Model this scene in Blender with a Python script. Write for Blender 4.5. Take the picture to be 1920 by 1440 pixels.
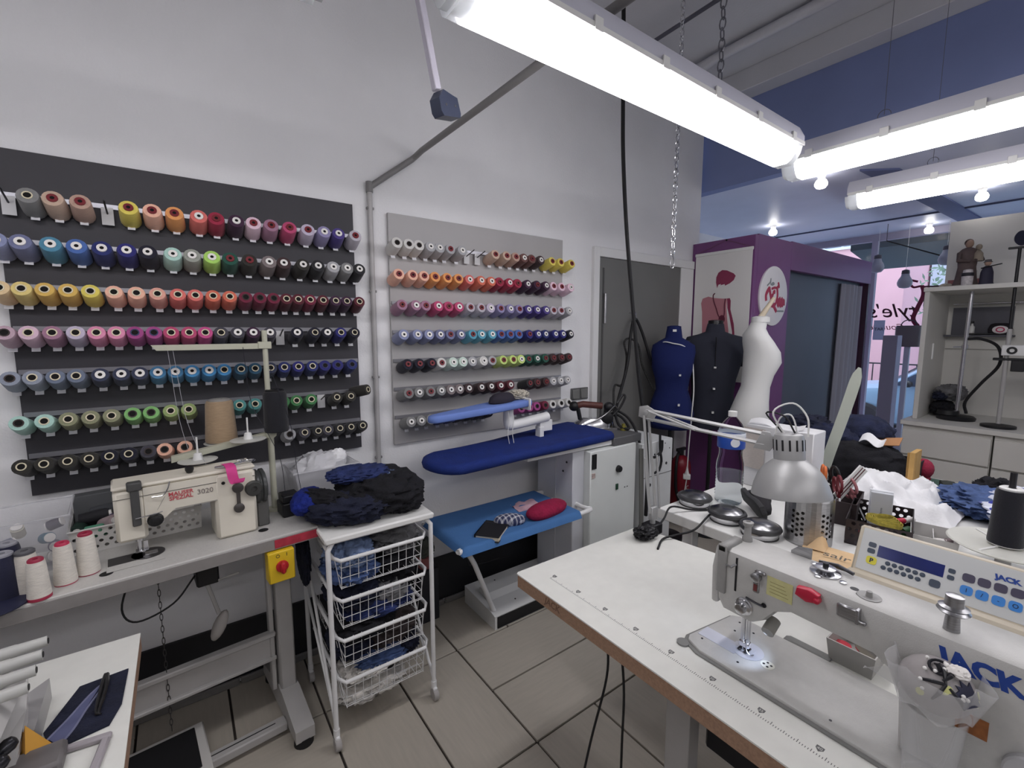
import bpy, math, random
from mathutils import Vector, Matrix, noise

for o in list(bpy.data.objects): bpy.data.objects.remove(o)
SC = bpy.context.scene
COL = SC.collection
R = math.radians
random.seed(7)

# ------------------------------------------------------------ camera
P = math.atan(98 / 850.0); YAW = R(53.8); CAMH = 1.6
fh = Vector((math.cos(YAW), math.sin(YAW), 0)); rt = Vector((math.sin(YAW), -math.cos(YAW), 0)); zz = Vector((0, 0, 1))
fw = math.cos(P) * fh - math.sin(P) * zz; up = math.sin(P) * fh + math.cos(P) * zz
cd = bpy.data.cameras.new('camera'); cam = bpy.data.objects.new('camera', cd); COL.objects.link(cam)
mw = Matrix((rt, up, -fw)).transposed().to_4x4(); mw.translation = (0, 0, CAMH)
cam.matrix_world = mw
cd.sensor_width = 36; cd.lens = 850 / 1920 * 36; cd.clip_start = 0.02; cd.clip_end = 200
SC.camera = cam

# ------------------------------------------------------------ world + exposure
W = bpy.data.worlds.new('world'); SC.world = W; W.use_nodes = True
bg = W.node_tree.nodes['Background']
bg.inputs[0].default_value = (0.70, 0.84, 1.0, 1); bg.inputs[1].default_value = 1.5
SC.view_settings.view_transform = 'Standard'; SC.view_settings.look = 'None'
SC.view_settings.gamma = 1; SC.view_settings.use_curve_mapping = False
SC.view_settings.exposure = 0.78
TUBE = 7.6          # fluorescent diffuser radiance

# ------------------------------------------------------------ helpers
def lin(c):
    c = c / 255.0
    return c / 12.92 if c <= 0.04045 else ((c + 0.055) / 1.055) ** 2.4
def rgb(t): return tuple(lin(v) for v in t) + (1,)
MATS = {}
def M(name, col, rough=0.5, metal=0.0, var=0.0, scale=30.0, bump=0.0, bscale=80.0, emit=0, alpha=1.0, trans=0.0, ior=1.45, sheen=0, stretch=None):
    """procedural principled material: colour with slight noise variation and fine bump"""
    if name in MATS: return MATS[name]
    m = bpy.data.materials.new(name); m.use_nodes = True
    nt = m.node_tree; b = nt.nodes['Principled BSDF']
    c = rgb(col)
    b.inputs['Base Color'].default_value = c
    b.inputs['Roughness'].default_value = rough; b.inputs['Metallic'].default_value = metal
    b.inputs['IOR'].default_value = ior
    if trans: b.inputs['Transmission Weight'].default_value = trans
    if alpha < 1: b.inputs['Alpha'].default_value = alpha
    if sheen: b.inputs['Sheen Weight'].default_value = sheen
    if emit:
        b.inputs['Emission Color'].default_value = c; b.inputs['Emission Strength'].default_value = emit
    if var or bump:
        tc = nt.nodes.new('ShaderNodeTexCoord'); mp = nt.nodes.new('ShaderNodeMapping')
        nt.links.new(tc.outputs['Object'], mp.inputs[0])
        if stretch: mp.inputs['Scale'].default_value = stretch
    if var:
        n = nt.nodes.new('ShaderNodeTexNoise'); n.inputs['Scale'].default_value = scale; n.inputs['Detail'].default_value = 5
        nt.links.new(mp.outputs[0], n.inputs['Vector'])
        r = nt.nodes.new('ShaderNodeValToRGB')
        r.color_ramp.elements[0].position = 0.3; r.color_ramp.elements[1].position = 0.7
        r.color_ramp.elements[0].color = tuple(v * (1 - var) for v in c[:3]) + (1,)
        r.color_ramp.elements[1].color = tuple(min(1, v * (1 + var)) for v in c[:3]) + (1,)
        nt.links.new(n.outputs['Fac'], r.inputs[0]); nt.links.new(r.outputs[0], b.inputs['Base Color'])
    if bump:
        n2 = nt.nodes.new('ShaderNodeTexNoise'); n2.inputs['Scale'].default_value = bscale; n2.inputs['Detail'].default_value = 4
        nt.links.new(mp.outputs[0], n2.inputs['Vector'])
        bp = nt.nodes.new('ShaderNodeBump'); bp.inputs['Strength'].default_value = bump; bp.inputs['Distance'].default_value = 0.01
        nt.links.new(n2.outputs['Fac'], bp.inputs['Height']); nt.links.new(bp.outputs[0], b.inputs['Normal'])
    MATS[name] = m
    return m

class MB:
    """collects geometry; build() links it as ONE mesh object"""
    def __init__(s): s.v = []; s.f = []; s.m = Matrix.Identity(4); s.sharp = 40
    def at(s, loc=(0, 0, 0), rx=0, ry=0, rz=0, sc=1):
        from mathutils import Euler
        s.m = Matrix.Translation(loc) @ Euler((R(rx), R(ry), R(rz))).to_matrix().to_4x4() @ Matrix.Scale(sc, 4); return s
    def mat(s, m): s.m = m; return s
    def add(s, vs, fs):
        o = len(s.v); m = s.m
        s.v += [tuple(m @ Vector(v)) for v in vs]
        flip = m.determinant() < 0
        s.f += [tuple((i + o) for i in (reversed(f) if flip else f)) for f in fs]; return s
    def box(s, c, d, b=0.0):
        x, y, z = (v / 2 for v in d); cx, cy, cz = c
        if b <= 0:
            vs = [(cx + i * x, cy + j * y, cz + k * z) for k in (-1, 1) for j in (-1, 1) for i in (-1, 1)]
            return s.add(vs, [(0, 2, 3, 1), (4, 5, 7, 6), (0, 1, 5, 4), (2, 6, 7, 3), (0, 4, 6, 2), (1, 3, 7, 5)])
        b = min(b, x * .9, y * .9, z * .9); vs = []; idx = {}
        for i in (-1, 1):
            for j in (-1, 1):
                for k in (-1, 1):
                    for a in range(3):
                        p = [i * x, j * y, k * z]
                        for q in range(3):
                            if q != a: p[q] -= (i, j, k)[q] * b
                        idx[i, j, k, a] = len(vs); vs.append((cx + p[0], cy + p[1], cz + p[2]))
        fs = []
        for sgn in (-1, 1):
            q = [idx[sgn, j, k, 0] for j, k in ((-1, -1), (1, -1), (1, 1), (-1, 1))]; fs.append(q if sgn > 0 else q[::-1])
            q = [idx[i, sgn, k, 1] for i, k in ((-1, -1), (-1, 1), (1, 1), (1, -1))]; fs.append(q if sgn > 0 else q[::-1])
            q = [idx[i, j, sgn, 2] for i, j in ((-1, -1), (1, -1), (1, 1), (-1, 1))]; fs.append(q if sgn > 0 else q[::-1])
        for u in (-1, 1):
            for v in (-1, 1):
                q = [idx[u, v, -1, 0], idx[u, v, -1, 1], idx[u, v, 1, 1], idx[u, v, 1, 0]]; fs.append(q if u * v > 0 else q[::-1])
                q = [idx[u, -1, v, 0], idx[u, 1, v, 0], idx[u, 1, v, 2], idx[u, -1, v, 2]]; fs.append(q if u * v > 0 else q[::-1])
                q = [idx[-1, u, v, 1], idx[-1, u, v, 2], idx[1, u, v, 2], idx[1, u, v, 1]]; fs.append(q if u * v > 0 else q[::-1])
        for i in (-1, 1):
            for j in (-1, 1):
                for k in (-1, 1):
                    q = [idx[i, j, k, 0], idx[i, j, k, 1], idx[i, j, k, 2]]; fs.append(q if i * j * k > 0 else q[::-1])
        return s.add(vs, fs)
    def b2(s, p0, p1, b=0.0):
        return s.box([(a + c) / 2 for a, c in zip(p0, p1)], [abs(c - a) for a, c in zip(p0, p1)], b)
    def tube(s, pts, r, n=8, closed=False, caps=True):
        pts = [Vector(p) for p in pts]; N = len(pts)
        rr = r if isinstance(r, (list, tuple)) else [r] * N
        vs = []; fs = []; prev = None
        for i, p in enumerate(pts):
            if closed: t = pts[(i + 1) % N] - pts[i - 1]
            else: t = pts[min(i + 1, N - 1)] - pts[max(i - 1, 0)]
            t = t.normalized() if t.length > 1e-9 else Vector((0, 0, 1))
            if prev is None:
                a = Vector((0, 0, 1)) if abs(t.z) < .9 else Vector((1, 0, 0)); u = t.cross(a).normalized()
            else: u = (prev - t * prev.dot(t)).normalized()
            prev = u; w = t.cross(u)
            vs += [p + (u * math.cos(2 * math.pi * k / n) + w * math.sin(2 * math.pi * k / n)) * rr[i] for k in range(n)]
        for i in range(N if closed else N - 1):
            a = i * n; b = ((i + 1) % N) * n
            fs += [(a + k, a + (k + 1) % n, b + (k + 1) % n, b + k) for k in range(n)]
        if caps and not closed: fs += [tuple(range(n - 1, -1, -1)), tuple(range((N - 1) * n, N * n))]
        return s.add(vs, fs)
    def cyl(s, p0, p1, r0, r1=None, n=16): return s.tube([p0, p1], [r0, r0 if r1 is None else r1], n)
    def lathe(s, prof, n=24, c=(0, 0, 0), cap=True):
        vs = []; fs = []
        for r, z in prof: vs += [(c[0] + r * math.cos(2 * math.pi * k / n), c[1] + r * math.sin(2 * math.pi * k / n), c[2] + z) for k in range(n)]
        for i in range(len(prof) - 1):
            fs += [(i * n + k, i * n + (k + 1) % n, (i + 1) * n + (k + 1) % n, (i + 1) * n + k) for k in range(n)]
        if cap: fs += [tuple(range(n - 1, -1, -1)), tuple(range((len(prof) - 1) * n, len(prof) * n))]
        return s.add(vs, fs)
    def prism(s, poly, h0, h1, ax='z'):
        """polygon (counter-clockwise) extruded from h0 to h1 along axis ax"""
        n = len(poly)
        f = {'z': lambda a, b, h: (a, b, h), 'y': lambda a, b, h: (a, -h, b), 'x': lambda a, b, h: (h, a, b)}[ax]
        vs = [f(a, b, h0) for a, b in poly] + [f(a, b, h1) for a, b in poly]
        return s.add(vs, [tuple(range(n - 1, -1, -1)), tuple(range(n, 2 * n))] + [(k, (k + 1) % n, n + (k + 1) % n, n + k) for k in range(n)])
    def loft(s, secs, n=24, pw=2.0):
        """horizontal super-ellipse sections (cx,cy,z,rx,ry)"""
        vs = []; fs = []
        for cx, cy, z, rx, ry in secs:
            for k in range(n):
                a = 2 * math.pi * k / n; ca, sa = math.cos(a), math.sin(a)
                vs.append((cx + rx * math.copysign(abs(ca) ** (2 / pw), ca), cy + ry * math.copysign(abs(sa) ** (2 / pw), sa), z))
        for i in range(len(secs) - 1):
            fs += [(i * n + k, i * n + (k + 1) % n, (i + 1) * n + (k + 1) % n, (i + 1) * n + k) for k in range(n)]
        fs += [tuple(range(n - 1, -1, -1)), tuple(range((len(secs) - 1) * n, len(secs) * n))]
        return s.add(vs, fs)
    def ball(s, c, r, n=14, m=8):
        if not isinstance(r, (tuple, list)): r = (r, r, r)
        vs = [(c[0], c[1], c[2] - r[2])]; fs = []
        for i in range(1, m):
            a = math.pi * i / m
            vs += [(c[0] + r[0] * math.sin(a) * math.cos(2 * math.pi * k / n), c[1] + r[1] * math.sin(a) * math.sin(2 * math.pi * k / n), c[2] - r[2] * math.cos(a)) for k in range(n)]
        vs.append((c[0], c[1], c[2] + r[2])); L = len(vs) - 1
        fs += [(0, 1 + (k + 1) % n, 1 + k) for k in range(n)]
        for i in range(m - 2):
            a = 1 + i * n; b = a + n
            fs += [(a + k, a + (k + 1) % n, b + (k + 1) % n, b + k) for k in range(n)]
        a = 1 + (m - 2) * n
        fs += [(a + k, a + (k + 1) % n, L) for k in range(n)]
        return s.add(vs, fs)
    def sheet(s, fn, nu, nv, th=0.004):
        """thick sheet from fn(u,v)->point, u,v in 0..1"""
        P_ = [[Vector(fn(i / nu, j / nv)) for j in range(nv + 1)] for i in range(nu + 1)]
        vs = []; fs = []; W_ = nv + 1; T = (nu + 1) * W_
        top = []; bot = []
        for i in range(nu + 1):
            for j in range(nv + 1):
                du = P_[min(i + 1, nu)][j] - P_[max(i - 1, 0)][j]; dv = P_[i][min(j + 1, nv)] - P_[i][max(j - 1, 0)]
                nn = du.cross(dv); nn = nn.normalized() if nn.length > 1e-12 else Vector((0, 0, 1))
                top.append(P_[i][j] + nn * th / 2); bot.append(P_[i][j] - nn * th / 2)
        vs = top + bot
        for i in range(nu):
            for j in range(nv):
                a = i * W_ + j; q = (a, a + W_, a + W_ + 1, a + 1)
                fs.append(q); fs.append(tuple(T + k for k in reversed(q)))
        for i in range(nu):
            a = i * W_; b = a + W_; fs.append((a, T + a, T + b, b)[::-1])
            a = i * W_ + nv; b = a + W_; fs.append((a, b, T + b, T + a)[::-1])
        for j in range(nv):
            fs.append((j, j + 1, T + j + 1, T + j)[::-1]); a = nu * W_ + j; fs.append((a, T + a, T + a + 1, a + 1)[::-1])
        return s.add(vs, fs)
    def heap(s, c, r, amp=0.25, fr=3.0, seed=0, n=64, m=36, flat=0.0, pw=2.4, ridge=0.7):
        """crumpled cloth bundle: a squashed super-ellipsoid folded by ridged noise, flat below"""
        vs = []; fs = []
        o = Vector((seed * 7.3, seed * 3.1, seed * 1.7))
        for i in range(m + 1):
            a = math.pi * i / m
            for k in range(n):
                b = 2 * math.pi * k / n
                sp = lambda t, p: math.copysign(abs(t) ** (2 / p), t)
                d = Vector((sp(math.sin(a), pw) * sp(math.cos(b), pw), sp(math.sin(a), pw) * sp(math.sin(b), pw), -math.cos(a)))
                q = d * fr + o
                q = q + Vector((noise.noise(q * .9 + o), noise.noise(q * .9 - o), noise.noise(q * .8 + o * 2))) * .9
                q2 = Vector((q.x * 1.5 + q.z, q.y * 2.2 - q.z * .6, q.z * 1.1)) * 1.15
                h = (.55 - abs(noise.noise(q)) * 2) * ridge + (.5 - abs(noise.noise(q2)) * 2) * .55 * ridge + noise.noise(q * 2.3) * (1 - ridge) * .6 + noise.noise(q * 6.1) * .10
                d = d * (1 + amp * h)
                z = d.z * r[2]
                if z < -r[2] * (1 - flat): z = -r[2] * (1 - flat)
                vs.append((c[0] + d.x * r[0], c[1] + d.y * r[1], c[2] + z))
        for i in range(m):
            fs += [(i * n + k, i * n + (k + 1) % n, (i + 1) * n + (k + 1) % n, (i + 1) * n + k) for k in range(n)]
        return s.add(vs, fs)
    def mesh(s, name, smooth=True):
        me = bpy.data.meshes.new(name); me.from_pydata(s.v, [], s.f); me.update()
        if smooth:
            me.polygons.foreach_set('use_smooth', [True] * len(me.polygons))
            me.set_sharp_from_angle(angle=R(s.sharp))
        return me
    def build(s, name, mat, parent=None, smooth=True, world=False, label=None):
        if world and parent is not None:
            inv = parent.matrix_basis.inverted()
            if parent.parent: inv = inv @ parent.parent.matrix_basis.inverted()
            s.v = [tuple(inv @ Vector(v)) for v in s.v]
        me = s.mesh(name, smooth); me.materials.append(mat)
        o = bpy.data.objects.new(name, me); COL.objects.link(o); o.parent = parent
        if label: o['label'] = label
        return o

def tag(o, label, cat, group=None):
    o['label'] = label; o['category'] = cat
    if group: o['group'] = group
    return o
def thing(name, label, cat, loc=(0, 0, 0), rz=0, group=None):
    o = bpy.data.objects.new(name, None); COL.objects.link(o)
    o.empty_display_size = 0.05
    o.matrix_basis = Matrix.Translation(loc) @ Matrix.Rotation(R(rz), 4, 'Z')
    return tag(o, label, cat, group)
def solo(name, mb, mat, label, cat, group=None, smooth=True):
    """a thing that is one mesh, origin at its base"""
    xs, ys, zs = zip(*mb.v)
    c = Vector(((min(xs) + max(xs)) / 2, (min(ys) + max(ys)) / 2, min(zs)))
    mb.v = [tuple(Vector(v) - c) for v in mb.v]
    o = mb.build(name, mat, None, smooth); o.location = c
    return tag(o, label, cat, group)
def struct(name, mb, mat, parent=None, smooth=False):
    o = mb.build(name, mat, parent, smooth)
    if parent is None: o['kind'] = 'structure'
    return o
def put(name, me, mat, parent, m=None):
    """a part that shares its mesh with alike parts; the material sits on the object"""
    o = bpy.data.objects.new(name, me); COL.objects.link(o); o.parent = parent
    if m is not None: o.matrix_basis = m
    if not me.materials: me.materials.append(mat)
    if o.material_slots:
        o.material_slots[0].link = 'OBJECT'; o.material_slots[0].material = mat
    return o
def text(name, txt, size, mat, parent, m, shear=0.0, ext=0.0004, align='CENTER', bold=0.0, sx=1.0):
    cu = bpy.data.curves.new('t', 'FONT'); cu.body = txt; cu.size = size; cu.extrude = ext; cu.shear = shear
    cu.align_x = align; cu.align_y = 'CENTER'; cu.offset = bold; cu.resolution_u = 3
    to = bpy.data.objects.new('t', cu); COL.objects.link(to)
    dg = bpy.context.evaluated_depsgraph_get(); dg.update()
    me = bpy.data.meshes.new_from_object(to.evaluated_get(dg)); bpy.data.objects.remove(to); bpy.data.curves.remove(cu)
    me.name = name; me.transform(m @ Matrix.Diagonal((sx, 1, 1, 1)))
    me.materials.clear(); me.materials.append(mat)
    o = bpy.data.objects.new(name, me); COL.objects.link(o); o.parent = parent
    return o
def basis(o, x, y):
    """matrix with origin o and axes x, y (z = x cross y)"""
    x = Vector(x).normalized(); y = Vector(y); z = x.cross(y).normalized(); y = z.cross(x)
    m = Matrix((x, y, z)).transposed().to_4x4(); m.translation = o; return m
def arc(c, r, a0, a1, n, ax=(1, 0, 0), ay=(0, 0, 1)):
    ax = Vector(ax); ay = Vector(ay); c = Vector(c)
    return [c + ax * r * math.cos(R(a0 + (a1 - a0) * i / n)) + ay * r * math.sin(R(a0 + (a1 - a0) * i / n)) for i in range(n + 1)]
def smoothpath(pts, k=6):
    """Catmull-Rom through the points"""
    P_ = [Vector(p) for p in pts]; P_ = [P_[0] * 2 - P_[1]] + P_ + [P_[-1] * 2 - P_[-2]]; out = []
    for i in range(1, len(P_) - 2):
        a, b, c, d = P_[i - 1:i + 3]
        for j in range(k):
            t = j / k
            out.append(0.5 * ((2 * b) + (c - a) * t + (2 * a - 5 * b + 4 * c - d) * t * t + (3 * b - a - 3 * c + d) * t ** 3))
    out.append(P_[-2]); return out
ORD = 'zeroth first second third fourth fifth sixth seventh eighth ninth tenth eleventh twelfth thirteenth fourteenth fifteenth sixteenth seventeenth eighteenth nineteenth twentieth twenty-first twenty-second twenty-third'.split()

# ------------------------------------------------------------ common materials
wall_m = M('wall_paint', (232, 232, 234), .85, var=.03, scale=3, bump=.15, bscale=120)
ceil_m = M('ceiling_paint', (205, 205, 210), .9, var=.03, scale=4, bump=.1, bscale=90)
blueceil_m = M('soffit_daylight_tint', (128, 140, 184), .8, var=.04, scale=3)  # soffit face: blue cast of the daylight put into the base colour
frontceil_m = M('front_ceiling_daylight_tint', (205, 210, 232), .45, var=.03, scale=4)  # white ceiling, bluish daylight on it mixed into the colour
white_m = M('white_laminate', (235, 235, 232), .35, var=.02, scale=20)
whitep_m = M('white_plastic', (228, 228, 226), .4)
wmetal_m = M('white_lacquered_metal', (232, 232, 232), .35)
gmetal_m = M('grey_lacquered_metal', (176, 174, 172), .4, var=.04, scale=12)
black_m = M('black_plastic', (24, 24, 27), .45)
dark_m = M('dark_charcoal_paint', (38, 38, 44), .7, var=.12, scale=8)
chrome_m = M('chrome', (205, 205, 208), .18, 1.0)
steel_m = M('brushed_steel', (170, 170, 172), .32, 1.0, var=.15, scale=40, stretch=(1, 1, 12))
alu_m = M('aluminium', (190, 190, 194), .35, .9)
red_m = M('red_plastic', (190, 35, 45), .4)
yellow_m = M('yellow_plastic', (226, 190, 40), .45)
rubber_m = M('black_rubber', (22, 22, 25), .6)
wood_m = M('beech_edge', (160, 128, 106), .55, var=.15, scale=14, stretch=(1, 12, 12))
ink_m = M('black_ink', (40, 40, 46), .6)
# ------------------------------------------------------------ structure
YW = 2.288; XE = 3.67; ZC = 3.55; ZS = 2.78; XF = 7.0
mb = MB(); mb.b2((-2.6, -3.2, -0.12), (XF, 2.5, -0.012))
floor = struct('floor', mb, M('grout', (62, 56, 52), .9, var=.1, scale=20))
def tile_mat(k, stretch):
    m = M('tile_glaze_%d' % k, (178, 171, 159), .45, var=.05, scale=7, bump=.08, bscale=60, stretch=stretch)
    return m
tmA = tile_mat(0, (1, 9, 1)); tmB = tile_mat(1, (9, 1, 1))
S_ = 0.637; G_ = 0.0045
tcache = {}
def tile(x0, x1, y0, y1, mt):
    x0 = max(x0, -2.6); x1 = min(x1, XF - .02); y0 = max(y0, -3.2); y1 = min(y1, YW)
    if x1 - x0 < .03 or y1 - y0 < .03: return
    w, d = round(x1 - x0 - 2 * G_, 4), round(y1 - y0 - 2 * G_, 4)
    if (w, d) not in tcache:
        t = MB(); t.box((0, 0, -.006), (w, d, .012), .0015); tcache[w, d] = t.mesh('tile', False)
    put('tile', tcache[w, d], mt, floor, Matrix.Translation(((x0 + x1) / 2, (y0 + y1) / 2, 0)))
for i in range(-6, 10):
    for j in range(-7, 3):
        x, y = 1.03 + i * S_, 1.24 + j * S_
        if (i + j) % 2 == 0:
            tile(x, x + S_, y, y + S_ / 2, tmA); tile(x, x + S_, y + S_ / 2, y + S_, tmA)
        else:
            tile(x, x + S_ / 2, y, y + S_, tmB); tile(x + S_ / 2, x + S_, y, y + S_, tmB)
struct('wall_left', MB().b2((-2.6, YW, 0), (XE, YW + .16, ZC)), wall_m)
struct('wall_back', MB().b2((-2.76, -3.36, 0), (-2.6, YW + .16, ZC)), wall_m)
struct('wall_right', MB().b2((-2.6, -3.36, 0), (XF + .2, -3.2, ZC)), wall_m)
struct('ceiling', MB().b2((-2.76, -3.36, ZC), (XE + .04, YW + .16, ZC + .12)), ceil_m)
struct('ceiling_front', MB().b2((XE + .14, -3.36, ZS), (XF + .25, 3.4, ZS + .12)), frontceil_m)
struct('wall_soffit', MB().b2((XE + .04, -3.36, ZS), (XE + .14, YW + .3, ZC + .12)), blueceil_m)
struct('trim_1', MB().b2((XE - .12, -3.2, ZC - .15), (XE + .04, YW, ZC), .004), ceil_m)
struct('trim_2', MB().b2((6.13, -3.2, ZS - .012), (6.16, 3.3, ZS + .001)), M('shadow_gap', (70, 74, 100), .8))
struct('wall_alcove', MB().b2((XE, 3.2, 0), (XF + .2, 3.36, ZS)), wall_m)
struct('wall_partition', MB().b2((XE, YW + .16, 0), (XE + .1, 3.2, ZS)), wall_m)
# grey lining board across the front ceiling
mb = MB(); mb.prism([(4.10, 1.30), (4.30, 1.12), (6.99, 1.05), (6.99, 1.22)], ZS - .014, ZS + .001)
struct('trim_3', mb, M('grey_strip', (104, 112, 150), .7))
# charcoal lower band and its rounded grey foot strip
struct('baseboard_left', MB().b2((-2.6, YW - .012, .03), (2.36, YW + .01, .295), .002), M('charcoal_band', (34, 34, 38), .55, var=.15, scale=6))
mb = MB(); mb.b2((-2.6, YW - .03, 0), (.12, YW - .012, .035), .006); mb.b2((.125, YW - .03, 0), (1.16, YW - .012, .035), .006); mb.b2((1.165, YW - .03, 0), (2.36, YW - .012, .035), .006)
struct('trim_4', mb, M('grey_foot_strip', (120, 118, 116), .5))

# door in the thread wall
d = MB(); d.b2((2.425, YW - .022, .012), (3.385, YW + .02, 2.122), .002)
door = struct('door_1', d, M('grey_door_paint', (112, 112, 110), .55, var=.03, scale=5))
mb = MB(); mb.b2((2.455, YW - .026, .012), (2.470, YW - .02, 2.05)); mb.build('rebate', M('door_groove', (78, 78, 78), .6), door, False)
mb = MB(); mb.cyl((2.474, YW - .034, 1.66), (2.474, YW - .034, 1.87), .011, n=12); mb.cyl((2.474, YW - .034, .40), (2.474, YW - .034, .61), .011, n=12)
mb.build('hinge', steel_m, door)
mb = MB(); mb.b2((2.365, YW - .03, 0), (2.42, YW + .01, 2.19), .004); mb.b2((2.42, YW - .03, 2.125), (3.575, YW + .01, 2.19), .004); mb.b2((3.392, YW - .026, 0), (3.572, YW + .01, 2.125), .004)
struct('trim_5', mb, M('white_trim_paint', (226, 226, 226), .5))

# ------------------------------------------------------------ fluorescent fixtures
tube_m = M('lit_diffuser', (255, 252, 255), .5, emit=TUBE)
clear_m = M('clear_end_cap', (225, 228, 230), .25, alpha=.75)
hous_m = M('fixture_housing', (200, 200, 212), .5)
wire_m = M('steel_wire', (120, 120, 128), .4, .8)
def chain(mb, p0, p1, pitch=.03, w=.0075, r=.0018):
    p0 = Vector(p0); p1 = Vector(p1); n = max(2, int((p1 - p0).length / pitch)); t = (p1 - p0).normalized()
    a = t.cross(Vector((0, 1, 0)) if abs(t.y) < .9 else Vector((1, 0, 0))).normalized(); b = t.cross(a)
    for i in range(n):
        c = p0 + (p1 - p0) * ((i + .5) / n); s = a if i % 2 else b; L = (p1 - p0).length / n * .62
        pts = [c + s * w * math.cos(q) * (1 if True else 0) + t * (L * math.sin(q)) for q in [k * math.pi / 5 for k in range(10)]]
        mb.tube(pts, r, 5, closed=True)
def fixture(label, loc, rz, L=1.57, hang=(.3, 1.2), chained=False):
    t = thing('fluorescent_light', label, 'ceiling light', loc, rz, 'fluorescent ceiling lights')
    prof = [(-.068, .070), (-.060, .040), (-.044, .012), (-.026, 0), (.026, 0), (.044, .012), (.060, .040), (.068, .070)]
    mb = MB(); mb.prism(prof, .06, L - .06, 'x'); mb.build('diffuser', tube_m, t)
    mb = MB(); mb.prism([(-.071, .0702), (.071, .0702), (.071, .105), (.05, .145), (-.05, .145), (-.071, .105)], .015, L - .015, 'x'); mb.build('housing', hous_m, t)
    mb = MB(); mb.prism([(.0712, .066), (.076, .066), (.076, .080), (.0712, .080)], .02, L - .02, 'x'); mb.prism([(-.076, .066), (-.0712, .066), (-.0712, .080), (-.076, .080)], .02, L - .02, 'x')
    mb.build('gasket_rail', whitep_m, t)
    for e, s in ((0, 1), (L, -1)):
        mb = MB(); sc = lambda k: [(a * k, .05 + (b - .05) * k) for a, b in prof]
        a, b = (0, .0598) if s > 0 else (L - .0598, L)
        mb.prism(sc(1.0), a + (.018 if s > 0 else 0), b - (0 if s > 0 else .018), 'x'); mb.prism(sc(.8), a, b, 'x')
        mb.build('end_cap', clear_m, t)
    for k in range(6):
        for s in (-1, 1):
            x = .12 + k * (L - .24) / 5; mb = MB(); mb.box((x, s * .0765, .078), (.03, .006, .034), .001); mb.build('clip', whitep_m, t)
    for x in hang:
        mb = MB()
        if chained: chain(mb, (x, 0, .15), (x, 0, ZC - loc[2]), .034, .011, .0026)
        else:
            mb.tube([(x, 0, .17), (x, 0, (ZC if loc[0] < 3.6 else ZS) - loc[2])], .0012, 5)
            mb.tube(arc((x, 0, .168), .022, 0, 345, 14, (1, 0, 0), (0, 0, 1)), .0016, 5)
        mb.build('hanging_chain' if chained else 'hanging_wire', wire_m, t)
    return t
fixture('long lit fluorescent tube light on chains, parallel to the thread wall', (.515, .955, 2.30), 0, 1.65, (.42, 1.10), True)
fixture('lit fluorescent tube light on wires, its end almost touching the chained one', (2.36, 1.04, 2.30), -90, 1.57, (.36, 1.2))
fixture('lit fluorescent tube light on wires, the one nearer the shop window', (3.19, 1.055, 2.30), -90, 1.57, (.36, 1.2))
fixture('lit fluorescent tube light at the near end, in line with the thread wall', (-1.27, 1.09, 2.30), 0, 1.57, (.36, 1.2))
fixture('lit fluorescent tube light over the far side of the overlock table', (-1.2, -.9, 2.31), 0, 1.57, (.36, 1.2))
fixture('lit fluorescent tube light across the back of the room', (.6, -1.2, 2.31), 0, 1.57, (.36, 1.2))
bulb_m = M('lit_bulb', (255, 250, 244), .4, emit=9)
for k, (x, y, z, lb) in enumerate(((3.98, 1.50, ZS, 'lit round bulb on the front ceiling just past the soffit'), (5.42, .85, ZS, 'lit round bulb on the front ceiling above the white counter'), (6.72, 1.44, ZS, 'lit round bulb on the ceiling beside the shop window'), (5.45, 2.5, ZS, 'lit round bulb on the ceiling behind the purple cabin'))):
    t = thing('ceiling_bulb', lb, 'light bulb', (x, y, z - .11))
    mb = MB(); mb.lathe([(.012, 0), (.03, .006), (.041, .022), (.042, .04), (.034, .058), (.02, .072)], 16); mb.build('globe', bulb_m, t)
    mb = MB(); mb.lathe([(.02, .07), (.024, .075), (.03, .1), (.035, .11)], 16); mb.build('socket', whitep_m, t)
# hanging chain with hook
t = thing('hook_chain', 'bare steel chain hanging from the ceiling with an open snap hook', 'chain', (1.915, 1.33, 1.90))
mb = MB(); chain(mb, (0, 0, .06), (.01, 0, 1.65), .03, .010, .0024); mb.build('links', chrome_m, t)
mb = MB(); mb.tube(smoothpath([(0, 0, .065), (.012, 0, .04), (.014, 0, .012), (0, 0, 0), (-.014, 0, .012), (-.012, 0, .04), (0, 0, .065)], 4), .003, 7); mb.build('snap_hook', chrome_m, t)
# overhead socket on a slanting duct
t = thing('hanging_socket', 'white duct hanging from the ceiling with a dark blue-grey socket box', 'socket', (.77, 1.43, 2.30))
mb = MB(); d0 = Vector((-.03, 0, .088)); d1 = Vector((-.275, 0.02, 1.25))
mb.mat(Matrix.Identity(4)); n_ = (d1 - d0).normalized()
mb.m = basis(d0, (0, 1, 0), n_) ; mb.b2((-.015, 0, -.011), (.015, (d1 - d0).length, .011), .003); mb.build('duct', M('lilac_white_plastic', (214, 210, 224), .4), t)
mb = MB(); mb.at((0, 0, .045), 0, -14, 18); mb.prism([(-.036, -.034), (.045, -.034), (.05, -.02), (.044, .026), (.02, .032), (-.02, .044), (-.046, .018), (-.046, -.02)], -.022, .022, 'y')
mb.build('socket_box', M('slate_plastic', (66, 72, 92), .35), t)
mb = MB(); mb.at((0, 0, .045), 0, -14, 18)
for x in (-.018, .026): mb.cyl((x, -.021, 0), (x, -.0235, 0), .0045, n=10)
mb.build('screw', chrome_m, t)
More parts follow.
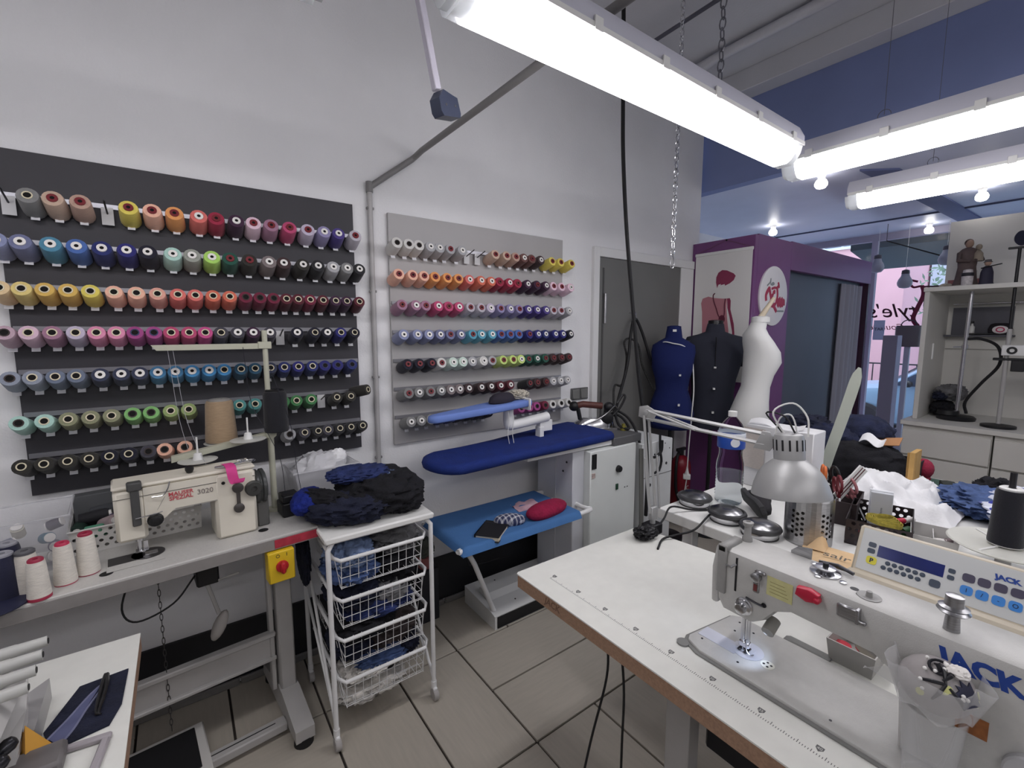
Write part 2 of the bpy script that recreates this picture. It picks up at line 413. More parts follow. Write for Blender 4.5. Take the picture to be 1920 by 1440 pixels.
# conduits
pipe_m = M('grey_conduit', (128, 126, 126), .45)
t = thing('conduit_pipe', 'grey conduit rising up the wall between the thread boards then crossing the room', 'pipe', (.80, YW - .018, 0))
mb = MB(); mb.tube([(0, 0, .32), (0, 0, 2.30)], .0125, 10); mb.build('riser', M('pale_grey_conduit', (176, 174, 174), .45), t)
mb = MB(); mb.tube([(0, 0, 2.30), (.225, -.002, 2.475), (.24, -.02, 2.49), (.245, -.08, 2.50), (.247, -1.25, 2.50), (.28, -4.5, 2.50)], .0145, 12); mb.build('slanting_run', pipe_m, t)
mb = MB(); mb.cyl((0, -.0, 2.275), (0, 0, 2.325), .017, n=12); mb.build('elbow', pipe_m, t)
for z in (.95, 1.37, 1.8, 2.2):
    mb = MB(); mb.box((0, .002, z), (.036, .018, .012), .002); mb.build('clamp', pipe_m, t)
mb = MB(); mb.tube(smoothpath([(3.19, YW - .04, 3.26), (3.19, YW - .04, 3.36), (3.19, YW - .08, 3.46), (3.18, 2.02, 3.50), (3.16, 1.3, 3.505), (3.14, -1.5, 3.505)], 5), .034, 12)
solo('ceiling_pipe', mb, M('pale_ceiling_pipe', (206, 206, 212), .4), 'thick pale pipe curving off the wall and along the ceiling', 'pipe')
mb = MB(); mb.tube([(2.60, 2.288, 3.45), (2.60, 1.6, 3.47), (2.60, -2, 3.47)], .012, 8)
solo('ceiling_conduit', mb, M('dark_conduit', (86, 86, 98), .5), 'thin dark conduit running across under the ceiling', 'pipe')
# wall switches
t = thing('wall_switch', 'double grey wall switch beside the grey door', 'switch', (2.26, YW, 1.165))
mb = MB(); mb.b2((-.082, -.012, -.042), (.082, 0, .042), .003); mb.build('plate', M('dark_grey_plate', (92, 92, 92), .5), t)
for x in (-.04, .04):
    mb = MB(); mb.b2((x - .033, -.02, -.034), (x + .033, -.01, .034), .004); mb.build('rocker', M('grey_rocker', (118, 118, 116), .45), t)

# ------------------------------------------------------------ thread boards, rails and spools
mb = MB(); mb.b2((-.459, YW - .020, 1.018), (.714, YW - .003, 2.205), .001)
solo('thread_board', mb, M('charcoal_board', (58, 57, 62), .6, var=.06, scale=4), 'charcoal wall board that carries seven rails of thread', 'board')
mb = MB(); mb.b2((.888, YW - .020, 1.004), (2.072, YW - .003, 2.194), .001)
o = solo('thread_board', mb, M('silver_board', (172, 170, 170), .5, var=.03, scale=4), 'light grey wall board that carries seven rails of thread', 'board')
C_ = {  # colour words and sRGB
 'gry': ('grey', (112, 112, 112)), 'bei': ('beige', (190, 160, 138)), 'tan': ('tan', (176, 140, 122)), 'yel': ('yellow', (220, 200, 74)),
 'pea': ('peach', (238, 176, 148)), 'org': ('orange', (228, 144, 72)), 'cor': ('coral', (214, 92, 84)), 'cri': ('crimson', (158, 40, 68)),
 'plm': ('dark plum', (58, 28, 56)), 'ppk': ('pale pink', (226, 190, 208)), 'mau': ('mauve', (150, 100, 128)), 'ras': ('raspberry', (176, 44, 92)),
 'lil': ('pale lilac', (184, 172, 196)), 'lav': ('lavender', (126, 118, 164)), 'vio': ('violet', (72, 58, 128)), 'pgl': ('lilac grey', (178, 172, 184)),
 'lbl': ('dusty blue', (120, 128, 168)), 'sla': ('slate blue', (92, 98, 138)), 'tea': ('teal blue', (52, 118, 150)), 'blu': ('blue', (46, 84, 160)),
 'nav': ('navy', (34, 44, 104)), 'ind': ('indigo', (38, 38, 112)), 'bnv': ('black navy', (18, 18, 38)), 'aqu': ('pale aqua', (164, 206, 194)),
 'sag': ('sage grey', (136, 140, 130)), 'lim': ('lime green', (160, 212, 84)), 'dgr': ('dark green', (30, 82, 68)), 'olb': ('olive black', (44, 42, 38)),
 'gbr': ('brown grey', (108, 96, 96)), 'dbr': ('dark brown', (62, 44, 46)), 'blk': ('black', (34, 34, 38)), 'lgr': ('light grey', (158, 158, 162)),
 'crm': ('cream', (222, 190, 140)), 'pye': ('pale yellow', (220, 196, 112)), 'gol': ('gold', (212, 168, 70)), 'pch': ('pink peach', (222, 152, 134)),
 'ora': ('orange red', (206, 88, 62)), 'bur': ('burgundy', (112, 28, 56)), 'mar': ('maroon', (86, 24, 40)), 'dpk': ('dusty pink', (184, 152, 168)),
 'lpk': ('light pink', (212, 176, 196)), 'pnk': ('pink', (222, 128, 168)), 'mag': ('magenta', (150, 44, 116)), 'hpk': ('hot pink', (192, 52, 122)),
 'dgy': ('dark grey', (66, 64, 74)), 'gbl': ('grey blue', (130, 138, 156)), 'sbl': ('steel blue', (88, 100, 124)), 'ngr': ('navy grey', (54, 60, 84)),
 'obl': ('ocean blue', (40, 104, 152)), 'bbl': ('bright blue', (38, 120, 182)), 'dte': ('dark teal', (36, 78, 104)), 'oli': ('olive', (124, 126, 92)),
 'gre': ('green', (112, 176, 92)), 'ogr': ('olive green', (130, 152, 84)), 'tgr': ('sea green', (54, 130, 128)), 'mgr': ('mid green', (62, 122, 72)),
 'wht': ('off white', (206, 204, 200)), 'pmt': ('pale mint', (196, 216, 204)), 'brn': ('brown', (104, 70, 66)), 'tur': ('turquoise', (66, 148, 176)), 'lyl': ('pale lime', (190, 216, 110))}
D_ = {
 1: (2.041, [(-.364, 'gry', 'c'), (-.305, 'bei', 'r'), (-.242, 'tan', 'r'), (-.113, 'yel', 'r'), (-.044, 'pea', 'r'), (.022, 'org', 'r'), (.095, 'cor', 'w'), (.154, 'cri', 'r'), (.219, 'plm', 'w'), (.282, 'ppk', 'r'), (.345, 'mau', 'r'), (.414, 'ras', 'r'), (.49, 'lil', 'r'), (.554, 'lav', 'w'), (.619, 'vio', 'w'), (.693, 'pgl', 'r')]),
 2: (1.891, [(-.448, 'lbl', 'w'), (-.392, 'sla', 'w'), (-.325, 'tea', 'w'), (-.26, 'blu', 'w'), (-.197, 'nav', 'w'), (-.13, 'ind', 'w'), (-.068, 'bnv', 'w'), (.002, 'aqu', 'w'), (.065, 'sag', 'w'), (.13, 'lim', 'w'), (.191, 'dgr', 'r'), (.258, 'olb', 'r'), (.326, 'gbr', 'w'), (.387, 'dbr', 'w'), (.457, 'olb', 'w'), (.523, 'blk', 'w'), (.587, 'lgr', 'w'), (.646, 'gry', 'w'), (.704, 'blk', 'w')]),
 3: (1.741, [(-.452, 'crm', 'c'), (-.405, 'pye', 'c'), (-.349, 'gol', 'c'), (-.296, 'gol', 'c'), (-.237, 'yel', 'c'), (-.173, 'pea', 'c'), (-.116, 'pea', 'c'), (-.051, 'pch', 'c'), (.008, 'cor', 'c'), (.062, 'cor', 'c'), (.122, 'ora', 'c'), (.178, 'ora', 'c'), (.236, 'bur', 'd'), (.285, 'bur', 'd'), (.336, 'bur', 'd'), (.388, 'mar', 'c'), (.434, 'mar', 'c'), (.482, 'bur', 'c'), (.538, 'mar', 'c'), (.592, 'plm', 'c'), (.64, 'plm', 'c'), (.701, 'mar', 'c')]),
 4: (1.597, [(-.455, 'dpk', 'd'), (-.4, 'lpk', 'c'), (-.347, 'mau', 'c'), (-.29, 'lil', 'c'), (-.234, 'pnk', 'c'), (-.181, 'pnk', 'c'), (-.125, 'mag', 'n'), (-.074, 'mag', 'n'), (-.021, 'ras', 'c'), (.032, 'ras', 'c'), (.085, 'hpk', 'c'), (.14, 'dgy', 'c'), (.197, 'dgy', 'w'), (.253, 'plm', 'w'), (.314, 'dgy', 'w'), (.423, 'bnv', 'w'), (.493, 'bnv', 'c'), (.548, 'bnv', 'w'), (.607, 'ind', 'c'), (.67, 'bnv', 'c')]),
 5: (1.447, [(-.459, 'gbl', 'd'), (-.404, 'gbl', 'c'), (-.349, 'sbl', 'c'), (-.296, 'sbl', 'c'), (-.237, 'ngr', 'w'), (-.179, 'ngr', 'w'), (-.127, 'ngr', 'w'), (-.072, 'obl', 'w'), (-.018, 'obl', 'w'), (.037, 'bbl', 'w'), (.088, 'bbl', 'w'), (.142, 'bbl', 'c'), (.202, 'dte', 'c'), (.254, 'dte', 'c'), (.308, 'ngr', 'c'), (.366, 'nav', 'c'), (.422, 'ind', 'c'), (.48, 'nav', 'c'), (.532, 'ind', 'n'), (.591, 'ind', 'n'), (.652, 'nav', 'n')]),
 6: (1.297, [(-.45, 'aqu', 'd'), (-.389, 'aqu', 'c'), (-.331, 'oli', 'c'), (-.275, 'oli', 'c'), (-.216, 'oli', 'c'), (-.156, 'gre', 'd'), (-.102, 'gre', 'd'), (-.04, 'ogr', 'c'), (.015, 'ogr', 'c'), (.185, 'tgr', 'c'), (.243, 'tgr', 'c'), (.354, 'mgr', 'c'), (.406, 'mgr', 'c'), (.468, 'mgr', 'c'), (.58, 'olb', 'c'), (.639, 'olb', 'c')]),
 7: (1.149, [(-.453, 'olb', 'c'), (-.401, 'olb', 'c'), (-.341, 'olb', 'c'), (-.286, 'olb', 'c'), (-.23, 'bnv', 'c'), (-.176, 'bnv', 'c'), (-.122, 'dgy', 'd'), (-.07, 'pea', 'd'), (-.008, 'pea', 'd'), (.37, 'lgr', 'd'), (.429, 'dgy', 'c'), (.486, 'blk', 'c'), (.53, 'dgy', 'c'), (.583, 'blk', 'c'), (.64, 'blk', 'c'), (.691, 'blk', 'c')])}
L_ = {
 1: (2.033, [(.897, 'wht', 'd'), (.958, 'wht', 'd'), (1.012, 'wht', 'd'), (1.074, 'lgr', 'w'), (1.129, 'lgr', 'w'), (1.185, 'lgr', 'r'), (1.259, 'lgr', 'w'), (1.476, 'bei', 'r'), (1.554, 'bei', 'r'), (1.619, 'tan', 'r'), (1.68, 'brn', 'w'), (1.74, 'brn', 'r'), (1.805, 'dbr', 'w'), (1.895, 'yel', 'r'), (1.97, 'yel', 'r'), (2.062, 'yel', 'r')]),
 2: (1.883, [(.901, 'pea', 'r'), (.974, 'pea', 'r'), (1.035, 'pea', 'r'), (1.098, 'org', 'r'), (1.166, 'org', 'r'), (1.237, 'org', 'r'), (1.307, 'cor', 'w'), (1.376, 'ora', 'w'), (1.447, 'ora', 'w'), (1.505, 'cri', 'r'), (1.573, 'cri', 'w'), (1.635, 'cri', 'r'), (1.707, 'plm', 'w'), (1.777, 'plm', 'r'), (1.849, 'plm', 'w'), (1.91, 'ppk', 'r'), (1.981, 'ppk', 'r'), (2.06, 'ppk', 'w')]),
 3: (1.734, [(.913, 'mau', 'r'), (.984, 'mau', 'w'), (1.04, 'mau', 'r'), (1.11, 'ras', 'w'), (1.173, 'ras', 'r'), (1.238, 'ras', 'w'), (1.305, 'pgl', 'r'), (1.374, 'pgl', 'r'), (1.438, 'lil', 'w'), (1.508, 'lav', 'r'), (1.577, 'lav', 'w'), (1.643, 'lav', 'r'), (1.716, 'vio', 'w'), (1.782, 'vio', 'w'), (1.855, 'vio', 'w'), (1.917, 'pgl', 'r'), (1.981, 'pgl', 'r'), (2.049, 'lgr', 'w')]),
 4: (1.586, [(.917, 'lbl', 'w'), (.989, 'lbl', 'w'), (1.052, 'lbl', 'w'), (1.12, 'sla', 'w'), (1.177, 'sla', 'r'), (1.242, 'sla', 'w'), (1.317, 'tur', 'r'), (1.38, 'tur', 'w'), (1.452, 'tur', 'w'), (1.515, 'blu', 'r'), (1.58, 'blu', 'r'), (1.643, 'blu', 'r'), (1.721, 'ind', 'r'), (1.788, 'ind', 'w'), (1.848, 'nav', 'w'), (1.932, 'ind', 'w'), (1.996, 'ind', 'w'), (2.061, 'bnv', 'w')]),
 5: (1.436, [(.936, 'bnv', 'r'), (.997, 'bnv', 'r'), (1.065, 'bnv', 'r'), (1.123, 'wht', 'r'), (1.194, 'pmt', 'w'), (1.257, 'pmt', 'w'), (1.319, 'lgr', 'w'), (1.389, 'wht', 'w'), (1.451, 'lgr', 'r'), (1.526, 'lyl', 'r'), (1.596, 'lyl', 'r'), (1.66, 'lyl', 'w'), (1.717, 'dgr', 'r'), (1.78, 'dgr', 'w'), (1.849, 'dgr', 'r'), (1.92, 'dbr', 'r'), (1.989, 'dbr', 'r'), (2.055, 'dbr', 'r')]),
 6: (1.287, [(.931, 'gry', 'r'), (.99, 'gry', 'w'), (1.06, 'gry', 'r'), (1.117, 'gry', 'w'), (1.175, 'gbr', 'w'), (1.232, 'gbr', 'w'), (1.293, 'dbr', 'w'), (1.374, 'dbr', 'w'), (1.443, 'dbr', 'w'), (1.511, 'mar', 'w'), (1.576, 'mar', 'w'), (1.725, 'blk', 'r'), (1.786, 'dbr', 'r'), (1.855, 'dbr', 'r'), (1.918, 'lgr', 'w'), (1.979, 'lgr', 'w'), (2.039, 'lgr', 'w')]),
 7: (1.137, [(.945, 'gry', 'w'), (1.002, 'gry', 'w'), (1.058, 'gry', 'w'), (1.126, 'nav', 'w'), (1.184, 'nav', 'w'), (1.242, 'bnv', 'w'), (1.305, 'bnv', 'w'), (1.365, 'bnv', 'w'), (1.423, 'bnv', 'w'), (1.661, 'mag', 'd'), (1.724, 'mag', 'd'), (1.783, 'mag', 'd'), (1.85, 'bur', 'd'), (1.916, 'wht', 'd'), (1.985, 'wht', 'd'), (2.056, 'wht', 'd')])}
def pale(c):
    return tuple(v + (255 - v) * .13 for v in c) if sum(c) > 270 else c
def thread_mat(k): return M('thread_' + k, pale(C_[k][1]), .75, var=.08, scale=60, bump=.25, bscale=260, sheen=.15, stretch=(1, 1, 6))
core_mats = {'w': M('white_core', (235, 232, 228), .5), 'r': M('red_core', (118, 36, 44), .55), 'c': M('cream_core', (222, 212, 184), .6), 'n': M('navy_core', (40, 42, 92), .5), 'd': M('dark_core', (58, 46, 44), .6)}
core_words = {'w': 'white', 'r': 'dark red', 'c': 'thin cream', 'n': 'navy', 'd': 'dark hollow'}
hole_m = M('spool_hole', (16, 13, 13), .9)
def spool_mesh(r, L):
    b = MB(); b.lathe([(.012, 0), (r * 1.0, .001), (r * 1.07, .006), (r * 1.05, L * .4), (r * .97, L - .006), (r * .91, L), (.008, L + .001)], 16); return b.mesh('thread')
def ring_mesh(ro, ri, h0, h1):
    b = MB(); b.lathe([(ri, h0), (ro, h0), (ro, h1), (ri, h1), (ri, h0 + .001)], 14, cap=False); return b.mesh('core')
def hole_mesh(r, h):
    b = MB(); b.lathe([(r, h - .006), (r, h)], 10); return b.mesh('core_hole')
BIG = (.0295, .097); MID = (.0265, .092); LB = (.0295, .098)
meshes = {}
for key, (r, L) in (('B', BIG), ('M', MID), ('L', LB)):
    meshes[key] = (spool_mesh(r, L), ring_mesh(.0145, .0062, L - .004, L + .005), hole_mesh(.0065, L + .0035), ring_mesh(.0135, .0100, L - .004, L + .003), hole_mesh(.0102, L + .0015))
peg_me = MB().cyl((0, 0, -.035), (0, 0, .07), .003, n=6).mesh('peg')
clip_me = MB().b2((-.011, -.0005, -.014), (.011, .0005, .004)).mesh('label_clip', False)
clip_m = M('clear_label_clip', (214, 214, 218), .3)
rail_m = M('rail_metal', (150, 150, 156), .35, .6)
def spool(parent_board, key, x, zr, col, core, tilt, label, group):
    t = bpy.data.objects.new('thread_spool', None); COL.objects.link(t); t.empty_display_size = .02
    L = {'B': BIG, 'M': MID, 'L': LB}[key][1]
    a = Vector((0, -math.cos(R(tilt)), math.sin(R(tilt)))); base = Vector((x, 2.17, zr)) - a * L
    jit = random.uniform(-2, 2)
    t.matrix_basis = Matrix.Translation(base) @ Matrix.Rotation(R(90 - tilt), 4, 'X') @ Matrix.Rotation(R(jit), 4, 'Y')
    tag(t, label, 'spool', group)
    ms = meshes[key]
    put('thread', ms[0], thread_mat(col), t)
    if core in 'wr': put('core', ms[1], core_mats[core], t); put('core_hole', ms[2], hole_m, t)
    else: put('core', ms[3], core_mats[core], t); put('core_hole', ms[4], hole_m, t)
    return base
for nm, rows, x0, x1, tiltf in (('charcoal', D_, -.459, .714, lambda r: 19), ('silver', L_, .888, 2.072, lambda r: 16)):
    for r, (zr, sp) in rows.items():
        tilt = tiltf(r)
        rail = thing('spool_rail', '%s metal thread rail counted from the top of the %s board' % (ORD[r], 'charcoal' if nm == 'charcoal' else 'light grey'), 'rail', ((x0 + x1) / 2, YW - .0205, zr))
        mb = MB(); mb.b2((x0 + .005 - (x0 + x1) / 2, -.006, .004), (x1 - .005 - (x0 + x1) / 2, 0, .022), .001); mb.build('bar', rail_m, rail, False)
        order = sp if nm == 'silver' else sp[::-1]
        for i, (x, c, k) in enumerate(order):
            key = 'L' if nm == 'silver' else ('B' if r < 3 else 'M')
            lb = '%s thread spool with %s core, %s rail of %s board, %s from pipe' % (C_[c][0], core_words[k], ORD[r], 'charcoal' if nm == 'charcoal' else 'grey', ORD[i + 1])
            base = spool(None, key, x, zr, c, k, tilt, lb, 'thread spools on the %s board' % nm)
            pm = Matrix.Translation(base - Vector(((x0 + x1) / 2, YW - .0205, zr))) @ Matrix.Rotation(R(90 - tilt), 4, 'X')
            put('peg', peg_me, rail_m, rail, pm)
            if nm == 'charcoal' or r in (1, 7):
                put('label_clip', clip_me, clip_m, rail, Matrix.Translation((x - (x0 + x1) / 2, -.026, -.052)) @ Matrix.Rotation(R(-20), 4, 'X'))
        if nm == 'charcoal' and r in (1, 4, 6) or nm == 'silver' and r == 1:
            for x in {('charcoal', 1): (-.425, -.178), ('charcoal', 4): (.365,), ('charcoal', 6): (.525,), ('silver', 1): (1.33, 1.40)}[nm, r]:
                put('price_card', MB().b2((-.017, -.001, -.05), (.017, .001, .012)).mesh('price_card', False), M('price_card', (206, 206, 208), .5), rail, Matrix.Translation((x - (x0 + x1) / 2, -.02, -.005)))
                put('peg', peg_me, M('dark_peg', (40, 40, 44), .4), rail, Matrix.Translation((x - (x0 + x1) / 2, -.035, -.01)) @ Matrix.Rotation(R(90 - tilt), 4, 'X'))
# one spool hanging loose off the end of the sixth charcoal rail
t = thing('thread_spool', 'black thread spool hanging askew off the end of the sixth charcoal rail', 'spool', (.700, 2.235, 1.283), 0, 'thread spools on the charcoal board')
t.matrix_basis = Matrix.Translation((.665, 2.235, 1.305)) @ Matrix.Rotation(R(72), 4, 'Y') @ Matrix.Rotation(R(50), 4, 'X')
put('thread', meshes['M'][0], thread_mat('olb'), t); put('core', meshes['M'][3], core_mats['c'], t); put('core_hole', meshes['M'][4], hole_m, t)
# ------------------------------------------------------------ sewing table on the left and its zigzag machine
ivory_m = M('ivory_enamel', (222, 216, 202), .35, var=.03, scale=10)
tabtop_m = M('speckled_grey_laminate', (196, 194, 190), .4, var=.05, scale=160)
edge_m = M('grey_edge', (140, 136, 134), .5, var=.05, scale=30)
TR = thing('sewing_table', 'grey sewing table against the thread wall under the ivory sewing machine', 'table', (.385, 1.788, 0), 5.0)
mb = MB(); mb.b2((-1.35, 0, .812), (0, .49, .86), .003); top = mb.build('tabletop', tabtop_m, TR)
mb = MB(); mb.b2((-1.352, -.003, .813), (.002, .001, .852), .001); mb.build('edge_band', edge_m, top)
mb = MB(); mb.b2((-.155, -.0045, .818), (-.004, -.002, .849)); mb.build('red_tape', M('red_tape', (176, 52, 70), .6, var=.3, scale=25), top)
mb = MB(); mb.b2((-.125, .17, .09), (-.065, .23, .812), .006); mb.build('leg', gmetal_m, TR)
mb = MB(); mb.b2((-.150, .20, .12), (-.132, .235, .812), .003); mb.build('cable_channel', gmetal_m, TR)
mb = MB(); mb.prism([(-.03, .03), (.47, .03), (.47, .075), (.25, .13), (.15, .13), (-.03, .078)], -.13, -.06, 'x'); mb.build('foot', gmetal_m, TR)
for y in (.0, .44):
    mb = MB(); mb.cyl((-.095, y, 0), (-.095, y, .032), .036, .034, 18); mb.build('rubber_foot', rubber_m, TR)
mb = MB(); mb.b2((-1.25, .205, .262), (-.13, .225, .378), .004); mb.b2((-1.25, .185, .362), (-.13, .215, .382), .004); mb.b2((-1.25, .19, .258), (-.13, .215, .272), .003); mb.build('cross_beam', gmetal_m, TR)
mb = MB(); mb.b2((-.42, .075, .02), (-.13, .125, .055), .005); mb.build('floor_rail', gmetal_m, TR)
mb = MB(); mb.b2((-.40, .099, .0551), (-.17, .103, .056)); mb.build('rail_slot', black_m, TR)
# treadle
mb = MB(); mb.b2((-.80, .04, .045), (-.385, .30, .062), .005); tr = mb.build('treadle', M('treadle_frame', (206, 204, 200), .45), TR)
mb = MB(); mb.b2((-.775, .065, .0615), (-.415, .278, .067), .004); mb.build('rubber_mat', rubber_m, tr)
# yellow main switch
t = thing('main_switch', 'yellow switch box with a red rotary knob under the table edge', 'switch', (.247, 1.778, .68), 5.0)
mb = MB(); mb.b2((-.044, -.02, .012), (.044, .035, .128), .004); bx_ = mb.build('box', yellow_m, t)
mb = MB(); mb.at((0, -.02, .072), 90); mb.lathe([(.021, 0), (.021, .006), (.016, .008)], 16); mb.at((0, -.036, .072)); mb.box((0, 0, 0), (.017, .022, .044), .006); mb.build('knob', red_m, t)
text('print', 'O    I', .018, ink_m, t, basis((0, -.0205, .112), (1, 0, 0), (0, 0, 1)))
# knee lifter with its hanging chain and cable
t = thing('knee_lifter', 'black motor bracket with a knee lifter rod and grey pad under the table', 'knee lifter', (.02, 1.94, .42), 5.0)
mb = MB(); mb.b2((-.03, -.03, .26), (.04, .06, .392), .006); mb.build('bracket', black_m, t)
mb = MB(); mb.tube([(0, 0, .27), (.03, -.03, .14)], .007, 8); mb.tube([(.02, -.02, .265), (.10, -.05, .285)], .004, 6); mb.tube([(.03, -.03, .14), (.055, -.035, .146)], .004, 6); mb.build('rod', gmetal_m, t)
mb = MB(); mb.at((.028, -.04, .10), 0, 25, 0); mb.ball((0, 0, 0), (.022, .024, .056)); mb.build('pad', M('grey_felt', (160, 156, 152), .9), t)
mb = MB(); chain(mb, (-.135, .02, .39), (-.135, .02, .03 - .30), .022, .0042, .0012); mb.build('lift_chain', M('dark_chain', (84, 82, 82), .45, .7), t)
mb = MB(); mb.tube(smoothpath([(-.20, -.02, .389), (-.235, -.03, .27), (-.2, -.04, .215), (-.1, -.03, .235), (-.03, 0, .30)], 6), .0032, 7); mb.build('cable', rubber_m, t)
mb = MB(); mb.tube(smoothpath([(.15, .0, .39), (.17, -.01, .33), (.2, 0, .315), (.24, 0, .32)], 5), .003, 6); mb.build('cable', rubber_m, t)

# ivory zigzag machine, local axes follow the table; x=0 at needle, arm to the right (+x)
ZM = thing('sewing_machine', 'ivory zigzag sewing machine on the grey table under the charcoal board', 'sewing machine', (-.158, 1.862, .8605), 5.0)
mb = MB()
mb.b2((-.045, -.02, .068), (.035, .105, .238), .010)                       # needle head
mb.prism([(.03, .120), (.06, .108), (.11, .150), (.235, .150), (.235, .238), (.03, .238)], -.105, .02, 'y')
mb.b2((.222, -.022, .0), (.352, .115, .238), .010)                        # pillar
mb.build('body', ivory_m, ZM)
mb = MB(); mb.b2((-.047, -.018, .239), (.354, .11, .252), .005); mb.build('top_cover', ivory_m, ZM)
mb = MB(); mb.b2((-.047, -.0215, .212), (.354, -.0195, .2135)); mb.build('seam', M('seam_shadow', (90, 86, 80), .7), ZM)
mb = MB(); mb.prism([(.11, -.02), (.11, .11), (.23, .11), (.23, -.02)], .147, .1505); mb.build('arm_underside', M('aged_grey_enamel', (160, 156, 148), .4, var=.08, scale=12), ZM)
mb = MB(); mb.b2((-.003, -.034, .120), (.020, -.018, .262), .003); mb.b2((-.010, -.038, .236), (.028, -.006, .264), .004); mb.build('face_bar', M('dark_grey_cast', (74, 74, 74), .45), ZM)
mb = MB(); mb.cyl((.010, .03, .012), (.010, .03, .10), .007, n=12); mb.cyl((.010, .03, .05), (.010, .03, .075), .011, n=12); mb.b2((-.002, .018, .010), (.022, .046, .016), .001); mb.b2((.02, .028, .012), (.032, .032, .045)); mb.build('needle_bar', chrome_m, ZM)
mb = MB(); mb.at((.055, -.02, .126), 90); mb.lathe([(.006, 0), (.022, .001), (.022, .006), (.017, .01), (.016, .022), (.010, .024)], 18); mb.build('tension_dial', black_m, ZM)
mb = MB(); mb.tube([(.005, -.038, .148), (.06, -.034, .150), (.075, -.03, .152)], .0018, 6); mb.tube(smoothpath([(.10, -.024, .246), (.092, -.028, .222), (.078, -.03, .205), (.05, -.03, .206)], 4), .002, 6); mb.tube([(.085, -.024, .20), (.062, -.03, .16)], .0006, 5); mb.build('thread_guide', chrome_m, ZM)
mb = MB(); mb.at((.293, -.022, .105), 90); mb.lathe([(.006, 0), (.017, .001), (.017, .008), (.012, .012)], 16); mb.at(); mb.b2((.287, -.03, .112), (.299, -.024, .178), .003); mb.at((.293, -.022, .180), 90); mb.lathe([(.006, 0), (.018, .001), (.018, .008), (.012, .012)], 16); mb.build('stitch_lever', M('dark_knob', (70, 66, 64), .4), ZM)
mb = MB(); mb.at((.342, -.022, .168), 90); mb.lathe([(.004, 0), (.028, .001), (.028, .014), (.024, .018), (.010, .019), (.009, .014)], 22); mb.build('stitch_dial', M('dark_grey_dial', (62, 62, 60), .45), ZM)
mb = MB(); mb.at((.25, -.022, .206), 90); mb.lathe([(.002, 0), (.006, .001), (.005, .004)], 12); mb.build('oil_hole', black_m, ZM)
mb = MB(); mb.at((.354, .045, .150), 0, 90); mb.lathe([(.02, 0), (.062, .001), (.066, .006), (.066, .014), (.06, .018), (.06, .022), (.066, .026), (.066, .036), (.058, .04), (.01, .041)], 26); mb.build('hand_wheel', M('dark_grey_wheel', (66, 68, 68), .3), ZM)
mb = MB(); mb.b2((.358, .012, .0), (.398, .085, .13), .004); mb.build('belt_guard', M('grey_guard', (92, 92, 90), .5), ZM)
mb = MB(); mb.at((.16, .02, .252)); mb.lathe([(.006, 0), (.009, .002), (.013, .012), (.013, .022), (.008, .026)], 16); mb.build('bobbin_winder', black_m, ZM)
mb = MB(); mb.at((.318, .04, .253)); mb.cyl((0, 0, 0), (0, 0, .010), .006, n=10); mb.box((0, 0, .012), (.028, .008, .004), .001); mb.build('wing_nut', chrome_m, ZM)
red_print = M('red_print', (196, 84, 92), .5)
text('lettering', 'MAUSER', .0185, red_print, ZM, basis((.128, -.0212, .2000), (1, 0, 0), (0, 0, 1)), bold=.0004)
text('lettering', 'SPEZIAL', .0185, red_print, ZM, basis((.128, -.0212, .1850), (1, 0, 0), (0, 0, 1)), bold=.0004)
text('lettering', '3020', .024, M('grey_print', (128, 118, 116), .5), ZM, basis((.196, -.0212, .190), (1, 0, 0), (0, 0, 1)))
mb = MB(); mb.b2((-.075, -.055, .0004), (.070, .055, .0016), .0004); mb.build('bed_plate', tabtop_m, ZM)
mb = MB(); mb.b2((-.072, -.012, .0014), (.015, .05, .0032)); mb.lathe([(.045, .0014), (.045, .0032)], 22, (.03, .022, 0)); mb.build('needle_plate', M('dark_steel_plate', (88, 86, 88), .3, .8), ZM)
mb = MB(); mb.b2((.018, .006, .0032), (.055, .036, .0042), .0003); mb.build('slide_plate', chrome_m, ZM)
mb = MB(); mb.lathe([(.017, .0003), (.017, .0009)], 16, (-.075, -.055, 0)); mb.lathe([(.017, .0003), (.017, .0009)], 16, (.365, -.03, 0)); mb.build('hinge_cutout', black_m, ZM)
# scissors with a pink strap lying on top
t = thing('tape_measure', 'pink tape hanging from a steel clip on top of the ivory sewing machine', 'tape', (.135, 1.885, 1.113), 5.0)
mb = MB()
pth = [(-.025, .03, .010), (-.022, .0, .014), (-.02, -.035, .010), (-.019, -.046, -.008), (-.016, -.049, -.030), (-.010, -.054, -.045), (-.002, -.058, -.042), (.002, -.058, -.03)]
sp_ = smoothpath(pth, 4)
mb.sheet(lambda u, v: sp_[min(len(sp_) - 1, int(round(u * (len(sp_) - 1))))] + Vector(((v - .5) * .032, 0, 0)), len(sp_) - 1, 2, .0015); mb.build('strap', M('pink_webbing', (212, 66, 140), .7), t)
mb = MB(); mb.tube([(-.06, .02, .004), (-.02, .0, .008), (.03, .03, .006)], [.004, .006, .003], 8); mb.tube(smoothpath([(.02, .03, .006), (.05, .05, .006), (.07, .035, .006), (.05, .02, .006), (.02, .03, .006)], 4), .003, 7); mb.build('clip', chrome_m, t)
# power block behind the hand wheel
mb = MB(); mb.at((.335, 1.98, .8605), rz=5); mb.b2((-.05, -.04, 0), (.06, .05, .055), .004); mb.b2((-.045, -.035, .055), (.02, .045, .085), .004)
t = solo('plug_box', mb, black_m, 'black plastic plug box behind the hand wheel of the ivory machine', 'plug box')

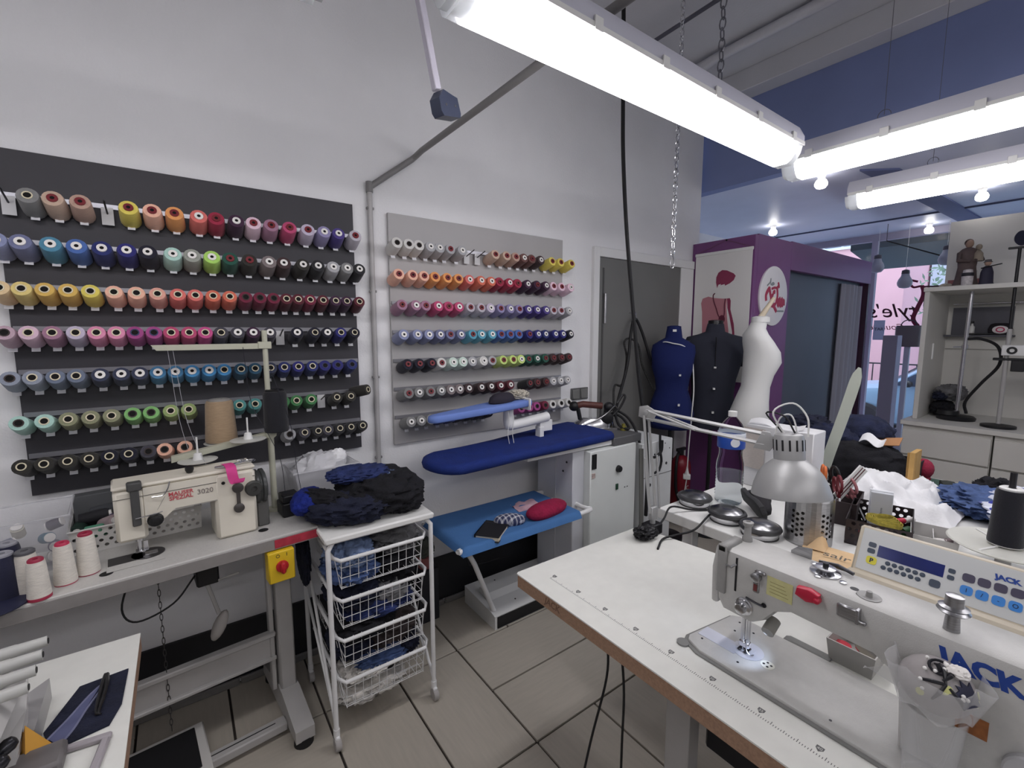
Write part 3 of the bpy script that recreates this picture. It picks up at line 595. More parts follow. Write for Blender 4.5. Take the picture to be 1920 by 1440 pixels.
# thread stand behind the machine
st_m = M('pale_green_enamel', (188, 188, 170), .4, var=.04, scale=12)
TS = thing('thread_stand', 'pale pole thread stand with spool discs in front of the charcoal board', 'thread stand', (.278, 2.06, .8605))
mb = MB(); mb.cyl((0, 0, 0), (0, 0, .36), .012, n=12); mb.cyl((0, 0, .36), (.0, 0, .745), .010, n=12); mb.cyl((0, 0, 0), (0, 0, .01), .03, n=16); mb.build('pole', st_m, TS)
mb = MB(); mb.prism([(-.345, -.006), (.02, -.006), (.022, .016), (-.36, .014)], -.008, .008, 'y'); mb.v = [(x, y, z + .678) for x, y, z in mb.v]; mb.b2((-.025, -.013, .672), (.022, .013, .70), .002); mb.build('top_arm', st_m, TS)
mb = MB(); mb.at((0, 0, .315)); mb.v = []
mb.prism([(-.33, -.055), (.02, .0), (.02, .022), (-.33, -.033)], -.014, .014, 'y'); mb.at((.0, -.012, .328), 90); mb.lathe([(.004, 0), (.02, .001), (.02, .012), (.012, .014)], 16); mb.build('spool_arm', st_m, TS)
discs = [(-.250, -.045, .262), (-.165, .07, .295), (-.085, -.05, .318)]
for x, y, z in discs:
    mb = MB(); mb.at((x, y, z)); mb.lathe([(.006, 0), (.06, .001), (.063, .004), (.06, .005), (.012, .006)], 24); d_ = mb.build('spool_disc', M('pale_grey_disc', (196, 196, 190), .4), TS)
    mb = MB(); mb.at((x, y, z + .005)); mb.lathe([(.017, 0), (.012, .024), (.008, .026)], 14); mb.cyl((0, 0, .02), (0, 0, .085), .003, n=8); mb.build('spool_pin', whitep_m, d_)
def cone(name, label, loc, r0, r1, h, mat, cap_m, group=None, capr=None, hole=True, foot=None):
    t = thing(name, label, 'thread cone', loc, 0, group)
    mb = MB(); mb.lathe([(.01, .003), (r0 * .98, .003), (r0, .010), (r0 * .6 + r1 * .4, h * .4), (r1 * 1.02, h - .012), (r1 * .93, h)], 26); mb.build('thread', mat, t)
    cr = capr or r1 * .8
    mb = MB(); mb.lathe([(cr * .35, h - .002), (cr, h - .002), (cr, h + .005), (cr * .85, h + .008), (cr * .35, h + .007), (cr * .33, h - .001)], 18, cap=False); mb.build('cap', cap_m, t)
    if foot:
        mb = MB(); mb.lathe([(.008, 0), (r0 * 1.01, 0), (r0 * 1.01, foot), (r0 * .98, foot + .001)], 26); mb.build('foot_ring', cap_m, t)
    else:
        mb = MB(); mb.lathe([(.008, 0), (r0 * .95, 0), (r0 * .95, .004)], 26); mb.build('foot_ring', cap_m, t)
    return t
def thr(n, c): return M('cone_' + n, c, .8, var=.1, scale=50, bump=.35, bscale=240, sheen=.2, stretch=(1, 1, 5))
cone('thread_cone', 'big beige thread cone standing on the disc of the pale thread stand', (.278 - .165, 2.06 + .07, .8605 + .302), .056, .047, .165, thr('beige', (164, 140, 112)), M('cap_grey', (150, 148, 144), .5))
# black cone on a pin of the upper arm
cone('thread_cone', 'black thread cone beside the pole of the pale thread stand', (.300, 2.045, 1.195 + .0), .046, .043, .165, thr('black', (22, 22, 30)), black_m)
mb = MB(); mb.tube(smoothpath([(-.02, 2.06, 1.535), (.0, 2.05, 1.3), (.03, 2.03, 1.17), (.05, 1.95, 1.12)], 6), .0008, 5); mb.tube(smoothpath([(-.035, 2.06, 1.535), (-.02, 2.05, 1.3), (.0, 2.03, 1.17)], 6), .0008, 5)
solo('loose_thread', mb, M('pale_thread', (170, 170, 176), .7), 'pale loose threads hanging down from the thread stand arm', 'thread')
mb = MB(); mb.tube(smoothpath([(.20, 2.05, 1.54), (.215, 2.04, 1.32), (.26, 2.0, 1.20), (.30, 1.995, 1.08), (.31, 1.99, .92)], 6), .0011, 5); mb.tube(smoothpath([(.285, 2.03, 1.46), (.325, 1.99, 1.30), (.345, 1.98, 1.2), (.355, 1.98, 1.05), (.37, 1.99, .94)], 6), .0011, 5)
solo('loose_thread', mb, M('dark_thread', (34, 34, 44), .7), 'dark loose thread hanging in loops around the thread stand pole', 'thread')

# thread cones on the left of the table
wthr = thr('white', (228, 222, 212)); redcap = M('wine_cap', (158, 44, 70), .45)
cone('thread_cone', 'white thread cone with wine red cap and thick red foot, foremost of its cluster', (-.362, 1.742, .8605), .0255, .020, .108, wthr, redcap, None, .017, foot=.008)
cone('thread_cone', 'white thread cone with flat pink cap, between the two other red-capped cones', (-.318, 1.806, .8605), .027, .0205, .118, wthr, M('pink_cap', (190, 50, 84), .45), None, .0165)
cone('thread_cone', 'white thread cone with wine red cap next to the perforated basket', (-.272, 1.842, .8605), .028, .021, .122, wthr, redcap, None, .0175)
cone('thread_cone', 'white thread cone with grey cap behind the foremost red-capped cone', (-.393, 1.800, .8605), .0275, .022, .118, wthr, M('dark_grey_cap', (92, 92, 96), .5), None, .022)
cone('thread_cone', 'navy thread cone with pale grey cap beside the grey-capped white cone', (-.438, 1.80, .8605), .038, .026, .122, thr('navy', (28, 30, 58)), M('pale_cap', (150, 150, 158), .5), None, .024)
cone('thread_cone', 'navy thread cone standing behind the other navy cone', (-.445, 1.885, .8605), .036, .026, .122, thr('navy', (28, 30, 58)), M('pale_cap', (150, 150, 158), .5), None, .022)
mb = MB(); mb.at((-.455, 1.745, .8605)); mb.lathe([(.01, 0), (.068, 0), (.074, .004), (.074, .007), (.01, .008)], 30)
solo('round_coaster', mb, M('navy_disc', (40, 42, 66), .5), 'flat navy disc lying at the front edge of the grey sewing table', 'disc')
# clear bins and the white perforated basket
clearp_m = M('clear_plastic', (214, 214, 220), .12, alpha=.17)
frost_m = M('frosted_plastic', (222, 222, 226), .35, alpha=.42)
def tub(mb, w, d, h, t=.003, fl=1.12):
    """open tapered tub, base at z=0"""
    q = [(-1, -1), (1, -1), (1, 1), (-1, 1)]
    v = [(a * w / 2 / fl, b * d / 2 / fl, 0) for a, b in q] + [(a * w / 2, b * d / 2, h) for a, b in q] + [(a * (w / 2 - t), b * (d / 2 - t), h) for a, b in q] + [(a * (w / 2 / fl - t), b * (d / 2 / fl - t), t) for a, b in q]
    f = [(3, 2, 1, 0), (12, 13, 14, 15)]
    for k in range(4):
        n = (k + 1) % 4; f += [(k, n, 4 + n, 4 + k), (4 + k, 4 + n, 8 + n, 8 + k), (8 + k, 8 + n, 12 + n, 12 + k)]
    return mb.add(v, f)
t = thing('storage_tub', 'clear plastic tub of small spools standing behind the white thread cones', 'tub', (-.425, 2.02, .8605), 5)
mb = MB(); mb.sharp = 20; tub(mb, .20, .22, .17); mb.build('tub_body', clearp_m, t)
mb = MB(); mb.tube([(-.102, -.112, .17), (.102, -.112, .17), (.102, .112, .17), (-.102, .112, .17)], .004, 6, closed=True); mb.build('rim', frost_m, t)
smallcols = [(44, 60, 110), (206, 204, 200), (84, 76, 104), (190, 190, 194), (40, 98, 120), (58, 52, 70), (200, 196, 178), (120, 124, 140)]
lb_small = ['navy', 'white', 'dusky violet', 'silver', 'teal', 'dark violet', 'ivory', 'grey blue']
for k, (x, y, z, a, b) in enumerate(((-.05, -.06, .035, 20, 80), (.03, -.05, .03, 70, 85), (.05, .03, .035, 10, 80), (-.04, .04, .03, 50, 85), (.04, -.03, .085, 30, 75), (.055, .04, .105, 80, 70), (-.03, .05, .10, 0, 30), (-.05, -.02, .085, 120, 80))):
    q = thing('small_spool', '%s little thread spool inside the clear tub' % lb_small[k], 'spool', Matrix.Rotation(R(5), 4, 'Z') @ Vector((x, y, z)) + Vector((-.425, 2.02, .8605)), 0, 'little spools in the clear tub')
    q.matrix_basis = q.matrix_basis @ Matrix.Rotation(R(a), 4, 'Z') @ Matrix.Rotation(R(b), 4, 'X')
    mb = MB(); mb.lathe([(.004, -.018), (.017, -.016), (.017, .016), (.004, .018)], 12); mb.build('thread', M('small_thread_%d' % k, smallcols[k], .7), q)
    mb = MB(); mb.lathe([(.004, .018), (.014, .018), (.014, .022), (.004, .022)], 12); mb.lathe([(.004, -.022), (.014, -.022), (.014, -.018), (.004, -.018)], 12); mb.build('core', core_mats['w'], q)
def perforated(mb, w, h, nx, nz, r, t=.003, ox=0):
    """flat panel with staggered round-ish holes, in the xz plane at y=0"""
    cw = w / nx; ch = h / nz
    for j in range(nz):
        off = (cw / 2 if j % 2 else 0)
        for i in range(nx if j % 2 == 0 else nx - 1):
            x0 = i * cw + off; z0 = j * ch
            for y, fl in ((0, False), (t, True)):
                o = [(x0, z0), (x0 + cw, z0), (x0 + cw, z0 + ch), (x0, z0 + ch)]
                inn = [(x0 + cw / 2 + r * math.cos(R(-157.5 + 45 * k)), z0 + ch / 2 + r * math.sin(R(-157.5 + 45 * k))) for k in range(8)]
                v = [(a, y, b) for a, b in o] + [(a, y, b) for a, b in inn]
                f = []
                for k in range(4):
                    a = 4 + 2 * k; f += [(k, (k + 1) % 4, 4 + (2 * k + 2) % 8, 4 + (2 * k + 1) % 8), (k, 4 + (2 * k + 1) % 8, 4 + 2 * k)]
                f = [q[::-1] if fl else q for q in f]
                mb.add(v, f)
        if j % 2:
            for x0, x1 in ((0, cw / 2), (w - cw / 2, w)): mb.b2((x0, 0, j * ch), (x1, t, j * ch + ch))
    return mb
t = thing('perforated_basket', 'white perforated plastic basket of thread behind the ivory machine', 'basket', (-.335, 2.005, .8605), 5)
pw_m = M('white_basket_plastic', (224, 222, 218), .4)
mb = MB(); perforated(mb, .36, .075, 14, 4, .0062); mb.v = [(x, y - z * .12, z + .008) for x, y, z in mb.v]; mb.build('front_panel', pw_m, t, False)
mb = MB(); perforated(mb, .22, .08, 9, 4, .0062); mb.v = [(.36 - y * 0, x * 1.0, z + .008) for x, y, z in mb.v]; mb.build('side_panel', pw_m, t, False)
mb = MB(); mb.b2((0, .0, 0), (.36, .22, .008)); mb.b2((0, .217, .008), (.36, .22, .10)); mb.b2((0, 0, .008), (.003, .22, .085)); mb.build('tray', pw_m, t, False)
mb = MB(); mb.tube([(-.002, -.012, .086), (.362, -.012, .086), (.362, .222, .09), (-.002, .222, .09)], .0035, 6, closed=True); mb.build('rim', pw_m, t)
sp2 = [('mint green', (96, 160, 130), .055, .05, .055, 60, 80), ('dusty rose', (168, 150, 152), .10, .055, .075, 30, 70), ('dark green', (40, 62, 54), .02, .09, .06, 0, 85), ('dark violet', (72, 60, 92), .14, .05, .082, 70, 85), ('wine red', (128, 28, 56), .165, .06, .05, 85, 88), ('white', (216, 214, 208), .135, .13, .085, 10, 30), ('cream', (204, 200, 186), .185, .12, .08, 60, 60), ('black', (36, 36, 40), .06, .12, .085, 90, 85), ('charcoal', (64, 66, 70), .09, .16, .09, 80, 85), ('silver', (190, 190, 192), .035, .04, .03, 20, 85)]
for nm, c, x, y, z, a, b in sp2:
    p = Matrix.Rotation(R(5), 4, 'Z') @ Vector((x, y, z)) + Vector((-.335, 2.005, .8605))
    q = thing('basket_spool', '%s thread spool lying in the white perforated basket' % nm, 'spool', p, 0, 'spools in the perforated basket')
    q.matrix_basis = q.matrix_basis @ Matrix.Rotation(R(a), 4, 'Z') @ Matrix.Rotation(R(b), 4, 'X')
    mb = MB(); mb.lathe([(.005, -.04), (.021, -.038), (.022, .03), (.019, .04), (.005, .041)], 16); mb.build('thread', M('basket_thread_' + nm.replace(' ', '_'), c, .75, bump=.2, bscale=200), q)
    mb = MB(); mb.lathe([(.004, .041), (.012, .041), (.012, .048), (.004, .048)], 12); mb.build('core', core_mats['w'], q)
mb = MB(); mb.at((-.245, 2.20, .8605), rz=5); mb.b2((-.10, -.02, 0), (.13, .03, .155), .003)
solo('thread_box', mb, M('slate_card', (88, 90, 92), .7), 'slate grey open carton standing behind the perforated basket', 'box')
# frosted box of white cloth at the table's right end
t = thing('storage_box', 'frosted plastic box with bagged white stuff behind the clothes pile', 'box', (.49, 2.165, .862), 3)
mb = MB(); mb.sharp = 20; tub(mb, .27, .20, .135, .003, 1.2); mb.build('box_body', frost_m, t)
mb = MB(); mb.tube([(-.14, -.104, .135), (.14, -.104, .135), (.14, .104, .135), (-.14, .104, .135)], .006, 6, closed=True); mb.build('rim', frost_m, t)
mb = MB(); mb.heap((.485, 2.165, .965), (.115, .078, .085), .3, 2.6, 3, 34, 18)
solo('plastic_bag', mb, M('white_film', (226, 226, 230), .25, alpha=.8), 'crumpled white plastic bag stuffed in the frosted box', 'bag')
mb = MB(); mb.heap((.565, 2.15, 1.02), (.035, .03, .035), .4, 3, 5, 20, 12)
solo('tissue', mb, M('tissue_white', (238, 238, 240), .8), 'white scrunched tissue on top of the plastic bag', 'tissue')

# ------------------------------------------------------------ wire basket trolley
TX0, TX1, TY0, TY1 = .388, .800, 1.672, 2.10
t = thing('basket_trolley', 'white wire basket trolley full of clothes beside the grey sewing table', 'trolley', ((TX0 + TX1) / 2, (TY0 + TY1) / 2, 0))
TW = TX1 - TX0; TD = TY1 - TY0; hw = TW / 2; hd = TD / 2
mb = MB(); mb.b2((-hw - .012, -hd - .014, .826), (hw + .012, hd + .012, .852), .006); mb.build('top_board', white_m, t)
for s in (-1, 1):
    mb = MB(); mb.tube([(s * hw, -hd, .075)] + [(s * hw, -hd, .74)] + [Vector((s * hw, -hd, .80)), Vector((s * (hw - .02), -hd + .01, .826))], .0095, 10); mb.build('front_post', wmetal_m, t)
    mb = MB(); mb.tube([(s * hw, hd, .075), (s * hw, hd, .80), (s * (hw - .02), hd - .01, .826)], .0095, 10); mb.build('rear_post', wmetal_m, t)
    mb = MB(); mb.tube([(s * hw, hd, .70), (s * hw, -hd + .01, .10)], .006, 8); mb.tube([(s * hw, hd, .45), (s * hw, -hd + .01, .12)], .006, 8); mb.build('side_brace', wmetal_m, t)
    for y in (-hd, hd):
        mb = MB(); mb.cyl((s * hw, y, .055), (s * hw, y, .085), .012, n=10); mb.b2((s * hw - .009, y - .018, .02), (s * hw + .009, y + .012, .06), .004); mb.build('fork', wmetal_m, t)
        w = MB(); w.at((s * hw - .011, y - .008, .026), 0, 90); w.lathe([(.006, 0), (.024, 0), (.026, .004), (.026, .018), (.024, .022), (.006, .022)], 18); w.build('wheel', M('pale_wheel', (170, 166, 164), .5), t)
for k, z in enumerate((.760, .600, .440, .270)):
    bk = MB(); bk.tube([(-hw + .02, hd - .03, z), (-hw + .02, -hd + .02, z)] + [(-hw + .02 + .02, -hd - .012, z - .004), (hw - .04, -hd - .012, z - .004), (hw - .02, -hd + .02, z), (hw - .02, hd - .03, z)], .0075, 9); b_ = bk.build('basket_frame', wmetal_m, t)
    mb = MB(); dp = .125; xs = [-hw + .045 + i * (TW - .09) / 10 for i in range(11)]
    for x in xs: mb.tube([(x, -hd - .002, z), (x, -hd + .008, z - dp), (x, hd - .05, z - dp), (x, hd - .035, z)], .0014, 5)
    for q in range(1, 4):
        zz_ = z - dp * q / 3; mb.tube([(xs[0], -hd + .002 + .003 * q, zz_), (xs[-1], -hd + .002 + .003 * q, zz_)], .0014, 5)
        for s in (-1, 1): mb.tube([(s * (hw - .045), -hd + .005, zz_), (s * (hw - .045), hd - .04, zz_)], .0014, 5)
    for q in range(9): mb.tube([(xs[0], -hd + .02 + q * (TD - .08) / 8, z - dp), (xs[-1], -hd + .02 + q * (TD - .08) / 8, z - dp)], .0014, 5)
    for q in range(7):
        y = -hd + .02 + q * (TD - .07) / 6
        for s in (-1, 1): mb.tube([(s * (hw - .025), y, z), (s * (hw - .045), y, z - dp)], .0014, 5)
    mb.build('wire_mesh', wmetal_m, b_)
denim = lambda n, c: M('denim_' + n, c, .9, var=.35, scale=22, bump=.4, bscale=160)
clothc = {'mid blue denim': denim('mid', (72, 92, 136)), 'dark navy cloth': denim('navy', (24, 28, 48)), 'black cloth': denim('black', (20, 20, 26)), 'grey cloth': denim('grey', (112, 112, 114)), 'white cloth': denim('white', (206, 202, 196)), 'faded blue denim': denim('faded', (112, 130, 164)), 'dark brown cloth': denim('brown', (58, 50, 50)), 'indigo denim': denim('indigo', (38, 50, 96))}
cx_, cy_ = (TX0 + TX1) / 2, (TY0 + TY1) / 2
seed = 10
def garment(mat, label, c, r, amp=.28, fr=2.6, n=72, m=40, flat=.0, rz=0, group=None, pw=2.4):
    n = max(n, 64); m = max(m, 36); amp *= 1.15
    global seed; seed += 1
    mb = MB(); mb.heap((0, 0, 0), r, amp, fr, seed, n, m, flat, pw)
    Q = Matrix.Translation(c) @ Matrix.Rotation(R(rz), 4, 'Z'); mb.v = [tuple(Q @ Vector(v)) for v in mb.v]; mb.sharp = 70
    return solo('garment', mb, clothc[mat], label, 'garment', group)
ordn = ['top', 'second', 'third', 'bottom']
fill = [[('faded blue denim', (-.10, -.10, .025), (.085, .10, .058)), ('grey cloth', (.09, -.04, .03), (.10, .14, .06)), ('mid blue denim', (-.09, -.08, -.045), (.10, .12, .05)), ('black cloth', (.08, -.06, -.05), (.09, .12, .045))],
        [('dark navy cloth', (-.08, -.05, .0), (.10, .14, .055)), ('grey cloth', (.05, -.12, -.02), (.075, .07, .05)), ('black cloth', (.09, -.02, .01), (.09, .14, .055)), ('indigo denim', (.0, -.10, -.06), (.14, .1, .04))],
        [('black cloth', (-.06, -.09, .035), (.12, .12, .05)), ('dark brown cloth', (.04, -.04, -.03), (.13, .15, .07)), ('dark navy cloth', (-.10, -.06, -.05), (.08, .12, .05))],
        [('mid blue denim', (.02, -.125, .035), (.12, .055, .035)), ('white cloth', (-.06, -.10, .0), (.10, .08, .035)), ('black cloth', (.0, .02, -.02), (.16, .14, .07)), ('dark navy cloth', (.12, -.10, .05), (.05, .08, .045)), ('white cloth', (-.04, -.09, -.085), (.14, .10, .03))]]
for k, z in enumerate((.760, .600, .440, .270)):
    for j, (mt, c, r) in enumerate(fill[k]):
        garment(mt, '%s crammed in the %s basket of the trolley%s' % (mt, ordn[k], ' along its floor' if (k == 3 and j == 4) else ''), (cx_ + c[0], cy_ + c[1], z - .055 + c[2]), r, .30, 2.4, 40, 22)
# clothes piled on the trolley top
garment('black cloth', 'big black garment heaped on the trolley top', (.655, 1.86, .925), (.17, .17, .085), .20, 2.3, 60, 32, .15)
garment('dark navy cloth', 'folded navy black trousers at the front of the heap on the trolley', (.50, 1.79, .905), (.15, .10, .055), .22, 2.6, 50, 26, .1, -25)
garment('black cloth', 'black jersey with folded layers at the corner of the heap next to the ironing board', (.715, 1.775, .895), (.085, .085, .045), .22, 3.0, 40, 22, .1)
clothc['royal blue cloth'] = denim('royal', (16, 34, 116)); clothc['inky denim'] = denim('inky', (28, 34, 60))
garment('royal blue cloth', 'royal blue garment squeezed under the left of the heap', (.375, 1.90, .925), (.06, .10, .045), .1, 2.2, 36, 20, .1, -20)
garment('black cloth', 'charcoal sleeve drooping over the royal blue garment', (.42, 1.84, .935), (.05, .12, .04), .22, 2.6, 36, 20, .1, 35)
garment('indigo denim', 'indigo jeans thrown over the top of the heap', (.58, 1.885, 1.005), (.12, .075, .030), .28, 2.4, 44, 24, 0, -12)
garment('faded blue denim', 'faded denim patch lying on the heap beside the indigo jeans', (.695, 1.84, .997), (.035, .045, .014), .2, 2.4, 30, 16)
garment('dark navy cloth', 'dark garment hanging between the trolley and the sewing table leg', (.365, 2.0, .66), (.02, .09, .12), .2, 2.2, 36, 20)
# ------------------------------------------------------------ vacuum ironing table
def cushion(mb, outline, z0, z1, rim=.012):
    """padded slab from a closed outline (ccw), rounded edges"""
    n = len(outline); cx = sum(p[0] for p in outline) / n; cy = sum(p[1] for p in outline) / n
    def ins(d): return [(cx + (x - cx) * (1 - d / max(.01, math.hypot(x - cx, y - cy))), cy + (y - cy) * (1 - d / max(.01, math.hypot(x - cx, y - cy)))) for x, y in outline]
    L = [(ins(rim), z0), (ins(rim * .2), z0 + rim * .4), (outline, (z0 + z1) / 2), (ins(rim * .3), z1 - rim * .35), (ins(rim * 1.3), z1), (ins(rim * 4), z1 + .001)]
    vs = [(x, y, z) for o, z in L for x, y in o]; fs = []
    for i in range(len(L) - 1): fs += [(i * n + k, i * n + (k + 1) % n, (i + 1) * n + (k + 1) % n, (i + 1) * n + k) for k in range(n)]
    fs += [tuple(range(n - 1, -1, -1)), tuple(range((len(L) - 1) * n, len(L) * n))]
    return mb.add(vs, fs)
IR = thing('ironing_table', 'vacuum ironing table with navy padded board and white boiler cabinet', 'ironing table', (1.60, 2.0, 0))
navy_pad = M('navy_pad', (14, 40, 112), .85, var=.12, scale=14, bump=.3, bscale=220)
blue_pad = M('sky_blue_cloth', (70, 116, 172), .85, var=.05, scale=10, bump=.2, bscale=260)
peri_pad = M('periwinkle_pad', (110, 136, 204), .85, var=.05, scale=10)
out = [(2.10, 1.815), (2.135, 1.86), (2.15, 2.17), (2.12, 2.235)]
out += [(2.12 + (1.15 - 2.12) * k / 8, 2.235 + (2.075 - 2.235) * (k / 8) ** 1.2) for k in range(1, 9)]
out += [(.945 + .205 * math.cos(a) , 1.915 + .155 * math.sin(a)) for a in [R(92 + 172 * k / 12) for k in range(1, 13)]]
out += [(1.15 + (2.10 - 1.15) * k / 8, 1.765 + .05 * k / 8) for k in range(0, 8)]
out = [(1.15 + (x - 1.15) * .62 if x < 1.15 else x, y) for x, y in out]
mb = MB(); mb.sharp = 60; cushion(mb, [(x, y) for x, y in out], .945, .992, .02); mb.build('padded_board', navy_pad, IR, world=True)
mb = MB(); mb.prism([(1.45, 1.84), (2.12, 1.83), (2.13, 2.20), (1.45, 2.15)], .915, .944); mb.build('board_tray', wmetal_m, IR, world=True)
# boiler cabinet and grey column
mb = MB(); mb.b2((1.885, 1.80, .02), (2.295, 2.24, .905), .006); mb.build('boiler_cabinet', M('cabinet_white', (220, 224, 222), .4, var=.02, scale=8), IR, world=True)
mb = MB(); mb.b2((1.79, 1.85, .10), (1.884, 2.17, .91), .004); mb.build('column', M('grey_column', (206, 208, 214), .45, var=.04, scale=5), IR, world=True)
mb = MB(); mb.b2((1.786, 1.995, .10), (1.7895, 2.0, .90)); mb.build('column_seam', M('seam_grey', (196, 198, 202), .5), IR, world=True)
for y, z in ((1.93, .78), (2.08, .83), (1.90, .84)):
    mb = MB(); mb.at((1.789, y, z), 0, -90); mb.lathe([(.002, 0), (.007, .001), (.005, .004)], 10); mb.build('bolt', black_m, IR, world=True)
mb = MB(); mb.b2((1.893, 1.795, .80), (1.93, 1.80, .888)); mb.build('black_plate', black_m, IR, world=True)
mb = MB(); mb.b2((1.895, 1.7965, .745), (1.922, 1.80, .775)); mb.build('rating_plate', M('rating_plate', (188, 170, 166), .5, var=.3, scale=120), IR, world=True)
mb = MB(); mb.at((2.125, 1.80, .765), 90); mb.lathe([(.004, 0), (.022, .001), (.022, .008), (.018, .02), (.008, .021)], 18); mb.build('dial', black_m, IR, world=True)
mb = MB(); mb.b2((2.105, 1.792, .635), (2.125, 1.80, .672), .002); mb.build('rocker_switch', M('green_rocker', (28, 66, 46), .35), IR, world=True)
for x in (2.19, 2.215):
    mb = MB(); mb.at((x, 1.80, .635), 90); mb.lathe([(.001, 0), (.004, .001), (.003, .003)], 8); mb.build('pilot_hole', black_m, IR, world=True)
# base
mb = MB(); mb.prism([(1.89, 0), (2.21, 0), (2.21, .105), (1.93, .085), (1.89, .075)], 1.27, 1.86, 'x'); mb.build('base', M('base_white', (222, 222, 220), .45), IR, world=True)
mb = MB(); mb.prism([(1.886, .006), (1.8899, .006), (1.8899, .07), (1.886, .07)], 1.285, 1.86, 'x'); mb.build('black_strip', black_m, IR, world=True)
mb = MB(); mb.prism([(2.01, .092), (2.12, .10), (2.105, .135), (2.03, .128)], 1.31, 1.86, 'x'); mb.build('pedal_cover', M('base_white', (222, 222, 220), .45), IR, world=True)
for y, z in ((1.95, .088), (2.16, .1025)):
    mb = MB(); mb.cyl((1.45, y, z - .004), (1.45, y, z), .005, n=10); mb.build('bolt', black_m, IR, world=True)
mb = MB(); mb.tube([(1.10, 2.02, .57), (1.20, 1.98, .36), (1.295, 1.935, .075)], .014, 10); mb.build('strut', wmetal_m, IR, world=True)
mb = MB(); mb.tube([(1.10, 2.02, .575), (1.20, 2.02, .575), (1.75, 2.02, .575), (1.80, 2.02, .575)], .012, 8); mb.build('tray_bar', wmetal_m, IR, world=True)
# cloth tray on a tube frame
fr = smoothpath([(1.0, 1.76, .592), (1.0, 2.10, .592), (1.04, 2.135, .592), (1.76, 2.125, .592), (1.82, 2.06, .592), (1.82, 1.80, .592), (1.77, 1.735, .592), (1.03, 1.735, .592), (1.0, 1.76, .592)], 4)[:-1]
mb = MB(); mb.tube(fr, .013, 9, closed=True); mb.build('tray_tube', wmetal_m, IR, world=True)
def cl(u, v):
    x = .978 + u * .752; y = 1.712 + v * .440
    e = min(u * .745, v * .428, (1 - v) * .428); return (x, y, .610 - .010 * math.sin(math.pi * u) * math.sin(math.pi * v) - (.034 * (1 - e / .02) ** 2 if e < .02 else 0))
mb = MB(); mb.sharp = 60; mb.sheet(cl, 60, 44, .006); mb.v = [v for v in mb.v]; mb.build('cloth_tray', blue_pad, IR, world=True)
# swinging sleeve arm with pads
mb = MB()
o2 = [(.985 + .035 * math.cos(a), 1.985 + .035 * math.sin(a)) for a in [R(90 + 180 * k / 8) for k in range(9)]] + [(1.30, 1.925), (1.55, 1.93), (1.57, 1.96), (1.57, 2.05), (1.55, 2.08), (1.30, 2.07)]
cushion(mb, o2, 1.178, 1.212, .01); mb.sharp = 60; mb.v = [(x, y, z + (x - 1.3) * .06) for x, y, z in mb.v]; mb.build('sleeve_board', peri_pad, IR, world=True)
mb = MB(); mb.tube(smoothpath([(1.44, 2.0, 1.175), (1.44, 2.0, 1.10), (1.47, 2.0, 1.085), (1.66, 2.0, 1.10), (1.72, 2.0, 1.105)], 4), .028, 12); mb.build('swing_arm', wmetal_m, IR, world=True)
mb = MB(); mb.b2((1.66, 1.99, 1.02), (1.755, 2.03, 1.085), .004); mb.b2((1.655, 1.985, .96), (1.685, 2.03, 1.05), .002); mb.build('arm_bracket', wmetal_m, IR, world=True)
mb = MB(); mb.b2((1.525, 1.918, 1.172), (1.535, 2.09, 1.236), .003); mb.build('tie_band', whitep_m, IR, world=True)
for k, x in enumerate((1.40, 1.43)):
    mb = MB(); mb.tube(smoothpath([(x, 1.95, 1.18), (x + .006, 1.945, 1.12), (x - .004, 1.945, 1.06), (x + .006, 1.945, .998)], 5), .002, 5); mb.build('tie_cord', whitep_m, IR, world=True)
mb = MB(); mb.tube(smoothpath([(1.15, 2.0, .57), (1.16, 2.03, .45), (1.22, 2.08, .33), (1.30, 2.15, .25), (1.6, 2.2, .2)], 5), .005, 7); mb.build('cable', rubber_m, IR, world=True)
# travel iron and fluff on the sleeve board
mb = MB(); mb.lathe([(.01, 0), (.078, 0), (.082, .006), (.075, .03), (.05, .046), (.02, .05)], 24); mb.v = [(1.395 + x, 2.0 + y * .55, 1.2215 + z + x * .06) for x, y, z in mb.v]
solo('pressing_cushion', mb, M('dark_felt', (44, 40, 52), .85), 'dark domed pressing cushion resting on the periwinkle sleeve board', 'cushion')
mb = MB(); mb.heap((1.515, 2.01, 1.25), (.06, .045, .026), .35, 3.5, 4)
solo('lint_wad', mb, M('lint', (186, 180, 168), .95, var=.3, scale=60), 'grey wad of lint on the end of the periwinkle sleeve board', 'lint')
# iron rest with steam iron
t = thing('iron_rest', 'grey heat mat plate on the boiler cabinet under the steam iron', 'iron rest', (2.215, 2.03, .906))
mb = MB(); mb.b2((-.12, -.22, 0), (.14, .20, .05), .004); mb.build('plate', M('grey_heat_mat', (92, 92, 94), .6), t)
IRN = thing('steam_iron', 'chrome steam iron with a brown handle standing on the grey iron rest', 'iron', (2.20, 2.08, .9565), -32); IRN.matrix_basis = IRN.matrix_basis @ Matrix.Scale(1.3, 4)
sole = [(.11, -.045), (.115, 0), (.11, .045), (0, .058), (-.08, .035), (-.125, 0), (-.08, -.035), (0, -.058)]
mb = MB(); mb.prism(sole, 0, .012); mb.build('sole_plate', steel_m, IRN)
mb = MB(); mb.loft([(-.0, 0, .012, .105, .05), (.0, 0, .035, .10, .046), (.01, 0, .055, .085, .035)], 20, 2.2); mb.build('body', chrome_m, IRN)
mb = MB(); mb.tube([(-.07, 0, .04), (-.085, 0, .11)], .011, 9); mb.tube([(.06, 0, .05), (.07, 0, .115)], .016, 9); mb.build('handle_support', black_m, IRN)
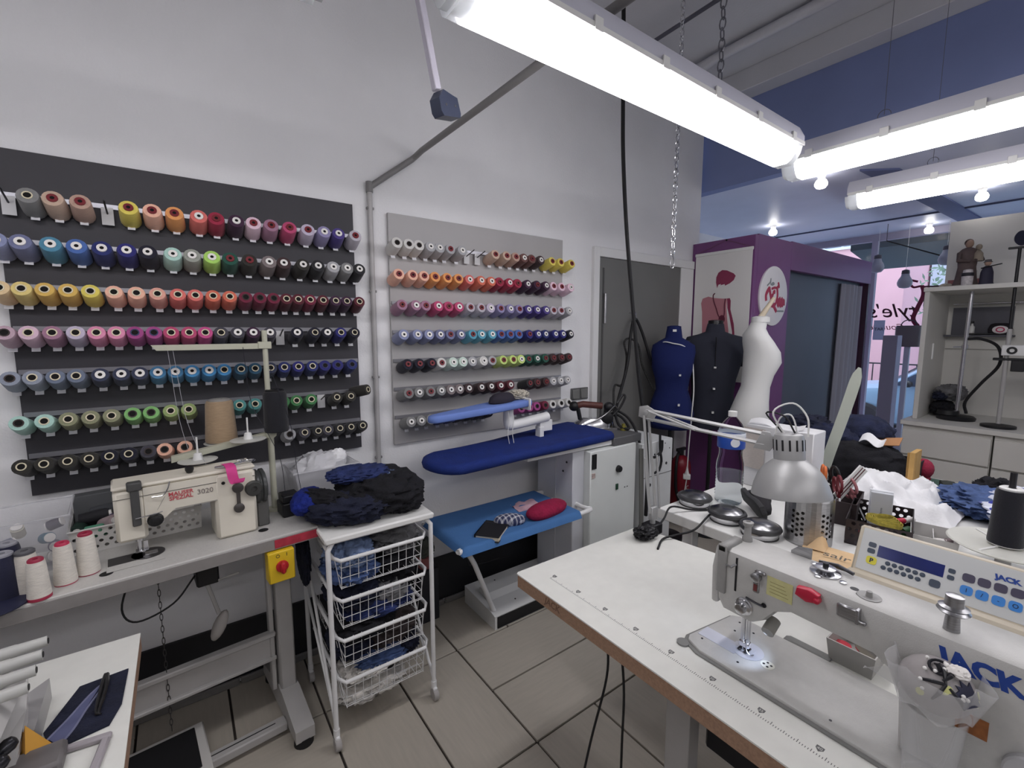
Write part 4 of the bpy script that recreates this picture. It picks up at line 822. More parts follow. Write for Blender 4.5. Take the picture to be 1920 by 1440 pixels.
mb = MB(); mb.tube([(-.105, 0, .118), (-.06, 0, .128), (.04, 0, .118)], .017, 12); mb.build('handle', M('brown_wood', (92, 52, 46), .5, var=.2, scale=30), IRN)
for x, z in ((-.105, .118), (.075, .112)):
    mb = MB(); mb.ball((x, 0, z), (.026, .024, .026)); mb.build('handle_knob', black_m, IRN)
mb = MB(); mb.lathe([(.006, 0), (.03, .001), (.03, .02), (.02, .024)], 18); mb.v = [(.06 + x, -.02 - z, .06 + y) for x, y, z in mb.v]; mb.build('thermostat', black_m, IRN)
mb = MB(); mb.tube(smoothpath([(-.06, -.045, .03), (0, -.05, .055), (.05, -.05, .085), (.10, -.02, .12), (.12, 0, .10)], 5), .003, 6); mb.build('guard_wire', chrome_m, IRN)
mb = MB(); mb.tube(smoothpath([(.09, 0, .06), (.13, 0, .10), (.16, 0, .16), (.15, .01, .17), (.12, 0, .13)], 5), .006, 7); mb.build('cable_spring', black_m, IRN)
# small fittings beside the iron
mb = MB(); mb.cyl((2.325, 1.93, .957), (2.325, 1.93, .985), .02, n=14); mb.cyl((2.325, 1.93, .985), (2.325, 1.93, 1.0), .012, n=12); mb.v = [(x - .005, y, z) for x, y, z in mb.v]
solo('brass_valve', mb, M('brass', (176, 166, 84), .35, .7), 'small brass valve on the corner of the iron rest', 'valve')
# cables
def cable(label, pts, r, mat=None, name='cable', k=6, cat='cable'):
    mb = MB(); mb.tube(smoothpath(pts, k), r, 8); return solo(name, mb, mat or rubber_m, label, cat)
cable('thick black cable hanging from the ceiling down past the steam iron', [(2.12, 1.85, 3.54), (2.14, 1.85, 2.9), (2.155, 1.85, 2.6), (2.19, 1.84, 2.2), (2.255, 1.83, 1.75), (2.30, 1.80, 1.3), (2.325, 1.76, 1.0), (2.335, 1.74, .7), (2.36, 1.76, .42)], .0115)
strp = M('striped_cord', (40, 40, 40), .7, var=.9, scale=40, stretch=(1, 1, 3))
t = thing('cord_hanger', 'wire hook on the grey door holding the looped iron cords', 'hook', (2.78, YW - .035, 1.72))
mb = MB(); mb.tube(smoothpath([(-.03, .008, .02), (0, -.01, .03), (.005, -.02, .0), (0, -.03, -.03), (-.006, -.03, .02), (-.006, 0, .04)], 4), .0025, 6); mb.build('hook_wire', chrome_m, t)
cable('black iron cord looped over the wire hook on the grey door', [(2.33, 2.02, 1.04), (2.47, 2.10, 1.15), (2.62, 2.16, 1.36), (2.70, 2.2, 1.60), (2.775, 2.23, 1.70), (2.85, 2.22, 1.60), (2.93, 2.18, 1.36), (3.0, 2.12, 1.12), (3.02, 2.05, .98)], .0105)
cable('black and white striped cord hanging behind the black iron cord', [(2.36, 2.05, 1.05), (2.44, 2.12, 1.22), (2.58, 2.17, 1.22), (2.66, 2.2, 1.40), (2.64, 2.21, 1.52), (2.70, 2.21, 1.55), (2.80, 2.21, 1.50), (2.84, 2.2, 1.35), (2.90, 2.16, 1.2), (2.96, 2.1, 1.05)], .008, strp)
cable('dark coil of hose piled on the iron rest', [(2.29, 1.99, .97), (2.32, 2.04, 1.05), (2.36, 1.98, 1.03), (2.34, 1.9, .97), (2.30, 1.95, .99), (2.345, 2.02, 1.07), (2.40, 1.95, 1.02), (2.37, 1.84, .90), (2.36, 1.80, .7)], .009)
cable('grey hose running down the side of the boiler cabinet', [(2.33, 1.79, .86), (2.325, 1.775, .6), (2.33, 1.77, .3), (2.33, 1.78, .02)], .014, M('grey_hose', (110, 110, 106), .6))
# dark trunk box of the second boiler: white control cabinet with peg holes
t = thing('control_cabinet', 'white metal control cabinet with holes and dangling plugs behind the lamp arm', 'cabinet', (2.55, 1.95, 0))
mb = MB(); mb.b2((2.345, 1.79, .02), (2.665, 2.2, .885), .004); mb.build('body', M('cabinet_white2', (214, 216, 216), .45, var=.03, scale=10), t, world=True)
for x, z, r in ((2.43, .60, .012), (2.47, .80, .006), (2.52, .83, .004), (2.55, .74, .008), (2.60, .72, .010), (2.58, .86, .004), (2.63, .82, .004), (2.50, .45, .006), (2.53, .68, .005)):
    mb = MB(); mb.at((x, 1.79, z), 90); mb.lathe([(.001, 0), (r, .0005), (r * .9, .0025)], 12); mb.build('hole', black_m, t, world=True)
mb = MB(); mb.b2((2.348, 1.788, .655), (2.662, 1.79, .658)); mb.build('panel_seam', M('seam_shadow', (90, 86, 80), .7), t, world=True)
cable('black plug lead dangling in front of the control cabinet', [(2.50, 1.775, .93), (2.50, 1.77, .83), (2.51, 1.765, .76), (2.49, 1.765, .70), (2.44, 1.765, .685)], .008)
cable('short black plug lead with a stubby plug in front of the control cabinet', [(2.49, 1.75, .90), (2.485, 1.75, .83), (2.44, 1.755, .80), (2.42, 1.76, .795)], .009)
# things lying on the cloth tray
t = thing('notebook', 'black notebook with an elastic band lying on the blue ironing tray', 'notebook', (1.20, 1.805, .5965), 38)
mb = MB(); mb.b2((-.085, -.06, .004), (.085, .058, .024), .002); mb.build('pages', M('page_edge', (222, 212, 190), .8), t)
mb = MB(); mb.b2((-.09, -.062, 0), (.09, .065, .004), .001); mb.b2((-.09, -.062, .024), (.09, .065, .028), .001); mb.b2((-.09, .058, .0), (.09, .065, .028), .001); mb.build('cover', M('black_cover', (26, 26, 30), .55), t)
mb = MB(); mb.b2((.06, -.0635, -.0), (.066, .066, .0288)); mb.build('elastic_band', M('elastic', (44, 44, 50), .7), t)
def plaid():
    m = bpy.data.materials.new('blue_plaid'); m.use_nodes = True; nt = m.node_tree; b = nt.nodes['Principled BSDF']; b.inputs['Roughness'].default_value = .9
    tc = nt.nodes.new('ShaderNodeTexCoord'); outs = []
    for d_ in ('X', 'Y'):
        w = nt.nodes.new('ShaderNodeTexWave'); w.wave_type = 'BANDS'; w.bands_direction = d_; w.inputs['Scale'].default_value = 14; nt.links.new(tc.outputs['Object'], w.inputs['Vector'])
        r_ = nt.nodes.new('ShaderNodeValToRGB'); r_.color_ramp.interpolation = 'CONSTANT'
        r_.color_ramp.elements[0].color = rgb((52, 58, 92)); r_.color_ramp.elements[1].position = .72; r_.color_ramp.elements[1].color = rgb((206, 206, 212))
        nt.links.new(w.outputs['Fac'], r_.inputs[0]); outs.append(r_)
    mx = nt.nodes.new('ShaderNodeMixRGB'); mx.inputs[0].default_value = .5; nt.links.new(outs[0].outputs[0], mx.inputs[1]); nt.links.new(outs[1].outputs[0], mx.inputs[2]); nt.links.new(mx.outputs[0], b.inputs['Base Color'])
    return m
mb = MB(); mb.ball((0, 0, 0), (.085, .042, .034), 20, 12); Q = Matrix.Translation((1.325, 1.83, .628)) @ Matrix.Rotation(R(-28), 4, 'Z'); mb.v = [tuple(Q @ Vector(v)) for v in mb.v]
solo('plaid_bundle', mb, plaid(), 'rolled blue and white plaid cloth beside the black notebook', 'cloth')
mb = MB(); mb.ball((0, 0, 0), (.145, .062, .042), 26, 14); mb.v = [(math.copysign(abs(x / .145) ** .75, x) * .145, math.copysign(abs(y / .062) ** .85, y) * .062, z) for x, y, z in mb.v]
Q = Matrix.Translation((1.565, 1.815, .634)) @ Matrix.Rotation(R(8), 4, 'Z'); mb.v = [tuple(Q @ Vector(v)) for v in mb.v]; mb.sharp = 80
solo('tailors_ham', mb, M('crimson_pad', (150, 24, 66), .9, var=.18, scale=30, bump=.5, bscale=90), 'crimson oval padded pressing roll on the blue ironing tray', 'cushion')
mb = MB(); mb.sheet(lambda u, v: (1.46 + u * .15 + v * .02, 1.93 + v * .11 - u * .02, .606 + .012 * noise.noise((u * 4, v * 4, 1)) + .008 * u), 14, 12, .004)
solo('cloth_scrap', mb, M('pale_pink_cloth', (206, 170, 182), .9, var=.2, scale=14), 'pale pink scrap of cloth behind the crimson pressing roll', 'cloth')
# small pot near the wall behind the trolley
t = thing('plant_pot', 'small terracotta pot with a dark plant on the floor strip behind the trolley', 'pot', (1.02, 2.215, .0))
mb = MB(); mb.b2((-.06, -.05, 0), (.06, .05, .30), .003); mb.build('stand', dark_m, t)
mb = MB(); mb.at((0, 0, .30)); mb.lathe([(.02, 0), (.035, .001), (.045, .06), (.048, .07), (.04, .072)], 18); mb.build('pot', M('terracotta_pink', (170, 104, 104), .7), t)
mb = MB(); mb.heap((0, 0, .41), (.05, .045, .055), .4, 4, 2, 30, 18); mb.build('plant', M('grey_plant', (86, 90, 84), .8, var=.3, scale=40), t)
# ------------------------------------------------------------ main sewing table with the lockstitch machine
def softprism(mb, poly, h0, h1, ax='z', b=.006):
    n = len(poly)
    def inset(d):
        o = []
        for i in range(n):
            p0 = Vector(poly[i - 1]); p1 = Vector(poly[i]); p2 = Vector(poly[(i + 1) % n])
            e1 = (p1 - p0).normalized(); e2 = (p2 - p1).normalized()
            n1 = Vector((-e1.y, e1.x)); n2 = Vector((-e2.y, e2.x)); m_ = n1 + n2
            m_ = m_ / max(.35, m_.dot(n1)) if m_.length > 1e-6 else n1
            o.append(tuple(p1 + m_ * d))
        return o
    f = {'z': lambda a, c, h: (a, c, h), 'y': lambda a, c, h: (a, -h, c), 'x': lambda a, c, h: (h, a, c)}[ax]
    L = [(inset(b), h0), (inset(b * .3), h0 + b * .3), (poly, h0 + b), (poly, h1 - b), (inset(b * .3), h1 - b * .3), (inset(b), h1)]
    vs = [f(a, c, h) for o, h in L for a, c in o]; fs = []
    for i in range(len(L) - 1): fs += [(i * n + k, i * n + (k + 1) % n, (i + 1) * n + (k + 1) % n, (i + 1) * n + k) for k in range(n)]
    fs += [tuple(range(n - 1, -1, -1)), tuple(range((len(L) - 1) * n, len(L) * n))]
    return mb.add(vs, fs)
TZ = .785
MT = thing('sewing_table', 'white sewing table with beech edge and a printed ruler along its front', 'table', (1.2, .5, 0))
tq = [(.872, -.35), (.872, 1.162), (.880, 1.170), (1.498, 1.162), (1.508, 1.150), (1.556, .80), (1.556, -.35)][::-1]
mb = MB(); mb.prism(tq, TZ - .004, TZ); mb.build('tabletop', M('white_table_laminate', (226, 226, 220), .38, var=.025, scale=24), MT, world=True)
mb = MB(); mb.prism([(x + (.0015 if x < 1.2 else -.0015), y - (.0015 if y > 0 else 0)) for x, y in tq], TZ - .046, TZ - .004); mb.build('wooden_core', wood_m, MT, world=True)
rul = M('ruler_print', (112, 112, 112), .7)
mb = MB(); y = 1.075; i = 0
while y > -.3:
    L = .010 if i % 10 == 0 else (.008 if i % 5 == 0 else .005)
    mb.b2((.9425, y - .0006, TZ), (.9425 + L, y + .0006, TZ + .0003)); y -= .005; i += 1
o = mb.build('ruler_ticks', rul, MT, False, world=True); o['kind'] = 'stuff'
for k in range(13):
    yy = 1.075 - k * .112
    mb = MB(); mb.at((.962, yy, TZ)); mb.prism([(-.008, 0), (0, -.007), (.008, -.007), (.008, .007), (0, .007)], 0, .0004); mb.build('ruler_mark', rul, MT, False, world=True)
    text('ruler_number', str(5 * (k + 1)), .010, M('white_print', (214, 214, 210), .6), MT, MT.matrix_basis.inverted() @ basis((.9625, yy, TZ + .0008), (0, -1, 0), (1, 0, 0)), ext=.0001)
text('edge_print', 'JACK', .03, M('faded_print', (120, 92, 76), .7), MT, MT.matrix_basis.inverted() @ basis((.8734, .985, TZ - .023), (0, -1, 0), (0, 0, 1)), shear=.15, bold=.0006)
mb = MB(); mb.b2((.905, .86, TZ - .062), (1.05, 1.03, TZ - .042), .004); mb.build('drawer_slide', M('pale_drawer', (168, 160, 150), .6), MT, world=True)
mb = MB(); mb.b2((.92, .10, TZ - .10), (1.05, .36, TZ - .0425), .004); mb.build('under_tray', M('grey_tray', (120, 118, 114), .6), MT, world=True)
for x0, y0 in ((1.07, .63), (1.07, -.28)):
    mb = MB(); mb.b2((x0, y0, .06), (x0 + .055, y0 + .075, TZ - .0425), .004); mb.build('leg', gmetal_m, MT, world=True)
    mb = MB(); mb.b2((x0 - .14, y0, .012), (x0 + .40, y0 + .075, .062), .008); mb.build('foot', gmetal_m, MT, world=True)
mb = MB(); mb.b2((1.085, -.21, .25), (1.105, .63, .36), .003); mb.build('cross_beam', gmetal_m, MT, world=True)
mb = MB(); mb.b2((1.135, .22, .42), (1.36, .62, TZ - .043), .008); solo('motor_box', mb, M('motor_black', (20, 20, 26), .5), 'black motor control box hanging under the white sewing table', 'motor')
mb = MB(); mb.b2((1.06, .74, .37), (1.09, .77, .50), .004)
solo('pedal_bracket', mb, black_m, 'small black bracket clipped to the leg of the white sewing table', 'bracket') if False else None
for lb, pts in (('thin black cord dropping from the table edge and trailing to the right on the floor', [(.93, .76, TZ - .045), (.93, .745, .60), (.94, .755, .40), (.93, .74, .2), (.92, .66, .03), (.95, .5, .006), (1.0, .3, .006)]), ('thin black cord dropping from the table edge and trailing along the tiles toward the back', [(.92, .80, TZ - .045), (.92, .80, .62), (.88, .82, .42), (.83, .83, .2), (.78, .83, .03), (.7, .80, .006), (.5, .74, .006)])):
    cable(lb, pts, .0035)
jm = M('grey_enamel', (192, 191, 188), .32, var=.03, scale=60, bump=.12, bscale=420)
jm2 = M('dark_grey_enamel', (150, 149, 147), .4, var=.03, scale=60)
JK = thing('sewing_machine', 'grey lockstitch sewing machine with blue lettering on the white sewing table', 'sewing machine', (1.12, .40, TZ + .0005))
bedp = [(1.015, -.02), (1.235, -.02), (1.235, .588), (1.222, .606), (1.05, .63), (1.032, .622), (1.015, .58)]
mb = MB(); softprism(mb, bedp, TZ + .0005, TZ + .012, 'z', .003); mb.build('bed', jm, JK, world=True)
mb = MB(); softprism(mb, [(1.006, -.03), (1.244, -.03), (1.244, .592), (1.226, .614), (1.05, .64), (1.026, .632), (1.006, .585)], TZ + .0003, TZ + .0045, 'z', .001); mb.build('bed_gasket', M('grey_gasket', (126, 126, 124), .6), JK, world=True)
mb = MB(); mb.at((1.018, .628, TZ)); mb.lathe([(.004, .0003), (.016, .0004), (.016, .005), (.004, .0055)], 16); mb.at((1.018, -.02, TZ)); mb.lathe([(.004, .0003), (.016, .0004), (.016, .005), (.004, .0055)], 16); mb.build('hinge_pad', M('grey_gasket', (126, 126, 124), .6), JK, world=True)
mb = MB(); mb.b2((1.07, .52, TZ + .0122), (1.115, .618, TZ + .0132)); mb.lathe([(.036, .0122), (.036, .0134)], 26, (1.11, .505, TZ)); mb.build('slide_plate', M('satin_steel', (214, 216, 226), .42, .5), JK, world=True)
mb = MB(); mb.b2((1.098, .49, TZ + .0134), (1.122, .54, TZ + .0142)); mb.build('throat_plate', M('satin_steel', (214, 216, 226), .42, .5), JK, world=True)
mb = MB(); mb.at((1.098, .452, TZ + .012)); mb.lathe([(.002, 0), (.0155, 0), (.0155, .0012), (.002, .0014)], 20); rp = mb.build('oil_window', M('white_cap', (226, 226, 216), .4), JK, world=True)
for a in (20, 110, 200, 290):
    mb = MB(); mb.at((1.098 + .008 * math.cos(R(a)), .452 + .008 * math.sin(R(a)), TZ + .0133)); mb.lathe([(.0005, 0), (.003, 0), (.003, .0004)], 8); mb.build('cap_hole', black_m, JK, world=True)
for x, y in ((1.205, .575), (1.06, .60), (1.19, .53), (1.05, .50), (1.04, .30), (1.16, .565)):
    mb = MB(); mb.at((x, y, TZ + .0121)); mb.lathe([(.0005, 0), (.003, 0), (.003, .0006)], 8); mb.build('bed_screw', M('dark_steel', (60, 60, 64), .3, .8), JK, world=True)
hd_ = [(-.03, .797), (.20, .797), (.206, .90), (.222, .945), (.25, .962), (.40, .968), (.432, .952), (.455, .92), (.485, .898), (.556, .900), (.572, .925), (.578, 1.0), (.571, 1.045), (.553, 1.062), (.0, 1.060), (-.03, 1.05)]
mb = MB(); mb.sharp = 32; softprism(mb, hd_, 1.066, 1.195, 'x', .016); mb.build('arm', jm, JK, world=True)
mb = MB(); mb.sharp = 32; softprism(mb, [(.20, .797), (.206, .90), (.222, .945), (.25, .962), (.40, .968), (.432, .952), (.40, .952), (.26, .948), (.24, .94), (.222, .90), (.215, .797)][::-1], 1.064, 1.197, 'x', .002) if False else None
# face plate on the needle end
mb = MB(); softprism(mb, [(1.078, .905), (1.182, .905), (1.186, 1.0), (1.17, 1.05), (1.09, 1.05), (1.074, 1.0)], -.592, -.572, 'y', .006); mb.build('face_plate', jm, JK, world=True)
mb = MB(); mb.sharp = 50; mb.b2((1.060, .548, .945), (1.068, .572, 1.072), .003); mb.b2((1.060, .548, 1.052), (1.14, .572, 1.072), .004); mb.build('take_up_cover', jm2, JK, world=True)
mb = MB(); mb.b2((1.0648, .522, .965), (1.068, .5265, 1.05)); mb.build('take_up_slot', black_m, JK, world=True)
mb = MB(); mb.tube([(1.062, .5245, 1.035), (1.05, .53, 1.03), (1.055, .545, 1.028)], .003, 6); mb.build('take_up_lever', steel_m, JK, world=True)
mb = MB(); mb.at((1.066, .474, 1.026), 0, -90); mb.lathe([(.002, 0), (.011, .001), (.011, .014), (.008, .016)], 16); mb.at(); mb.b2((1.058, .455, 1.034), (1.067, .478, 1.043), .002); mb.b2((1.062, .468, .985), (1.068, .482, 1.02), .002); mb.build('pretension', steel_m, JK, world=True)
mb = MB(); mb.b2((1.061, .472, .990), (1.066, .480, 1.006)); mb.build('red_tab', M('dark_red_tab', (110, 52, 52), .5), JK, world=True)
mb = MB(); mb.at((1.066, .500, .938), 0, -90); mb.lathe([(.002, 0), (.021, .001), (.021, .004), (.016, .006), (.018, .008), (.018, .011), (.012, .013), (.011, .026), (.004, .027)], 20); mb.build('tension_dial', chrome_m, JK, world=True)
mb = MB(); mb.tube([(1.060, .495, .965), (1.058, .470, .963), (1.06, .455, .962)], .0025, 6); mb.at((1.065, .455, .963), 0, -90); mb.lathe([(.001, 0), (.006, .001), (.005, .003)], 10); mb.build('thread_guide', M('dark_steel', (60, 60, 64), .3, .8), JK, world=True)
mb = MB(); mb.tube([(1.12, .452, .905), (1.085, .452, .888)], .014, 14); mb.build('led_lamp', M('grey_lamp', (150, 148, 142), .45), JK, world=True)
mb = MB(); mb.cyl((1.108, .518, .800), (1.108, .518, .905), .0055, n=10); mb.cyl((1.108, .505, .812), (1.108, .505, .905), .0045, n=10); mb.b2((1.10, .50, .806), (1.116, .525, .822), .002); mb.cyl((1.108, .518, .785), (1.108, .518, .80), .001, n=6); mb.build('needle_bar', chrome_m, JK, world=True)
mb = MB(); mb.b2((1.092, .500, TZ + .0143), (1.118, .508, TZ + .018), .001); mb.b2((1.092, .516, TZ + .0143), (1.118, .524, TZ + .018), .001); mb.b2((1.104, .502, TZ + .016), (1.112, .523, TZ + .032), .002); mb.build('presser_foot', M('dark_steel', (60, 60, 64), .3, .8), JK, world=True)
mb = MB(); mb.tube(smoothpath([(1.10, .505, .83), (1.09, .50, .812), (1.088, .49, .805), (1.098, .485, .803)], 4), .0012, 5); mb.build('thread_wire', steel_m, JK, world=True)
# knob post on top of the head
mb = MB(); mb.at((1.155, .545, 1.060)); mb.lathe([(.004, 0), (.013, 0), (.012, .012), (.009, .016), (.008, .04), (.012, .044), (.013, .052), (.006, .054), (.005, .046)], 18); mb.build('pressure_knob', jm2, JK, world=True)
for x, y, r in ((1.14, .505, .010), (1.12, .515, .006), (1.165, .47, .006), (1.185, .44, .006), (1.10, .285, .008), (1.115, .30, .008)):
    mb = MB(); mb.at((x, y, 1.0605)); mb.lathe([(.0005, 0), (r, 0), (r, .0008)], 14); mb.build('oil_hole', black_m, JK, world=True)
mb = MB(); mb.at(); softprism(mb, [(.405, 1.06), (.45, 1.06), (.45, 1.068), (.435, 1.083), (.405, 1.088)], 1.178, 1.182, 'x', .001); mb.build('thread_plate', steel_m, JK, world=True)
mb = MB(); mb.sheet(lambda u, v: (1.0652 - .0002 * u, .452 - u * .055, .993 + v * .046), 4, 4, .0006); mb.build('sticky_note', M('yellow_note', (204, 200, 146), .8, var=.08, scale=60), JK, world=True)
for k in range(4):
    mb = MB(); mb.b2((1.0642, .405 + .003 * k, 1.002 + k * .008), (1.0646, .445, 1.0028 + k * .008)); mb.build('note_line', M('note_ink', (150, 140, 90), .8), JK, False, world=True)
mb = MB(); softprism(mb, [(.345, 1.028), (.365, 1.022), (.388, 1.030), (.385, 1.048), (.362, 1.052), (.342, 1.046)], 1.048, 1.067, 'x', .004); mb.b2((1.045, .34, 1.028), (1.065, .352, 1.04), .003); mb.build('red_cutter', M('raspberry_plastic', (184, 34, 62), .35), JK, world=True)
# bobbin winder on top
mb = MB(); mb.at((1.138, .362, 1.0605)); mb.lathe([(.01, 0), (.030, 0), (.030, .004), (.018, .006), (.012, .008), (.012, .012), (.02, .013), (.02, .015), (.004, .017)], 24); bw = mb.build('bobbin_winder', chrome_m, JK, world=True)
mb = MB(); mb.tube([(1.165, .385, 1.07), (1.175, .35, 1.072), (1.168, .318, 1.068)], .004, 7); mb.cyl((1.138, .362, 1.075), (1.138, .362, 1.085), .006, n=10); mb.build('winder_lever', M('dark_steel', (60, 60, 64), .3, .8), JK, world=True)
for x, y in ((1.105, .365), (1.16, .392), (1.12, .322)):
    mb = MB(); mb.at((x, y, 1.0605)); mb.lathe([(.001, 0), (.007, 0), (.007, .004), (.003, .005)], 12); mb.build('top_screw', chrome_m, JK, world=True)
mb = MB(); mb.b2((1.058, .262, 1.018), (1.066, .312, 1.026), .002); mb.b2((1.050, .275, 1.026), (1.056, .310, 1.050), .003); mb.b2((1.050, .272, 1.02), (1.066, .278, 1.05), .001); mb.build('thread_finger', steel_m, JK, world=True)
mb = MB(); mb.at((1.105, .272, 1.0605)); mb.lathe([(.008, 0), (.020, 0), (.021, .002), (.016, .003), (.012, .001), (.006, .001), (.005, .012), (.001, .013)], 20); mb.build('oil_cup', jm2, JK, world=True)
# thread tension knob standing in front of the pillar
mb = MB(); mb.at((1.10, .148, 1.0605)); mb.lathe([(.008, 0), (.012, .001), (.010, .03), (.02, .034), (.024, .038), (.02, .042), (.022, .045), (.014, .048), (.013, .066), (.006, .068)], 20); mb.build('thread_tension_post', steel_m, JK, world=True)
text('lettering', 'JACK', .044, M('blue_lettering', (38, 70, 150), .45), JK, JK.matrix_basis.inverted() @ basis((1.0655, .150, 1.022), (0, -1, 0), (0, 0, 1)), shear=-.25, bold=.0022, align='LEFT', ext=.0002)
mb = MB(); mb.b2((1.0645, .085, .905), (1.0665, .125, .940)); mb.build('warning_label', M('brown_label', (150, 92, 48), .6, var=.25, scale=90), JK, world=True)
mb = MB(); mb.at((1.066, .030, .885), 0, -90); mb.lathe([(.002, 0), (.036, .001), (.036, .012), (.033, .015), (.010, .0155), (.009, .012)], 28); mb.build('stitch_dial', M('clear_grey_dial', (182, 182, 184), .25), JK, world=True)
mb = MB(); mb.b2((1.10, -.075, .87), (1.20, -.03, 1.05), .01); mb.build('motor_housing', jm2, JK, world=True)
# LED under the head lights the needle plate
ld = bpy.data.lights.new('needle_led', 'SPOT'); ld.energy = .16; ld.color = (.62, .74, 1); ld.spot_size = R(95); ld.shadow_soft_size = .006; ld.spot_blend = .6
lo = bpy.data.objects.new('needle_led', ld); COL.objects.link(lo); lo.location = (1.082, .455, .880); lo.rotation_euler = (Vector((1.10, .53, TZ)) - Vector((1.082, .455, .880))).to_track_quat('-Z', 'Y').to_euler()
# knee-lift slot plate behind the bed and small grey bin
mb = MB(); softprism(mb, [(1.244, .372), (1.262, .372), (1.27, .38), (1.27, .47), (1.262, .478), (1.244, .478)], TZ + .0002, TZ + .006, 'z', .001); mb.b2((1.2475, .39, TZ + .0062), (1.26, .46, TZ + .0066))
solo('hinge_plate', mb, M('grey_gasket', (126, 126, 124), .6), 'grey slotted hinge plate behind the bed of the grey machine', 'hinge')
t = thing('parts_bin', 'small grey open bin with a red bobbin behind the grey machine arm', 'bin', (1.318, .335, TZ))
mb = MB(); mb.sharp = 20; tub(mb, .13, .10, .058, .003, 1.15); mb.build('bin_body', M('light_grey_plastic', (176, 174, 170), .45), t)
mb = MB(); mb.at((1.30, .365, TZ + .015)); mb.lathe([(.004, 0), (.02, 0), (.02, .016), (.004, .016)], 16); mb.v = [tuple(v) for v in mb.v]
solo('bobbin', mb, M('red_bobbin', (188, 40, 60), .4), 'red bobbin lying in the small grey bin', 'bobbin')
mb = MB(); mb.at((1.318, .315, TZ + .03), 12, 0, 30); mb.lathe([(.003, 0), (.028, 0), (.028, .003), (.003, .003)], 20)
solo('steel_disc', mb, chrome_m, 'shiny steel disc leaning in the small grey bin', 'disc')
# control panel
PB = basis((1.462, .412, .912), (0, -1, 0), (math.sin(R(28)), 0, math.cos(R(28))))
PN = thing('machine_console', 'beige control panel with blue screen and round buttons behind the grey machine', 'control panel', (1.47, .25, TZ + .0005))
PI = PN.matrix_basis.inverted()
def pp(mb): mb.mat(PI @ PB); return mb
beige_m = M('beige_plastic', (206, 196, 178), .45)
mb = pp(MB()); mb.b2((0, .03, -.045), (.345, .163, -.0015), .006); mb.build('housing', beige_m, PN)
mb = pp(MB()); softprism(mb, [(.03, -.07), (-.01, -.045), (-.012, .028), (.0, .03), (.03, -.001)][::-1], -.004, .349, 'x', .003); mb.v = mb.v; mb.build('ledge', beige_m, PN) if False else None
mb = pp(MB()); mb.b2((-.008, -.028, -.06), (.353, .036, .016), .010); mb.build('ledge', beige_m, PN)
mb = pp(MB()); mb.b2((.010, .040, -.0016), (.338, .155, -.0002), .0005); mb.build('face', M('pale_grey_foil', (206, 208, 208), .35), PN)
def lcd():
    m = M('lcd_screen', (38, 48, 110), .15, var=.35, scale=9); return m
mb = pp(MB()); mb.b2((.050, .087, -.0002), (.184, .118, .0006)); mb.build('screen', lcd(), PN)
btn = M('slate_button', (66, 76, 92), .4); ybtn = M('yellow_button', (222, 212, 66), .4); bbtn = M('blue_button', (66, 136, 214), .4); ink2 = M('button_ink', (34, 44, 74), .5)
def rbtn(u, v, w, h, m, nm='button'):
    b = pp(MB()); r_ = min(w, h) * .3
    pts = []
    for sx, sy, a0 in ((1, 1, 0), (-1, 1, 90), (-1, -1, 180), (1, -1, 270)):
        pts += [(u + sx * (w / 2 - r_) + r_ * math.cos(R(a0 + a)), v + sy * (h / 2 - r_) + r_ * math.sin(R(a0 + a))) for a in (0, 30, 60, 90)]
    b.prism(pts, -.0002, .0012); return b.build(nm, m, PN)
for u, v in ((.036, .114), (.036, .097)): rbtn(u, v, .017, .013, btn)
rbtn(.041, .072, .023, .021, ybtn)
text('button_print', 'P', .016, ink2, PN, PI @ PB @ Matrix.Translation((.041, .0715, .0016)), bold=.0004)
for k in range(6):
    for u, v in ((.076 + .0142 * k, .0775), (.069 + .0142 * k, .0635)):
        b = pp(MB()); b.lathe([(.0055, -.0002), (.0058, .0008), (.004, .0014)], 14, (u, v, 0)); b.build('round_button', btn, PN)
rbtn(.172, .066, .021, .019, btn)
for v in (.109, .0925): rbtn(.1975, v, .013, .011, btn)
for k, u in enumerate((.228, .2545, .2815, .3085)):
    rbtn(u, .1045, .022, .020, M('plum_button', (76, 72, 92), .4)); rbtn(u, .0745, .022, .022, bbtn)
    text('button_print', 'I/-O'[k], .013, ink2, PN, PI @ PB @ Matrix.Translation((u, .0745, .0016)))
text('lettering', 'JACK', .0155, M('blue_lettering', (38, 70, 150), .45), PN, PI @ PB @ Matrix.Translation((.291, .128, .0003)), shear=-.2, bold=.0008, sx=1.15)
mb = MB(); mb.b2((1.488, .12, TZ + .0005), (1.51, .16, .905), .002); mb.b2((1.488, .30, TZ + .0005), (1.51, .34, .905), .002); mb.build('support_bracket', M('grey_bracket', (120, 118, 116), .5), PN, world=True)
# posy of pins in a clear cup, held on the front of the machine
PC = thing('pin_cup', 'clear plastic cup topped with a film-wrapped pincushion of pins and sequins', 'pincushion', (1.035, .150, TZ + .0125))
film_m = M('clear_film', (226, 226, 228), .12, alpha=.30)
mb = MB(); mb.lathe([(.030, 0), (.034, .001), (.046, .14), (.048, .145), (.045, .145), (.032, .006)], 28, cap=False); mb.build('cup', film_m, PC)
mb = MB(); mb.ball((0, 0, .185), (.052, .052, .045), 26, 14); mb.build('cushion', M('pale_cushion', (186, 180, 180), .6, alpha=.62, var=.08, scale=30), PC)
def crinkle(u, v):
    a = u * 2 * math.pi; r_ = .05 + .016 * v + .008 * math.sin(a * 7) * v; return (r_ * math.cos(a), r_ * math.sin(a), .15 + .07 * v + .008 * math.sin(a * 5))
mb = MB(); mb.sheet(crinkle, 48, 4, .0006); mb.build('film_collar', film_m, PC)
